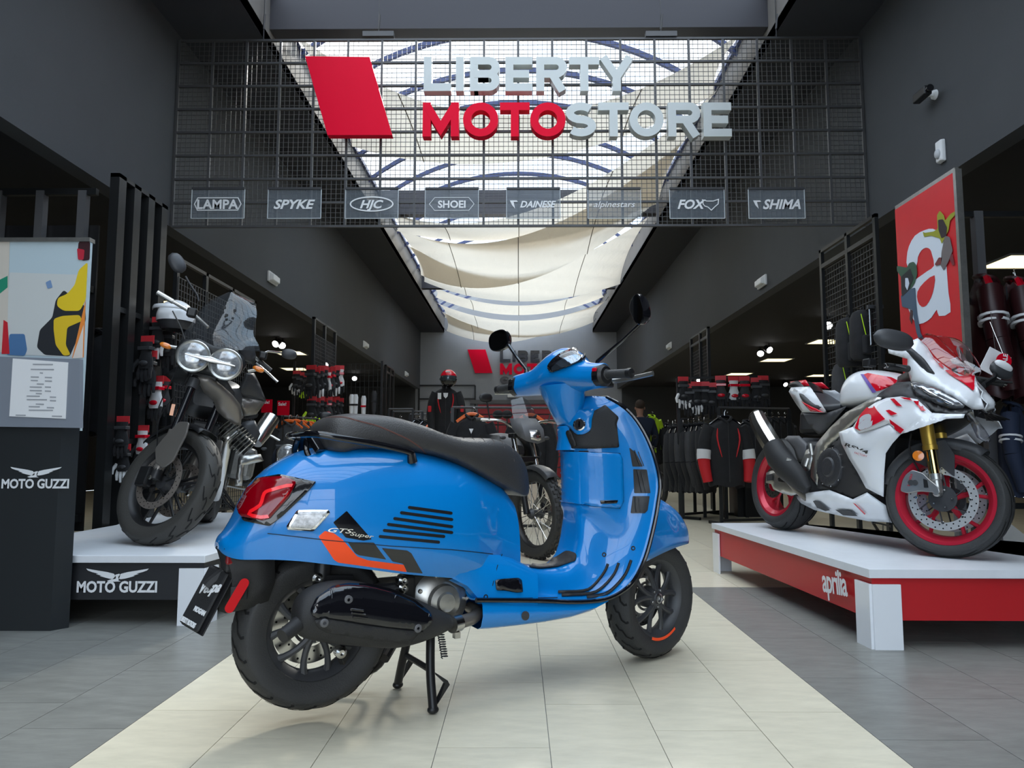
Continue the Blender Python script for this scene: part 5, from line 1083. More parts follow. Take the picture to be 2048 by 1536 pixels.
# hanging mesh sign
YG=6.76; sg_=thing('hanging_sign','large hanging steel mesh sign with a red slanted block and thick white and red letters','sign',(0,YG,4.0)); o=Vector((0,YG,4.0))
c=lambda u,v,y=YG: at(u,v,1,y)-o
bl,br,tl_,tr_=c(333,450),c(1735,454),c(347,78),c(1722,80); x0,x1=-W+.02,W-.02; z0=(bl.z+br.z)/2; z1=(tl_.z+tr_.z)/2
nx=21; 
for i in range(nx): x=x0+(x1-x0)*i/(nx-1); M().box((x-.011,-.011,z0),(x+.011,.011,z1)).build('grid_bar','mesh',sg_,smooth=False)
for j in range(9): z=z0+(z1-z0)*j/8; M().box((x0,-.013,z-.010),(x1,.013,z+.010)).build('grid_bar','mesh',sg_,smooth=False)
m=M(); k=(nx-1)*7
for i in range(k+1):
    if i%7: x=x0+(x1-x0)*i/k; m.box((x-.0022,.012,z0),(x+.0022,.016,z1))
for j in range(41):
    if j%5: z=z0+(z1-z0)*j/40; m.box((x0,.016,z-.0022),(x1,.020,z+.0022))
m.build('wire_mesh','mesh',sg_,smooth=False,kind='stuff')
silv=mat('silver_letter',(.56,.59,.58),.35,metal=.1,coat=.2); redl=mat('red_letter',(.80,.0,.03),.45,spec=.15)
YL=YG-.16
def word(txt,spans,vt,vb,par,y,mats,th,ext,oo):
    for i,(ch,(a,b)) in enumerate(zip(txt,spans)):
        p=at(a,vb,1,y)-oo; q=at(b,vb,1,y)-oo; r=at(a,vt,1,y)-oo; wd=(q-p).length; hg=r.z-p.z
        F_=Matrix(((1,0,0,p.x),(0,0,-1,p.y+ext),(0,1,0,p.z),(0,0,0,1))); m=glyph(ch,F_,wd,hg,th,ext); m.build('letter_'+ch.lower(),mats[i] if isinstance(mats,list) else mats,par,smooth=False)
z2=lambda a: 800+a/3.338
word('LIBERTY',[(z2(157),z2(340)),(z2(370),z2(428)),(z2(467),z2(665)),(z2(703),z2(884)),(z2(910),z2(1115)),(z2(1132),z2(1332)),(z2(1335),z2(1562))],114,182,sg_,YL,silv,.075,.09,o)
word('MOTOSTORE',[(z2(150),z2(392)),(z2(420),z2(656)),(z2(667),z2(866)),(z2(870),z2(1106)),(z2(1108),z2(1310)),(z2(1326),z2(1530)),(z2(1534),1328),(1337,1402),(1408,1464)],205,273,sg_,YL,[redl]*4+[silv]*5,.075,.09,o)
M().prism([c(*q,YL) for q in((655,270),(784,270),(739,114),(610,112))],(0,.08,0)).build('slanted_block',redl,sg_,smooth=False,label='red slanted block')
for u in(527,757,1322,1553):
    a=c(u,78); M().tube([a,(a.x,a.y,6.5-4.0 if abs(a.x)<2.5 else a.z+.3)],.005,6).build('hanging_wire','dgrey',sg_)
    if 600<u<1400: M().cb(a+Vector((0,0,.04)),(.30,.06,.05)).build('hanger_plate','mesh',sg_,smooth=False)
    M().tube([a+Vector((0,0,.10)),a+Vector((.012,-.02,.24))],.011,8).build('turnbuckle','mesh',sg_)
pg=mat('acrylic_plate',(.20,.23,.26),.12,alpha=.34,coat=.5)
for i,(nm,a,b,lb) in enumerate((('LAMPA',382,490,'with LAMPA in an outlined badge'),('SPYKE',535,643,'reading SPYKE'),('HJC',690,797,'with HJC in an oval'),('SHOEI',850,957,'reading SHOEI in a hexagon'),('DAINESE',1013,1120,'reading DAINESE'),('alpinestars',1176,1281,'with thin alpinestars lettering'),('FOX',1340,1448,'reading FOX with a fox head outline'),('SHIMA',1498,1608,'reading SHIMA'))):
    y=YG-.05; p=at(a,437,1,y); q=at(b,375,1,y); t=thing('brand_plate','clear acrylic plate '+lb+', hanging on the mesh sign','sign plate',((p.x+q.x)/2,y,(p.z+q.z)/2),group='clear brand plates on the mesh sign'); w2=(q.x-p.x)/2; h2=(q.z-p.z)/2
    M().box((-w2,-.003,-h2),(w2,.003,h2)).build('acrylic',pg,t,smooth=False); M().box((-w2,-.012,h2-.02),(w2,.012,h2)).build('clip_rail','dgrey',t,smooth=False)
    E_=M(); 
    for s in(-1,1): E_.box((s*w2-.0025,-.004,-h2),(s*w2+.0025,.004,h2-.02))
    E_.box((-w2,-.004,-h2-.002),(w2,.004,-h2+.003)).build('acrylic_edge',mat('edge_glow',(.6,.65,.68),.3),t,smooth=False,kind='stuff')
    tm=text_mesh(nm,1,0,Matrix(),.03 if nm!='alpinestars' else 0,.0 if nm in('SHOEI','LAMPA') else .3); xs=[v[0] for v in tm.v]; full=.78 if nm not in('HJC','SHOEI','FOX') else .52; k=w2*2*full/(max(xs)-min(xs)); hk=k if nm in('HJC','FOX','SHOEI','LAMPA') else k*.9
    if nm=='HJC': k*=.85; hk=k*.9
    cx=(max(xs)+min(xs))/2; dx=-.10*w2*2 if nm=='FOX' else (.06*w2 if nm in('DAINESE','SHIMA') else 0); tm.v=[((v[0]-cx)*k*(.86 if nm in('DAINESE','SHIMA') else 1)+dx+(.03 if nm in('DAINESE','SHIMA') else 0),-.006,(v[1]-.36)*hk*1.0-.012) for v in tm.v]; tm.build('lettering','whitem',t,smooth=False)
    F_=Matrix(((1,0,0,0),(0,0,-1,-.006),(0,1,0,-.012),(0,0,0,1))); g=M()
    if nm=='LAMPA': stroke(g,[(-.22,.0),(-.19,.06),(.19,.06),(.22,0),(.19,-.06),(-.19,-.06)],.009,.001,F_,True)
    if nm=='HJC': stroke(g,arc(0,0,.20,.068,0,350,30),.012,.001,F_,True)
    if nm=='SHOEI': stroke(g,[(-.21,.0),(-.16,.062),(.16,.062),(.21,0),(.16,-.062),(-.16,-.062)],.005,.001,F_,True)
    if nm=='FOX': stroke(g,[(.05,.04),(.09,.028),(.15,.028),(.20,.045),(.195,0),(.165,-.025),(.13,-.06),(.10,-.03),(.07,-.02),(.055,0)],.008,.001,F_,True)
    if nm in('DAINESE','SHIMA'):
        x=-.19; g.prism([F_@Vector(q_+(0,)) for q_ in ((x-.03,.035),(x+.035,.035),(x+.045,.022),(x+.005,.02),(x+.02,-.045),(x-.01,-.01))],(0,-.001,0))
    if g.v: g.build('emblem','whitem',t,smooth=False)
# wall sign
ws=thing('wall_sign','dark mirror and red wall letters with a red slanted block on the grey end wall','sign',(-.4,YE-.06,3.6)); o=Vector((-.4,YE-.06,3.6)); y=YE-.06
dark=mat('mirror_black_letter',(.06,.06,.065),.12,metal=.8)
word('LIBERTY',[(1000,1021),(1025,1031),(1036,1056),(1061,1079),(1084,1104),(1107,1127),(1127,1152)],701,724,ws,y,dark,.10,.03,o)
word('MOTO',[(1000,1024),(1027,1051),(1054,1074),(1077,1101)],727,749,ws,y,redl,.10,.03,o)
word('STORE',[(1000,1020),(1024,1044),(1047,1071),(1076,1096),(1100,1118)],753,776,ws,y,dark,.10,.03,o)
M().prism([at(u,v,1,y)-o for u,v in((950,746),(985,746),(971,699),(935,699))],(0,.04,0)).build('slanted_block',redl,ws,smooth=False,label='red slanted block')
# =================== GREY ADVENTURE BIKE (left platform) ===================
GB=Fr((-2.39,5.62,.35),R(-73.6),.17); gf=(220,480,2.4); G4=lambda x,y:(gf[0]+x/gf[2],gf[1]+y/gf[2])
adv=thing('adventure_motorcycle','grey and black adventure motorcycle with twin round headlights on the left display platform','motorcycle',mx=GB.mx)
GL=lambda name,pts,m,**k: panel(name,pts,GB,m,adv,zf=gf,**k)
GQ=lambda x,y,d: GB.Q(*G4(x,y),d); GS=lambda x,y,d: GB.S(*G4(x,y),d)
_gw=Vector((-2.038,4.305,.680)); _w=Fr(_gw,R(-24),.379); MG=GB.inv@_w.mx
def adv_wheel(mx,Rt,hw,Rr,lb,gv,ng=16):
    t=tyre(adv,mx,Rt,hw,Rr,'wheel',gv,ng,m=mat('adv_tyre',(.042,.040,.036),.65,bump=.2,bscale=200),label=lb); rim(t,mx,Rr,hw*.72,'black',.02)
    for i in range(6):
        a=2*PI*i/6+.2; q=M()
        for s_ in(-1,1): q.tube([(math.cos(a+s_*.25)*.045,s_*.012,math.sin(a+s_*.25)*.045),(math.cos(a+s_*.10)*(Rr-.02),s_*.006,math.sin(a+s_*.10)*(Rr-.02))],[.012,.008],6)
        q.xf(mx).build('spoke','black',t)
    M().lathe([(.04,.06),(.05,0),(.04,-.06),(.0001,-.06)],(0,0,0),(0,1,0),20).xf(mx).build('hub','dgrey',t)
    return t
t=adv_wheel(MG,.353,.062,.262,'front wheel with road tread',[(.05,0),(.15,.35),(.35,.5),(.5,.35),(.7,.55),(.9,.9)],16)
for y in(-.075,.075):
    disc(t,MG,.125,.165,y,mat('brake_steel',(.42,.36,.32),.4,metal=.8),22,2); q=M()
    for i in range(6): a=2*PI*i/6; q.bar((math.cos(a)*.05,y,math.sin(a)*.05),(math.cos(a+.25)*.13,y,math.sin(a+.25)*.13),.004,.014,(0,1,0))
    q.xf(MG).build('disc_carrier','black',t,smooth=False,kind='stuff')
GWS=lambda x,y,d: _w.S(*G4(x,y),d)
for sg in(-1,1):
    ax_=Vector((-.0,sg*.11,0)); f2=GWS(400,690,-.115); f2=Vector((f2.x,sg*.115,f2.z)); m1=GWS(300,880,-.115); m1=Vector((m1.x,sg*.115,m1.z)); d=(f2-ax_).normalized()
    M().tube([ax_+d*.03,ax_+d*.30],.030,14).xf(MG).build('fork_slider','bronze',adv); M().tube([ax_+d*.28,f2+d*.05],.024,14).xf(MG).build('fork_tube','gloss',adv)
    M().tube([f2-d*.03,f2+d*.03],.034,14).xf(MG).build('fork_collar','dgrey',adv)
    gp=[GWS(x,y,-.145) for x,y in rpoly(((330,870),(378,872),(365,930),(300,1060),(250,1095),(218,1070),(215,1000),(255,950)),12,3)]
    if sg>0: gp=mirrory(gp)
    M().prism(gp,(0,-sg*.012,0)).xf(MG).build('fork_guard','bronze',adv,smooth=False,bevel=.004)
    M().tube([ax_,ax_+d*.06],[.035,.03],12).xf(MG).build('axle_lug','black',adv); M().lathe([(.014,0),(.014,.012),(.0001,.012)],ax_+Vector((0,sg*.03,0)),(0,sg,0),6).xf(MG).build('axle_nut','steel',adv)
    M().cb((-.10,sg*.095,.02),(.09,.05,.12)).xf(MG).build('brake_caliper','black',adv,smooth=False,bevel=.012)
MR=Matrix.Translation((0,0,.345)); adv_wheel(MR,.345,.08,.235,'rear wheel with black rim',[(.1,0),(.4,.3),(.6,.3),(.9,.7)],16)
disc(adv,MR,.08,.12,.11,'steel',10,1)
rows=[]
for k in range(12):
    a=R(60+k*7); r0=.375; rows.append([Vector((math.cos(a)*r,y,math.sin(a)*r)) for r,y in((r0-.03,-.075),(r0,-.06),(r0+.006,0),(r0,.06),(r0-.03,.075))])
M().loft(rows,closed=False).xf(MG).build('front_mudguard','black',adv,solid=.004,ang=70)
# headlights with silver ring and bridge
for (x,y) in ((400,558),(555,598)):
    c=GQ(x,y,1.36); n=Vector((1,.02,.05)).normalized()
    o=M().lathe([(.075,-.06),(.094,-.01),(.098,.008),(.092,.014),(.086,.010)],c,n,28).build('headlight_ring','alu',adv)
    M().lathe([(.086,.006),(.07,.016),(.04,.022),(.0001,.024)],c,n,28).build('headlight_glass',mat('lamp_glass',(.34,.35,.36),.12,metal=.5,coat=1,noise=.6,nscale=30),o)
a,b=GQ(360,545,1.385),GQ(600,605,1.385); M().tube([a,a.lerp(b,.3),a.lerp(b,.5),a.lerp(b,.7),b],[.004,.012,.02,.012,.004],8,sq=.5).build('light_bridge','steel',adv)
GL('light_housing',[(320,520,1.28),(350,480,1.28),(430,475,1.29),(500,510,1.29),(590,520,1.28),(640,560,1.26),(655,600,1.26),(620,650,1.27),(560,680,1.27),(480,650,1.28),(400,630,1.28),(340,600,1.28)],'black',th=.05,ax=0)
rows=[]
for y,xl,xr,x in ((535,350,722,1.27),(500,335,712,1.26),(460,345,690,1.24),(420,375,690,1.21),(380,405,702,1.18),(340,430,704,1.145),(300,470,690,1.115),(272,515,660,1.09),(258,560,610,1.08)):
    a,b=GQ(xl,y,x-.06),GQ(xr,y+ (8 if y<300 else 0),x-.06); m_=a.lerp(b,.5); rows.append([a,a.lerp(b,.2)+Vector((.055,0,0)),m_+Vector((.085,0,0)),a.lerp(b,.8)+Vector((.055,0,0)),b])
rows=spl([[c for p in r_ for c in p] for r_ in rows],2); rows=[[Vector(q) for q in spl([tuple(r_[3*i:3*i+3]) for i in range(5)],3)] for r_ in rows]
M().loft(rows,closed=False).build('windscreen','smoke',adv)
for x,y in((550,325),(600,340),(560,362),(610,497),(405,448)): M().lathe([(.010,.0),(.010,.01),(.0001,.012)],GQ(x,y,1.22),(1,0,0),10).build('screen_screw','black',adv)
GL('dash_cowl',[(600,500,1.12),(680,470,1.05),(700,560,1.0),(690,600,1.0),(640,575,1.1)],'dgrey',ax=0,th=.01,bulge=.01)
GL('side_deflector',[(412,655,1.30),(480,660,1.30),(540,700,1.26),(590,745,1.22),(625,790,1.16),(632,850,1.12),(626,893,1.1),(590,880,1.12),(545,850,1.16),(510,815,1.2),(498,772,1.22),(450,730,1.26)],'bronze',ax=0,bulge=.02,th=.006)
GL('deflector_inner',[(488,655,1.22),(560,672,1.2),(600,735,1.14),(590,770,1.14),(540,700,1.2)],'dgrey',ax=0,th=.006)
GL('side_deflector',[(262,645,1.18),(335,600,1.24),(385,632,1.26),(365,690,1.22),(300,680,1.2)],'black',ax=0,bulge=.01,th=.006)
GL('tank_side',[(650,640,.95),(690,640,.9),(715,690,.85),(748,772,.8),(680,765,.85),(602,752,.95)],'dgrey',ax=0,bulge=.02,th=.01); GL('tank_lower_cover',[(602,755,.95),(748,774,.8),(700,835,.82),(640,845,.9),(630,800,.95)],'bronze',ax=0,bulge=.02,th=.01)
body_loft([(.55,.75,.98,.12),(.7,.75,1.02,.17),(.85,.75,1.03,.18),(1.0,.78,1.0,.16),(1.12,.82,.96,.10)]).build('fuel_tank','dgrey',adv)
body_loft([(-.25,.88,.93,.09),(0,.84,.95,.13),(.3,.80,.90,.15),(.5,.78,.88,.13),(.6,.8,.9,.08)]).build('seat','leather',adv)
# bars, mirrors, levers
a,b=GQ(228,252,1.0),GQ(395,350,1.02); M().tube([a,a.lerp(b,.45)],.016,10).build('grip','alu',adv,label='grey grip wrapped end'); M().tube([a.lerp(b,.42),b,GQ(470,420,1.05)],.012,10).build('handlebar','alu',adv); M().cb(b,(.07,.06,.06)).build('switch_pod','black',adv,smooth=False,bevel=.01)
M().tube([a.lerp(b,.9),GQ(290,295,1.06)],.005,6).build('brake_lever','alu',adv)
a,b=GQ(690,560,1.0),GQ(770,628,.97); M().tube([GQ(600,520,1.05),a,b],.012,10).build('handlebar','alu',adv); M().tube([a.lerp(b,.3),b],.018,10).build('grip','rub',adv)
M().tube(spl([tuple(GQ(*q)) for q in((700,590,1.04),(745,628,1.03),(780,660,1.02),(804,682,1.02))],3),[.008]*9+[.011],8).build('clutch_lever','steel',adv)
M().cb(GQ(735,555,1.0),(.06,.05,.05)).build('switch_pod','black',adv,smooth=False,bevel=.01)
c=GQ(322,110,.98); lozenge(c,GQ(350,170,.98)-GQ(295,60,.98),(-.3,.6,.3),.145,.10,.05).build('mirror','dgrey',adv,label='tall left mirror seen from behind')
M().tube(spl([tuple(GQ(*q)) for q in((362,175,.98),(385,215,.99),(418,265,1.0),(425,295,1.01))],3),.007,8).build('mirror_stem','black',adv)
c=GQ(860,548,.92); lozenge(c,(.0,1,.05),(0,0,1),.105,.07,.05).build('mirror','dgrey',adv,label='small right mirror seen from behind'); M().tube([GQ(728,548,1.0),GQ(760,535,.97),GQ(822,542,.93)],.007,8).build('mirror_stem','steel',adv)
for q in((268,507,1.2),(712,620,1.15)): c=GQ(*q); lozenge(c,(0,1,-.2),(0,0,1),.075,.035,.03).build('turn_signal','amber',adv); M().tube([c,GQ(q[0]+(60 if q[0]<400 else -50),q[1]+10,q[2])],.01,8).build('signal_stem','alu',adv)
M().cb(GQ(300,815,1.25),(.012,.02,.07)).build('side_reflector','amber',adv,smooth=False)
# steering yoke, radiator, engine
M().cb(GQ(430,650,1.2),(.08,.22,.05)).build('fork_yoke','black',adv,smooth=False,bevel=.01); M().cb((1.0,0,.62),(.12,.18,.22)).cb((.72,0,.55),(.4,.24,.3)).build('frame_core','black',adv,smooth=False,bevel=.02)
M().cb(GQ(635,1070,.6),(.26,.16,.22)).build('engine_block',mat('engine_grey',(.20,.20,.19),.4,metal=.7,noise=.3,nscale=14),adv,smooth=False,bevel=.03); M().cb((.65,0,.36),(.36,.22,.18)).build('crankcase',MATS['engine_grey'],adv,smooth=False,bevel=.03)
a,b=GQ(553,885,1.04),GQ(672,1010,1.04); dz=(b-a).normalized()
for k in range(10): M().lathe([(.001,0),(.072,0),(.075,.002),(.072,.004),(.001,.004)],a+dz*(.022*k),dz,22).build('cylinder_fin','alu',adv)
a,b=GQ(555,900,1.0),GQ(670,1005,1.0); M().tube([a,b],.052,14).build('cylinder_barrel','black',adv)
GL('cylinder_head_cover',[(625,880,.92),(690,870,.9),(712,930,.88),(690,985,.88),(655,955,.9)],'dgrey',ax=0,th=.04,bulge=.02)
M().tube(spl([tuple(GQ(*q)) for q in((598,925,1.02),(565,955,1.05),(548,1030,1.0),(535,1100,.95),(518,1180,.88),(505,1235,.8))],4),.034,14).build('header_pipe','steel',adv)
M().tube([GQ(700,975,.45),GQ(725,930,.4),GQ(775,855,.3),GQ(780,845,.3)],[.045,.062,.062,.05],16).build('silencer','steel',adv,label='brushed round silencer'); 
GL('engine_guard',[(620,1040,.75),(720,1030,.7),(735,1060,.7),(640,1080,.75),(630,1180,.75),(600,1180,.78)],'alu',ax=0,th=.02,bulge=.01)
M().tube([GQ(610,1165,.6),GQ(688,1178,.6)],.016,8).build('footpeg','rub',adv); M().tube([GQ(560,1180,.62),GQ(690,1205,.58)],.007,6).build('gear_lever','alu',adv)
for q in(((540,1190),(590,1270),(635,1330)),((520,1200),(560,1260),(640,1345))): M().tube([GQ(*q[0],.65),GQ(*q[1],.62),GQ(*q[2],.6)],.010,8).build('side_stand','black',adv)
M().tube([tuple(GQ(*q)) for q in((480,1050,.4),(470,1150,.2),(470,1230,.05))],.04,10).build('swing_arm','dgrey',adv)
for k,q in enumerate((((390,640),(350,700),(240,850),(225,1000),(205,1075)),((350,500),(330,600),(235,800),(225,900)),((300,340),(340,420),(360,480),(380,560)))):
    M().tube(spl([tuple(GQ(*p,1.3-.02*k)) for p in q],4),.004,6).build('cable','black',adv)
# =================== CLOTHES, RACKS, BACKGROUND ===================
def fr_face(p,yaw=0,s=1): return Matrix.Translation(p)@Matrix.Rotation(yaw,4,'Z')@Matrix.Scale(s,4)
def jacket(name,label,p,yaw=0,s=1,body='cloth',up='cloth',lo='cloth',mid=None,acc=None,hang='gloss',group=None,cat='jacket',stripes=0,logo=False):
    t=thing(name,label,cat,mx=fr_face(p,yaw,s),group=group); m=M(); rg=[]
    for z,rx,ry,cy in ((-.045,.055,.045,0),(-.065,.07,.055,0),(-.085,.115,.065,0),(-.115,.16,.075,0),(-.16,.178,.085,0),(-.28,.178,.10,0),(-.42,.165,.10,0),(-.56,.168,.095,0),(-.68,.18,.10,0),(-.70,.176,.095,0)): rg.append([Vector((rx*math.copysign(abs(math.cos(a))**.8,math.cos(a)),cy+ry*math.sin(a),z+.012*math.sin(5*a+z*9))) for a in [2*PI*k/24 for k in range(24)]])
    m.loft(rg).build('torso',body,t,ang=70)
    for sg in(-1,1):
        P=spl([(sg*.145,0,-.125),(sg*.195,0,-.24),(sg*.222,-.01,-.40),(sg*.22,-.035,-.52),(sg*.20,-.06,-.66)],3); n=len(P); k=n//2
        o=M().tube(P[:k+1],[.075-.002*i for i in range(k+1)],12,sq=.85).build('sleeve',up,t)
        if mid: M().tube(P[k-1:k+2],[.071,.070,.069],12,sq=.9).build('sleeve_band',mid,o)
        M().tube(P[k:],[.066-.003*i for i in range(n-k)],12,sq=.85).build('lower_sleeve',lo,o)
        if acc: M().tube(spl([(sg*.10,-.082,-.14),(sg*.11,-.104,-.25),(sg*.07,-.106,-.42)],3),[.004,.008,.009,.009,.008,.007,.003],5,sq=1).build('accent_stripe',acc,t,smooth=False)
    M().tube(spl([(-.05,-.04,-.04),(0,-.062,-.075),(.05,-.04,-.04),(.055,.02,-.02),(0,.045,-.012),(-.055,.02,-.02)],3,True),.014,6,closed=True).build('collar',body,t)
    M().tube([(0,-.1,-.08),(0,-.105,-.35),(0,-.105,-.66)],.004,4).build('zip','dgrey',t)
    M().tube(spl([(-.15,0,-.10),(-.06,0,-.035),(0,0,-.02),(.06,0,-.035),(.15,0,-.10)],3),.012 if hang=='gloss' else .02,6).build('hanger',hang,t)
    M().tube(spl([(0,0,-.02),(0,0,.02),(.015,0,.045),(.035,0,.03),(.025,0,.015)],3),.003,5).build('hanger_hook','steel',t)
    if logo: M().prism([(-.022,-.1095,-.17),(.022,-.1095,-.17),(0,-.111,-.22)],(0,-.002,0)).build('chest_logo','whitem',t,smooth=False)
    for k in range(stripes):
        for sg in(-1,1): M().tube([(sg*.20,0,-.27-.03*k),(sg*.203,0,-.283-.03*k)],.0735,12).build('sleeve_stripe','whitec',t)
    return t
gp_={}
def glove(p,yaw,s,label,c1,c2,c3,tagc='redtag',group='gloves on display hooks'):
    key=(c1,c2,c3,tagc)
    if key in gp_:
        return dup(gp_[key],None,label,group,fr_face(p,yaw,s))
    t=thing('glove',label,'glove',mx=fr_face(p,yaw,s),group=group)
    M().box((-.045,-.006,-.03),(.045,.0,.02)).build('hang_tag',K.get(tagc) or mat('red_card',(.6,.03,.04),.5),t,smooth=False)
    rg=[[Vector((rx*math.cos(a),.022*math.sin(a)-.01,z)) for a in [2*PI*k/12 for k in range(12)]] for z,rx in((-.02,.042),(-.06,.036),(-.09,.034),(-.13,.048),(-.17,.050),(-.185,.045))]
    M().loft(rg,caps=True).build('palm',c1,t)
    for i,(x,l) in enumerate(((-.036,.075),(-.012,.09),(.012,.085),(.036,.065))):
        M().tube([(x,-.01,-.175),(x*1.1,-.022,-.175-l*.5),(x*1.12,-.018,-.175-l)],[.0125,.0115,.008],7).build('finger',c2,t)
    M().tube([(-.045,-.012,-.13),(-.068,-.03,-.17),(-.066,-.038,-.205)],[.014,.013,.009],7).build('thumb',c2,t)
    M().ball((0,-.033,-.15),.026,8,(1.2,.4,.6)).build('knuckle_guard',c3,t); M().cb((0,-.012,-.06),(.085,.05,.022)).build('wrist_strap',c3,t,smooth=False,bevel=.003)
    gp_[key]=t; return t
redtag=K['redtag']=mat('red_card',(.6,.03,.04),.5)
# --- racks made of square posts
def post_rack(label,X,ys,zt,p=.075,rails=(),mesh=None,name='display_rack',b=.0,z0=0):
    t=thing(name,label,'display rack',(X,ys[0],0)); y0=ys[0]
    for y in ys: M().box((-p*.35,y-y0-p/2,z0),(p*.35,y-y0+p/2,zt)).build('post','rackm',t,smooth=False)
    M().box((-p*.35,-p/2,zt-.03),(p*.35,ys[-1]-y0+p/2,zt)).build('top_rail','rackm',t,smooth=False)
    for z in rails: M().box((-.015,0,z-.02),(.015,ys[-1]-y0,z+.02)).build('rail','rackm',t,smooth=False)
    if mesh:
        za,zb=mesh; n=max(2,int((ys[-1]-y0)/.055)); m=M()
        for i in range(n+1): y=(ys[-1]-y0)*i/n; m.box((.02,y-.0025,za),(.026,y+.0025,zb))
        k=int((zb-za)/.055)
        for j in range(k+1): z=za+(zb-za)*j/k; m.box((.012,0,z-.0025),(.02,ys[-1]-y0,z+.0025))
        m.build('wire_grid','mesh',t,smooth=False,kind='stuff')
    return t
post_rack('tall black post rack of four square uprights behind the totem',-3.02,(5.36,5.58,5.80,6.02),2.96,.10,(1.95,.96))
post_rack('black mesh rack behind the grey adventure bike',-3.02,(6.35,6.95,7.6,8.25),2.60,.05,(.3,),(.3,2.42))
post_rack('black mesh rack hung with gloves halfway down the left aisle edge',-3.02,(10.7,11.3,11.95),2.87,.06,(2.0,),(1.0,2.62))
post_rack('slim black post rack far down the left side near the end wall',-3.02,(16.6,17.1,17.6),2.87,.07,(2.72,))
post_rack('black mesh rack beside the red poster on the right',3.0,(6.05,6.58,7.15),2.87,.045,(2.70,),(.4,2.66))
post_rack('black mesh rack above the red sleeved jackets on the right',3.02,(11.6,12.1,12.75),2.87,.06,(2.72,),(1.2,2.6))
t=thing('display_rack','black post rack with hooks behind the red poster holding maroon jackets','display rack',(3.1,5.25,0))
for x in(0,.24,.75,1.4): M().box((x-.03,-.03,0),(x+.03,.03,2.62)).build('post','grey' if x<.3 else 'rackm',t,smooth=False)
for z in(2.60,1.96,.5): M().box((0,-.02,z-.02),(1.4,.02,z+.02)).build('rail','rackm',t,smooth=False)
t=thing('display_rack','black framed rack with pale uprights above the totem poster','display rack',(-5.6,5.4,0))
for x in(1.0,1.33,1.66,1.98,2.3): M().box((x-.03,-.03,0),(x+.03,.03,2.85)).build('post','grey',t,smooth=False)
for z in(2.85,2.1,.4): M().box((0,-.02,z-.03),(2.4,.02,z+.02)).build('rail','rackm',t,smooth=False)
M().box((0,.04,.3),(2.4,.06,2.6)).build('back_board','black',t,smooth=False)
# --- red poster with the letter a
XP=2.99; yA=at(1791,435,0,XP).y; yB=at(1910,358,0,XP).y; t=thing('poster','tall red poster with a large white letter a and two leaping figures','poster',(XP,(yA+yB)/2,0)); yc=(yA+yB)/2
hw_=(yA-yB)/2; F_=Matrix(((0,0,-1,0),(-1,0,0,0),(0,1,0,0),(0,0,0,1)))
M().box((-.002,-hw_,.85),(.022,hw_,2.79)).build('poster_sheet',mat('poster_red',S3(205,42,48),.4,noise=.06,nscale=1.2),t,smooth=False)
M().box((-.014,-hw_-.03,.85),(.03,-hw_,2.80)).build('poster_frame','alu',t,smooth=False); M().box((.0,-hw_,2.79),(.03,hw_+.0,2.82)).build('poster_frame','alu',t,smooth=False)
pcs=t.children[0]
for y_ in(-hw_+.03,hw_-.03): M().box((.0,y_-.02,0),(.022,y_+.02,.85)).build('poster_post','rackm',t,smooth=False)
def pp(u,v,k=.003): q=at(u,v,0,XP-.002)-Vector((XP,yc,0)); q.x=-.002-k; return q
Z8=lambda *p:[(1560+a/3.658,340+b/3.658) for a,b in p]
aout=[(930,640),(945,560),(990,480),(1060,440),(1120,430),(1180,470),(1210,560),(1220,700),(1235,900),(1250,1040),(1165,1068),(1150,1020),(1110,1080),(1050,1120),(1000,1120),(960,1060),(935,990),(935,900),(960,830),(1010,790),(1080,740),(1130,700),(1115,620),(1100,580),(1070,568),(1035,590),(1010,640),(1000,700),(935,705)]
def patch(pts,m,k,par=pcs,nm='poster_print'):
    P=[pp(u,v,k) for u,v in Z8(*pts)]; return M().prism(P,(-.0006,0,0)).build(nm,m,par,smooth=False)
patch(spl(aout,2,True),mat('poster_white',S3(214,222,232),.4),.002,nm='letter_a'); patch(spl([(1135,770),(1060,820),(1010,890),(1012,960),(1040,1000),(1075,990),(1110,930),(1130,860)],2,True),mat('poster_red',(.6,.03,.04),.4),.004)
def pc(pts,c,k=.006): patch(pts,mat('pr_%d_%d_%d'%c,S3(*c),.5),k)
pc(rpoly([(860,700),(935,715),(950,680),(985,670),(1005,700),(1010,760),(990,830),(940,900),(895,915),(890,780),(862,740)],12),(58,88,70)); pc(rpoly([(895,780),(960,720),(985,790),(950,880),(900,930)],8),(40,42,46),.008); pc(rpoly([(925,790),(945,790),(955,830),(940,880),(925,850)],5),(205,215,230),.009)
pc(rpoly([(890,920),(960,870),(995,860),(1000,950),(1010,1050),(1035,1190),(1060,1235),(1020,1230),(1005,1190),(975,1020),(900,1000)],8),(72,92,112),.007); pc([(960,1020),(980,1030),(970,1130),(955,1090)],(70,50,52),.007)
pc(rpoly([(1155,330),(1175,298),(1205,330),(1215,370),(1255,320),(1290,300),(1300,315),(1250,370),(1240,440),(1220,480),(1190,540),(1175,500),(1110,480),(1060,490),(1050,450),(1065,460),(1130,450),(1160,430)],8),(150,152,48)); pc(rpoly([(1165,365),(1200,360),(1230,420),(1225,480),(1190,500),(1168,440)],8),(52,42,46),.008)
pc(rpoly([(1215,480),(1250,490),(1272,590),(1240,670),(1205,735),(1185,700),(1190,600)],10),(112,104,104),.008); pc(rpoly([(1140,690),(1170,640),(1195,640),(1185,690),(1150,700)],6),(120,60,60),.008); pc(rpoly([(1235,620),(1270,615),(1285,690),(1270,700)],4),(120,50,55),.007)
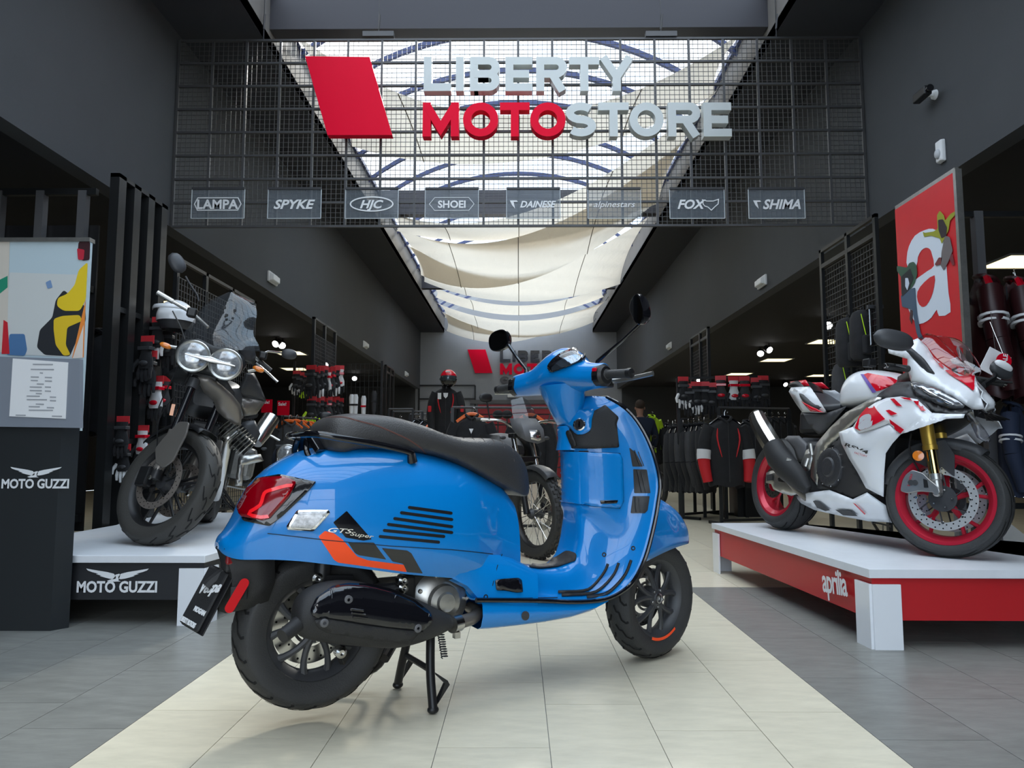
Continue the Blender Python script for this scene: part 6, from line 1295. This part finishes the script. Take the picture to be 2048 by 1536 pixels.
# --- gloves on the left near rack
GC=[('whitec','cloth','red'),('cloth','cloth','dgrey'),('cloth','whitec','dgrey'),('dcloth','cloth','red'),('cloth','hivis','dgrey')]
def gl(u,v,d,s,i,label,grp,tagc='redtag',X=None):
    p=at(u,v,1,d) if X is None else at(u,v,0,X); return glove(p,random.uniform(-.3,.3),s,label,*GC[i],tagc,grp)
for k,(u,v,i,s) in enumerate(((318,652,2,1.25),(296,690,1,1.3),(336,668,1,1.3),(316,770,0,1.3),(300,720,1,1.3),(247,850,1,1.1),(288,868,0,1.1),(250,905,2,1.0),(300,905,1,1.0),(330,770,3,1.2))):
    gl(u,v-12,0,s,i,['white and black glove with red card beside the left black bike mirror','black glove left of the white one on the near left rack','black glove just right of the topmost white glove','white and red glove hanging above the bike front wheel','dark glove half hidden behind the left rack posts','low dark glove between the rack posts','white and red glove low behind the bike fork','small white fingered glove lowest between the posts','lowest dark glove beside the bike fork','grey glove behind the orange reflector of the bike'][k],'gloves on the near left rack',X=-2.93)
# jackets behind the left posts
for k,(u,v,d) in enumerate(((214,655,6.0),(243,668,6.25),(276,668,6.4),(300,700,6.6))):
    p=at(u,v,1,d); jacket('jacket',['dark jacket hanging behind the first black post on the left','dark jacket behind the second black post on the left','dark jacket behind the third black post on the left','dark jacket behind the last black post, beside the bike'][k],p,.9,1.25,body='dcloth' if k%2 else 'cloth',group='dark jackets behind the left posts')
# gloves on the far left rack
names_u=['far left rack glove upper row, %s'%q for q in ('leftmost and dark','second from left','third from left','fourth, white fingered','fifth, white and red','sixth with red cuff','seventh beside the right end','rightmost with orange top')]
for k in range(8):
    u=623+8*k; o=gl(u,735+((k*5)%7),0,1.7,[1,1,2,1,0,3,2,0][k],names_u[k],'gloves on the far left rack',X=-2.92)
names_l=['far left rack glove lower row, %s'%q for q in ('leftmost, yellow fingers','second, yellow fingers','third, dark','fourth, yellow fingers','fifth, dark with red strap','sixth, white fingers','seventh, dark','rightmost, white fingers')]
for k in range(8): gl(624+8*k,797+((k*3)%6),0,1.5,[4,4,1,4,3,2,1,2][k],names_l[k],'gloves on the far left rack',X=-2.92)
for k in range(4): gl(594+7*k,745+3*k,12.53,1.5,[2,1,4,1][k],['faint glove at the aisle side of the far left rack, topmost','faint dark glove beside it, second in from the aisle','yellow fingered glove third in from the aisle','dark glove nearest the far left rack post'][k],'gloves on the far left rack')
# right glove row
for k,(u,v) in enumerate(((1366,758),(1378,772),(1392,768),(1408,768),(1422,770),(1441,756),(1466,757),(1488,757),(1512,760),(1526,756))):
    gl(u,v,9.7,1.55,[2,1,2,1,1,3,0,3,1,1][k],'glove in the row over the right clothes rail, %s'%['leftmost','second from left','third from left','fourth from left','fifth from left','first with a wide red card','white cuffed with red card','last with a red card','dark, next to last','rightmost, dark'][k],'gloves over the right clothes rail')
t=thing('glove_bar','black wall bar with hooks over the right clothes rail','display rack',(2.9,9.75,0)); a=at(1355,757,1,9.78);b=at(1535,752,1,9.78); o_=Vector((2.9,9.75,0)); M().bar(a-o_,b-o_,.03).build('bar','rackm',t,smooth=False)
for p in(a,b,a.lerp(b,.5)): M().box((p.x-2.9-.02,0,0),(p.x-2.9+.02,.04,p.z)).build('post','rackm',t,smooth=False)
# right clothes rails and jackets
def rail(label,p,q,ground=True,hgt=None,name='clothes_rail'):
    m_=(p+q)/2; t=thing(name,label,'clothes rail',(m_.x,m_.y,0)); o=Vector((m_.x,m_.y,0)); M().tube([p-o,q-o],.014,8).build('rail_tube','grey' if 'pale' in label else 'dgrey',t)
    d=(q-p).normalized(); n=Vector((-d.y,d.x,0))
    for e in(p,q):
        f=e-o; M().box((f.x-.018,f.y-.018,0),(f.x+.018,f.y+.018,f.z)).build('upright','rackm',t,smooth=False); M().bar((f.x-n.x*.28,f.y-n.y*.28,.02),(f.x+n.x*.28,f.y+n.y*.28,.02),.035).build('foot','rackm',t,smooth=False)
    M().bar((p-o)*Vector((1,1,0)).length*0+Vector((p.x-o.x,p.y-o.y,.06)),Vector((q.x-o.x,q.y-o.y,.06)),.03).build('base_bar','rackm',t,smooth=False)
    return t
p=at(1437,815,1,9.0); q=Vector((p.x+.95,p.y+.25,p.z)); rail('front clothes rail holding the red sleeved jackets on the right',p,q)
p2=at(1362,838,1,9.9); q2=Vector((p2.x+.75,p2.y+.6,p2.z)); rail('clothes rail holding the row of plain black jackets on the right',p2,q2)
p=at(1449,829,1,8.9); jacket('jacket','black jacket with red and white sleeves hanging front on, the nearer of two',p,.05,1.22,up='cloth',mid='whitec',lo='redc',acc='redc',group='red sleeved jackets on the right rail')
p=at(1498,838,1,9.25); jacket('jacket','black jacket with red and white sleeves partly hidden beside the steel silencer',p,.25,1.22,up='cloth',mid='whitec',lo='redc',group='red sleeved jackets on the right rail')
for k in range(7):
    p=at(1345+10.5*k,850-1.2*k,1,10.3-.12*k); jacket('jacket','plain black jacket edge on in the right row, %s'%['leftmost','second from left','third from left with a white tag','fourth from left','fifth, with grey elbows','sixth from left','rightmost, next to the red sleeved one'][k],p,1.15,1.3,up='dcloth' if k in(2,4) else 'cloth',lo='dcloth' if k==4 else 'cloth',group='plain black jackets on the right rail')
for k in range(4):
    p=at(1530+13*k,832,1,9.6+.1*k); jacket('jacket','dark jacket behind the white sport bike tail, %s'%['leftmost','second','third','rightmost'][k],p,.8,1.2,group='dark jackets behind the sport bike')
t=thing('display_table','low black slatted table under the right clothes rails','table',(3.0,10.4,0))
M().box((-.5,-.3,.42),(.6,.3,.46)).build('table_top','rackm',t,smooth=False)
for x in(-.47,-.2,.1,.35,.57):
    for y in(-.28,.28): M().box((x-.02,y-.02,0),(x+.02,y+.02,.42)).build('leg','rackm',t,smooth=False)
M().box((.0,-.2,.0),(.35,.2,.40)).build('box','black',t,smooth=False)
# backpacks
def pack(u,v,d,s,label,piping='hivis',body='cloth',grp='backpacks on the right mesh rack'):
    p=at(u,v,1,d); t=thing('backpack',label,'backpack',mx=fr_face(p,.2,s),group=grp)
    rg=[[Vector((rx*math.copysign(abs(math.cos(a))**.6,math.cos(a)),-.09+ry*math.copysign(abs(math.sin(a))**.6,math.sin(a)),z)) for a in [2*PI*k/20 for k in range(20)]] for z,rx,ry in((0,.08,.04),(-.02,.12,.06),(-.08,.145,.08),(-.25,.15,.09),(-.42,.15,.085),(-.46,.13,.06))]
    M().loft(rg,caps=True).build('bag_body',body,t); M().cb((0,-.185,-.33),(.22,.05,.18)).build('front_pocket',body,t,smooth=False,bevel=.02)
    M().tube([(-.11,-.175,-.05),(-.09,-.19,-.2),(-.06,-.2,-.36)],.004,5).build('piping',piping,t); M().tube(spl([(-.03,-.05,0),(0,-.05,.04),(.03,-.05,0)],3),.007,6).build('carry_loop','cloth',t)
    M().tube([(0,-.04,.03),(0,.04,.05)],.004,5).build('hook','steel',t)
    return t
pack(1690,640,6.6,.95,'black backpack with a lime stripe, leftmost on the right mesh rack'); pack(1718,625,6.45,.95,'black backpack beside the clear cover on the right mesh rack'); pack(1683,728,6.9,1.0,'dark grey backpack above the sport bike seat',body='dcloth')
t=thing('rain_cover','clear plastic pouch hanging right of the black backpacks','pouch',tuple(at(1748,618,1,6.2))); M().box((-.06,-.03,-.32),(.06,-.01,0)).build('pouch',glassy('plastic_film',(.5,.5,.5),.25,.2),t,smooth=False,bevel=.008); M().box((-.065,-.035,-.0),(.065,-.005,.03)).build('header_card','dgrey',t,smooth=False)
for k in range(3): M().box((-.04+.03*k,-.012,-.3),(-.035+.03*k,-.008,-.02)).build('fold',mat('film_fold',(.35,.34,.32),.3),t,smooth=False)
# maroon jackets and jeans at the right edge
mar=K['maroon']=mat('maroon_leather',(.03,.007,.008),.4,noise=.2,nscale=9); navy=K['navy']=mat('navy_cloth',(.012,.02,.045),.8)
jacket('jacket','maroon leather jacket with two white stripes, nearer the red poster',at(1968,548,1,5.25),1.15,1.3,body='maroon',up='maroon',lo='maroon',hang='red',stripes=2,group='maroon leather jackets')
jacket('jacket','maroon leather jacket with two white stripes at the right edge of the photo',at(2030,552,1,5.3),1.15,1.3,body='maroon',up='maroon',lo='maroon',hang='red',stripes=2,group='maroon leather jackets')
jacket('jacket','navy jacket with two pale bands low behind the sport bike screen',at(2022,800,1,5.2),.9,.95,body='navy',up='navy',lo='navy',stripes=2)
t=thing('price_card','white price card behind the sport bike left mirror','sign',tuple(at(1992,722,1,4.4))); M().box((-.07,-.004,-.09),(.07,.0,.06)).build('card','paper',t,smooth=False).rotation_euler=(0,.5,0); M().tube([(0,0,.06),(0,.02,.3)],.002,4).build('card_string','steel',t)
t=thing('sale_tag','round red tag reading SALE behind the sport bike nose','sign',tuple(at(2007,722,1,4.3))); o=M().lathe([(.045,0),(.045,.004),(.0001,.004)],(0,0,0),(0,-1,0),20).build('tag_disc','red',t,smooth=False); text_mesh('SALE',.036,.0006,Matrix(((0.1,0,1,0),(0,0,0,0),(0,0,0,0),(0,0,0,1)))@Matrix() if False else Matrix(((.15,-.98,0,.012),(0,0,-1,-.0055),(.98,.15,0,-.035),(0,0,0,1))),.001).build('lettering','whitem',o,smooth=False); M().tube([(0,.002,.045),(0,.1,.25)],.0015,4).build('tag_string','steel',t)
t=thing('price_card','white sheet on a low stand behind the sport bike front tyre','sign',tuple(at(2018,1120,2,.0))); z_=0; c=at(2018,1085,1,t.location.y)-t.location; M().box((-.13,-.004,-.13),(.13,.0,.13),Matrix.Translation(c)@Matrix.Rotation(.7,4,'Y')).build('card','paper',t,smooth=False); M().tube([(0,.02,0),c+Vector((0,.02,0))],.012,8).build('stand','rackm',t); M().box((-.12,-.08,0),(.12,.1,.02)).build('stand_base','rackm',t,smooth=False)
# --- left aisle: jackets with orange hangers, sale signs
for k,(u,v) in enumerate(((578,838),(592,838),(606,840),(620,842))):
    p=at(u,v,1,9.2+.15*k); jacket('jacket','dark jacket on an orange hanger left of the scooter seat, %s'%['leftmost','second','third','rightmost'][k],p,.7,1.15,body='dcloth' if k<2 else 'cloth',hang='orangep',group='jackets on orange hangers by the left aisle')
p=at(560,832,1,9.1); q=at(635,838,1,9.8); rail('clothes rail left of the scooter seat under the red sale signs',p,q)
for k,(u,v,s) in enumerate(((567,816,1),(534,812,.9))):
    p=at(u,v,1,9.0); t=thing('sale_sign',['red square sign reading Sale! nearer the scooter','red square sign reading Sale! behind the bike windscreen'][k],'sign',tuple(p)); o=M().box((-.075*s,-.004,-.09*s),(.075*s,.0,.09*s)).build('sign_board','red',t,smooth=False); text_mesh('Sale!',.055*s,.0005,Matrix(((1,0,0,-.065*s),(0,0,-1,-.0055),(0,1,0,.03),(0,0,0,1))),.001).build('lettering','whitem',o,smooth=False); M().tube([(0,0,-.09*s),(0,0,-.4)],.008,6).build('sign_stem','steel',t)
# --- middle: front jackets with orange hangers
p=at(944,824,1,8.2); jacket('jacket','black jacket on an orange hanger facing the camera in the middle of the shop',p,0,1.12,hang='orangep',logo=True,acc=None,group='black jackets on orange hangers in the middle')
p=at(1060,826,1,8.3); jacket('jacket','black jacket on an orange hanger behind the middle bike handlebar',p,-.1,1.12,hang='orangep',logo=True,group='black jackets on orange hangers in the middle')
a=at(905,815,1,8.25);b=at(1110,815,1,8.35); rail('clothes rail holding the black jackets on orange hangers in the middle',Vector((a.x,a.y,p.z+.06)),Vector((b.x,b.y,p.z+.06)))
for k,(u,v,h) in enumerate(((784,838,'gloss'),(800,836,'gloss'),(836,836,'gloss'),(852,838,'gloss'),(866,842,'orangep'),(876,842,'orangep'))):
    jacket('jacket','jacket over the scooter seat left of the mannequin, %s'%['leftmost, black','second, black','third, pale grey sleeves','fourth, grey sleeves','fifth, on an orange hanger','sixth, on an orange hanger'][k],at(u,v,1,11.2),1.0,1.1,up='dcloth' if k in(2,3) else 'cloth',body='hivis' if k==4 else 'cloth',lo='hivis' if k==3 else 'cloth',hang=h,group='jackets left of the mannequin')
for k,(u0,u1,v) in enumerate(((778,826,818),(786,845,823),(820,868,829))): rail('pale rail over the scooter seat left of the mannequin, %s'%['topmost','middle one','lowest'][k],at(u0,v,1,11.6+.2*k),at(u1,v,1,11.6+.2*k))
# mannequin
mp=at(893,772,1,10.7); t=jacket('mannequin','mannequin in a black racing jacket with red flashes and a white chest badge',mp+Vector((0,0,.02)),0,1.0,up='cloth',lo='cloth',acc='redc',cat='mannequin'); ch=[c for c in t.children if c.name.startswith('hanger')]
for c_ in ch: bpy.data.objects.remove(c_)
M().prism([(-.035,-.106,-.13),(.035,-.106,-.13),(.028,-.108,-.18),(0,-.11,-.21),(-.028,-.108,-.18)],(0,-.003,0)).build('chest_badge','whitem',t,smooth=False); M().box((-.115,-.11,-.22),(-.065,-.104,-.13)).build('price_tag','paper',t,smooth=False)
[M().cb((s_*.235,-.05,-.36),(.05,.06,.09)).build('elbow_patch','redc',t,smooth=False,bevel=.01) for s_ in(-1,1)]
M().tube([(0,0,-.06),(0,0,.05)],.05,12).build('neck','black',t); M().tube([(0,0,-.65),(0,0,-1.80)],.03,8).build('stand_pole','rackm',t)
for sg in(-1,1): M().tube([(sg*.09,0,-.66),(sg*.1,-.01,-.95),(sg*.09,0,-1.25)],[.1,.085,.07],12).build('trouser_leg','cloth',t)
M().box((-.3,-.2,-1.86),(.3,.2,-1.80)).build('stand_base','rackm',t,smooth=False)
hp_=at(897,757,1,10.62); t=thing('helmet','red and black full face helmet with a visor on the mannequin','helmet',mx=fr_face(hp_,0,.98))
def shell(r,mt,par,nm,z0,z1,f=1):
    rg=[]; 
    for i in range(13):
        a=R(z0+(z1-z0)*i/12); rg.append([Vector((math.cos(b)*.125*math.cos(a)*f,math.sin(b)*.15*math.cos(a)*f,.135*math.sin(a)*f)) for b in [2*PI*k/24 for k in range(24)]])
    return M().loft(rg).build(nm,mt,par)
shell(1,'red',t,'shell',12,89.9); shell(1,'gloss',t,'chin_guard',-62,12,.99)
rg=[[Vector((math.cos(b)*.127*math.cos(a),math.sin(b)*.153*math.cos(a),.137*math.sin(a))) for b in [R(-155+130*k/16) for k in range(17)]] for a in [R(-18+32*i/6) for i in range(7)]]
M().loft(rg,closed=False).build('visor',mat('visor',(.10,.13,.15),.05,metal=.6),t); M().cb((0,-.118,.088),(.07,.01,.022),Matrix.Rotation(.55,3,'X')).build('vent','whitem',t,smooth=False,bevel=.004)
for sg in(-1,1): M().lathe([(.02,0),(.018,.01),(.0001,.011)],(sg*.118,-.03,-.01),(sg,0,0),12).build('visor_pivot','dgrey',t)
# end wall: shutter, frames, emergency light
a=at(956,808,1,24.4);b=at(1096,842,1,24.4); t=thing('roller_shutter','red slatted shutter with a grey header at the end wall','shutter',(0,24.35,0))
n=7
for k in range(n):
    z1=a.z-(a.z-.05)*k/n; z0=a.z-(a.z-.05)*(k+1)/n; M().box((a.x,0,z0+.02),(b.x+1.5,.05,z1-.02)).build('slat',mat('shutter_red',(.35,.02,.03),.45),t,smooth=False)
M().box((a.x-.25,-.05,a.z),(b.x+1.6,.08,a.z+.13)).build('header','grey',t,smooth=False)
t=thing('wall_frame','thin black framed panel on the end wall behind the mannequin','frame',(-2.5,24.42,0)); a=at(838,771,1,24.4);b=at(950,816,1,24.4); o=Vector((-2.5,24.42,0))
for p,q in((Vector((a.x,0,a.z)),Vector((b.x,0,a.z))),(Vector((b.x,0,a.z)),Vector((b.x,0,b.z-1))),(Vector((a.x,0,a.z)),Vector((a.x,0,b.z-1))),(Vector((a.x,0,a.z-.45)),Vector((b.x,0,a.z-.45)))): M().bar(p-Vector((-2.5,0,0)),q-Vector((-2.5,0,0)),.05).build('frame_bar','black',t,smooth=False)
p=at(1026,792,1,24.45); t=thing('emergency_light','white emergency light on the end wall above the red shutter','emergency light',tuple(p)); M().box((-.18,-.07,-.06),(.18,0,.06)).build('back_box','whitem',t,smooth=False,bevel=.01); M().box((-.15,-.09,-.045),(.15,-.07,.045)).build('diffuser',K['whitem'],t,smooth=False,bevel=.008)
# boards by the left far rack
for k,(u,v) in enumerate(((703,812),(711,812),(748,805),(727,815))):
    p=at(u,v,1,12.55); t=thing('shin_guard',['pale protector, left of a pair right of the gloves','pale protector, right of a pair right of the gloves','slanted white protector under the far lone spotlight','red and white protector leaning beside it'][k],'protector',mx=fr_face(p,0,1),group='protectors on the far left wall'); M().loft([[Vector((rx*math.cos(a),.03*math.sin(a),z)) for a in [2*PI*j/12 for j in range(12)]] for z,rx in((-.22,.02),(-.15,.035),(0,.04),(.15,.045),(.2,.03))],caps=True).build('guard','dcloth' if k==2 else 'whitem',t); M().cb((0,-.03,.02),(.09,.01,.03)).build('strap','red' if k==3 else 'black',t,smooth=False)
t=thing('display_rack','dark wire panel behind the far left gloves and protectors','display rack',(-3.3,12.58,0))
a=at(590,700,1,12.58);b=at(765,700,1,12.58); m=M()
for i in range(21): x=a.x+(b.x-a.x)*i/20+3.3; m.box((x-.003,0,0),(x+.003,.006,2.4))
for j in range(25): m.box((a.x+3.3,.006,.1*j),(b.x+3.3,.012,.1*j+.006))
m.build('wire_grid','rackm',t,smooth=False,kind='stuff')
for x in(a.x+3.3,b.x+3.3): M().box((x-.02,-.02,0),(x+.02,.02,2.45)).build('post','rackm',t,smooth=False)
# white helmet behind the left bike bars
hp_=at(352,638,1,5.9); t=thing('helmet','white open helmet hanging behind the left bike handlebar','helmet',mx=fr_face(hp_,0,1.15)); shell(1,'white',t,'shell',-10,89.9); shell(1,'dgrey',t,'padding',-40,-10,.93)
rg=[[Vector((math.cos(b)*.13*math.cos(a),-.02+math.sin(b)*.19*math.cos(a),.05+.08*math.sin(a))) for b in [R(-150+120*k/10) for k in range(11)]] for a in [R(-5+20*i/3) for i in range(4)]]; M().loft(rg,closed=False).build('peak','white',t,solid=.004)
# --- man with his back turned
mb=at(1281,868,1,13.2); mb.z=0; t=thing('person','man seen from behind in a dark blue jacket between the rails right of the scooter','person',(mb.x,mb.y,0),.15)
def skin(name,m,vs,es,rs,par,lv=2):
    me=bpy.data.meshes.new(name); me.from_pydata(vs,es,[]); o=bpy.data.objects.new(name,me); COL.objects.link(o); o.parent=par; me.materials.append(K[m] if isinstance(m,str) else m)
    sk=o.modifiers.new('skin','SKIN'); sk.use_smooth_shade=True
    for i,r in enumerate(rs): me.skin_vertices[0].data[i].radius=(r,r) if not isinstance(r,tuple) else r
    me.skin_vertices[0].data[0].use_root=True; q=o.modifiers.new('sub','SUBSURF'); q.levels=lv; q.render_levels=lv; return o
sk_=mat('skin',(.36,.19,.13),.55)
vs=[(0,0,.95),(0,.0,1.15),(0,-.02,1.38),(0,0,1.50),(0,.02,1.56),(0,.03,1.68),(0,.02,1.78),(-.20,-.01,1.42),(-.29,.02,1.15),(-.27,.14,.95),(-.26,.2,.90),(.20,-.01,1.42),(.29,.02,1.15),(.27,.14,.95),(.26,.2,.90),(-.10,0,.9),(-.11,.01,.5),(-.11,-.01,.1),(-.11,.1,.04),(.10,0,.9),(.11,.01,.5),(.11,-.01,.1),(.11,.1,.04)]
es=[(0,1),(1,2),(2,3),(3,4),(4,5),(5,6),(2,7),(7,8),(8,9),(9,10),(2,11),(11,12),(12,13),(13,14),(0,15),(15,16),(16,17),(17,18),(0,19),(19,20),(20,21),(21,22)]
rs=[(.16,.11),(.15,.11),(.17,.12),.055,.055,(.085,.10),(.06,.08),.07,.05,.035,.04,.07,.05,.035,.04,.10,.07,.05,.045,.10,.07,.05,.045]
skin('body',sk_,vs,es,rs,t)
skin('jacket_worn','navy',[vs[i] for i in(0,1,2,3,7,8,9,11,12,13)]+[],[(0,1),(1,2),(2,3),(2,4),(4,5),(5,6),(2,7),(7,8),(8,9)],[(.19,.14),(.18,.14),(.20,.15),(.08,.08),.09,.07,.055,.09,.07,.055],t)
skin('trousers','cloth',[vs[i] for i in(0,15,16,17,19,20,21)],[(0,1),(1,2),(2,3),(0,4),(4,5),(5,6)],[(.16,.12),.12,.09,.075,.12,.09,.075],t)
M().ball((0,.005,1.735),.094,14,(.92,1.12,1.0)).build('hair',mat('brown_hair',(.03,.018,.012),.8),t)
for sg in(-1,1): M().cb((sg*.11,.06,.04),(.09,.27,.08)).build('shoe','black',t,smooth=False,bevel=.02); M().ball((sg*.088,.01,1.67),.022,8,(.4,.8,1.2)).build('ear',sk_,t)
jacket('jacket','bright yellow jacket hanging right of the man',at(1303,828,1,13.6),.5,1.0,body='hivis',up='hivis',lo='hivis')
for k in range(3): jacket('jacket','dark jacket hanging behind the man, %s'%['left','middle','right'][k],at(1322+14*k,845,1,13.8),1.0,1.1,group='dark jackets behind the man')
# --- other motorcycles in the background
def simple_bike(name,label,fr_,sc,lamp=True,spokes=20,knob=True,col='dgrey',Rw=.345):
    """upright naked or enduro bike facing +x, with spoked front wheel; origin under the front axle"""
    t=thing(name,label,'motorcycle',mx=fr_@Matrix.Scale(sc,4))
    for x,nm,Rr in((0,'front wheel',Rw),(-1.45,'rear wheel',Rw*.95)):
        mx=Matrix.Translation((x,0,Rr)); w_=tyre(t,mx,Rr,.05,Rr*.77,'wheel',None,label=nm)
        if knob:
            m=M()
            for i in range(34):
                for j,y in enumerate((-.034,-.012,.012,.034)):
                    a=2*PI*(i+.5*(j%2))/34; c=Vector((math.cos(a)*(Rr-.0-(.010 if j in(0,3) else 0)),y,math.sin(a)*(Rr-(.010 if j in(0,3) else 0)))); m.cb(c,(.020,.017,.032),Matrix.Rotation(-a,3,'Y'))
            m.xf(mx).build('tread_block','rub',w_,smooth=False,kind='stuff')
        rim(w_,mx,Rr*.77,.034,'black' if knob else 'dgrey',.012)
        if spokes:
            for i in range(spokes):
                a=2*PI*i/spokes; s_=1 if i%2 else -1; M().tube([(math.cos(a+.35*(1 if i%4<2 else -1))*.04,s_*.035,math.sin(a+.35*(1 if i%4<2 else -1))*.04),(math.cos(a)*(Rr*.74),0,math.sin(a)*(Rr*.74))],.003,4).xf(mx).build('spoke','steel',w_)
        M().lathe([(.03,.07),(.045,.045),(.03,.03),(.03,-.03),(.045,-.045),(.03,-.07),(.0001,-.07)],(0,0,0),(0,1,0),18).xf(mx).build('hub','dgrey',w_); disc(w_,mx,.09,.14,.06,'steel',16,1)
    for sg in(-1,1):
        M().tube([(0,sg*.09,Rw),(-.10,sg*.09,.70)],.026,12).build('fork_slider','black',t); M().tube([(-.09,sg*.09,.66),(-.20,sg*.09,.98)],.021,12).build('fork_tube','steel',t)
        M().tube(spl([(-.22,sg*.08,1.06),(-.22,sg*.2,1.12),(-.28,sg*.38,1.13)],3),.012,8).build('handlebar','steel',t); M().tube([(-.265,sg*.28,1.13),(-.29,sg*.41,1.13)],.018,8).build('grip','rub',t); M().tube([(-.2,sg*.26,1.12),(-.2,sg*.40,1.11)],.006,6).build('lever','steel',t)
        lozenge(Vector((-.16,sg*.22,.98)),(0,1,0),(0,0,1),.06,.03,.03).build('turn_signal','dgrey',t)
        M().tube([(-.24,sg*.3,1.14),(-.22,sg*.34,1.28)],.006,6).build('mirror_stem','black',t); lozenge(Vector((-.22,sg*.35,1.31)),(0,1,0),(0,0,1),.13,.08,.04).build('mirror','black',t)
    M().cb((-.16,0,.80),(.08,.25,.05)).build('fork_yoke','black',t,smooth=False,bevel=.01); M().cb((-.2,0,1.0),(.09,.24,.04)).build('fork_yoke','black',t,smooth=False,bevel=.01)
    rows=[]
    for k in range(9):
        a=R(50+k*11); r0=Rw+.03; rows.append([Vector((math.cos(a)*r,y,Rw+math.sin(a)*r)) for r,y in((r0-.03,-.065),(r0,-.05),(r0+.008,0),(r0,.05),(r0-.03,.065))])
    M().loft(rows,closed=False).build('mudguard','dgrey',t,solid=.004)
    body_loft([(-.9,.72,.95,.12),(-.75,.72,1.0,.16),(-.55,.74,1.03,.17),(-.38,.78,.98,.13),(-.28,.84,.92,.07)]).build('fuel_tank',col,t); body_loft([(-1.6,.82,.88,.07),(-1.35,.78,.88,.12),(-1.05,.76,.85,.13),(-.85,.78,.86,.1)]).build('seat','leather',t)
    M().cb((-.65,0,.50),(.45,.28,.36)).build('engine_block','dgrey',t,smooth=False,bevel=.03); M().tube([(-.45,-.05,.5),(-.3,-.06,.35),(-.5,-.1,.25),(-1.2,-.18,.35),(-1.6,-.2,.5)],[.025,.025,.025,.05,.06],10).build('exhaust','steel',t)
    if lamp:
        M().lathe([(.05,-.10),(.085,-.03),(.095,0),(.088,.008),(.08,.0)],(-.05,0,.93),(1,0,-.05),24).build('headlight_ring','alu',t); M().lathe([(.082,.0),(.06,.012),(.0001,.018)],(-.05,0,.93),(1,0,-.05),24).build('headlight_glass',mat('lamp_glass',(.34,.35,.36),.12),t)
    return t
c=at(578,908,1,6.5); simple_bike('motorcycle','dark motorcycle with one round headlight between the left bike and the scooter tail',Matrix.Translation((c.x,6.45,c.z-.93*1.08))@Matrix.Rotation(R(-72),4,'Z') if False else Matrix.Translation((c.x-.02,6.5,0))@Matrix.Rotation(R(-75),4,'Z'),c.z/.93,True,16,False,'navy')
c=at(1303,915,1,11.5); simple_bike('motorcycle','small dark motorcycle with a round headlight behind the leg shield',Matrix.Translation((c.x,11.5,0))@Matrix.Rotation(R(-50),4,'Z'),c.z/.93,True,0,False,'black')
# adventure bike behind the scooter
c=at(1072,1030,1,6.2); t=simple_bike('motorcycle','enduro motorcycle with knobbly spoked front wheel standing behind the scooter',Matrix.Translation((c.x,6.2,0))@Matrix.Rotation(R(-57),4,'Z'),1.02,False,28,True,'dgrey',.36)
M().loft([[(-.08,-.12,.99),(.0,-.09,.95),(.03,0,.93),(.0,.09,.95),(-.08,.12,.99)],[(-.12,-.15,1.05),(-.04,-.10,1.05),(-.02,0,1.05),(-.04,.10,1.05),(-.12,.15,1.05)],[(-.2,-.13,1.14),(-.12,-.08,1.14),(-.10,0,1.14),(-.12,.08,1.14),(-.2,.13,1.14)]],closed=False).build('headlight_cowl','grey',t,solid=.01)
M().loft([[(-.03,-.10,.975),(.042,0,.95),(-.03,.10,.975)],[(-.05,-.10,1.04),(.0,0,1.04),(-.05,.10,1.04)]],closed=False).build('headlight_glass','steel',t,solid=.008)
M().loft([[(-.12,-.11,1.04),(-.07,0,1.04),(-.12,.11,1.04)],[(-.17,-.12,1.18),(-.12,0,1.19),(-.17,.12,1.18)],[(-.24,-.09,1.30),(-.20,0,1.33),(-.24,.09,1.30)]],closed=False).build('windscreen',K['smoke'],t)
for sg in(-1,1): M().loft([[(-.25,sg*.17,.70),(-.6,sg*.2,.72)],[(-.2,sg*.2,.85),(-.6,sg*.22,.9)],[(-.3,sg*.17,1.0),(-.6,sg*.18,1.02)]],closed=False).build('side_cowl','black',t,solid=.01)
# black caps on the shelf by the red shutter
for k,u in enumerate((996,1014)): 
    p=at(u,829,1,12.0); t=thing('cap',['black cap in front of the red shutter, left one','black cap in front of the red shutter, right one'][k],'cap',mx=fr_face(p,0,1)); M().ball((0,0,0),.09,14,(1,1.1,.8)).build('crown','cloth',t); M().loft([[Vector((.08*math.cos(a),-.08+.09*math.sin(a)*s-.0,-.01-.03*s)) for a in [R(180+18*k2) for k2 in range(11)]] for s in(0,1)],closed=False).build('brim','cloth',t,solid=.004); M().tube([(0,0,-.05),(0,0,-p.z)],.012,6).build('display_stem','rackm',t)
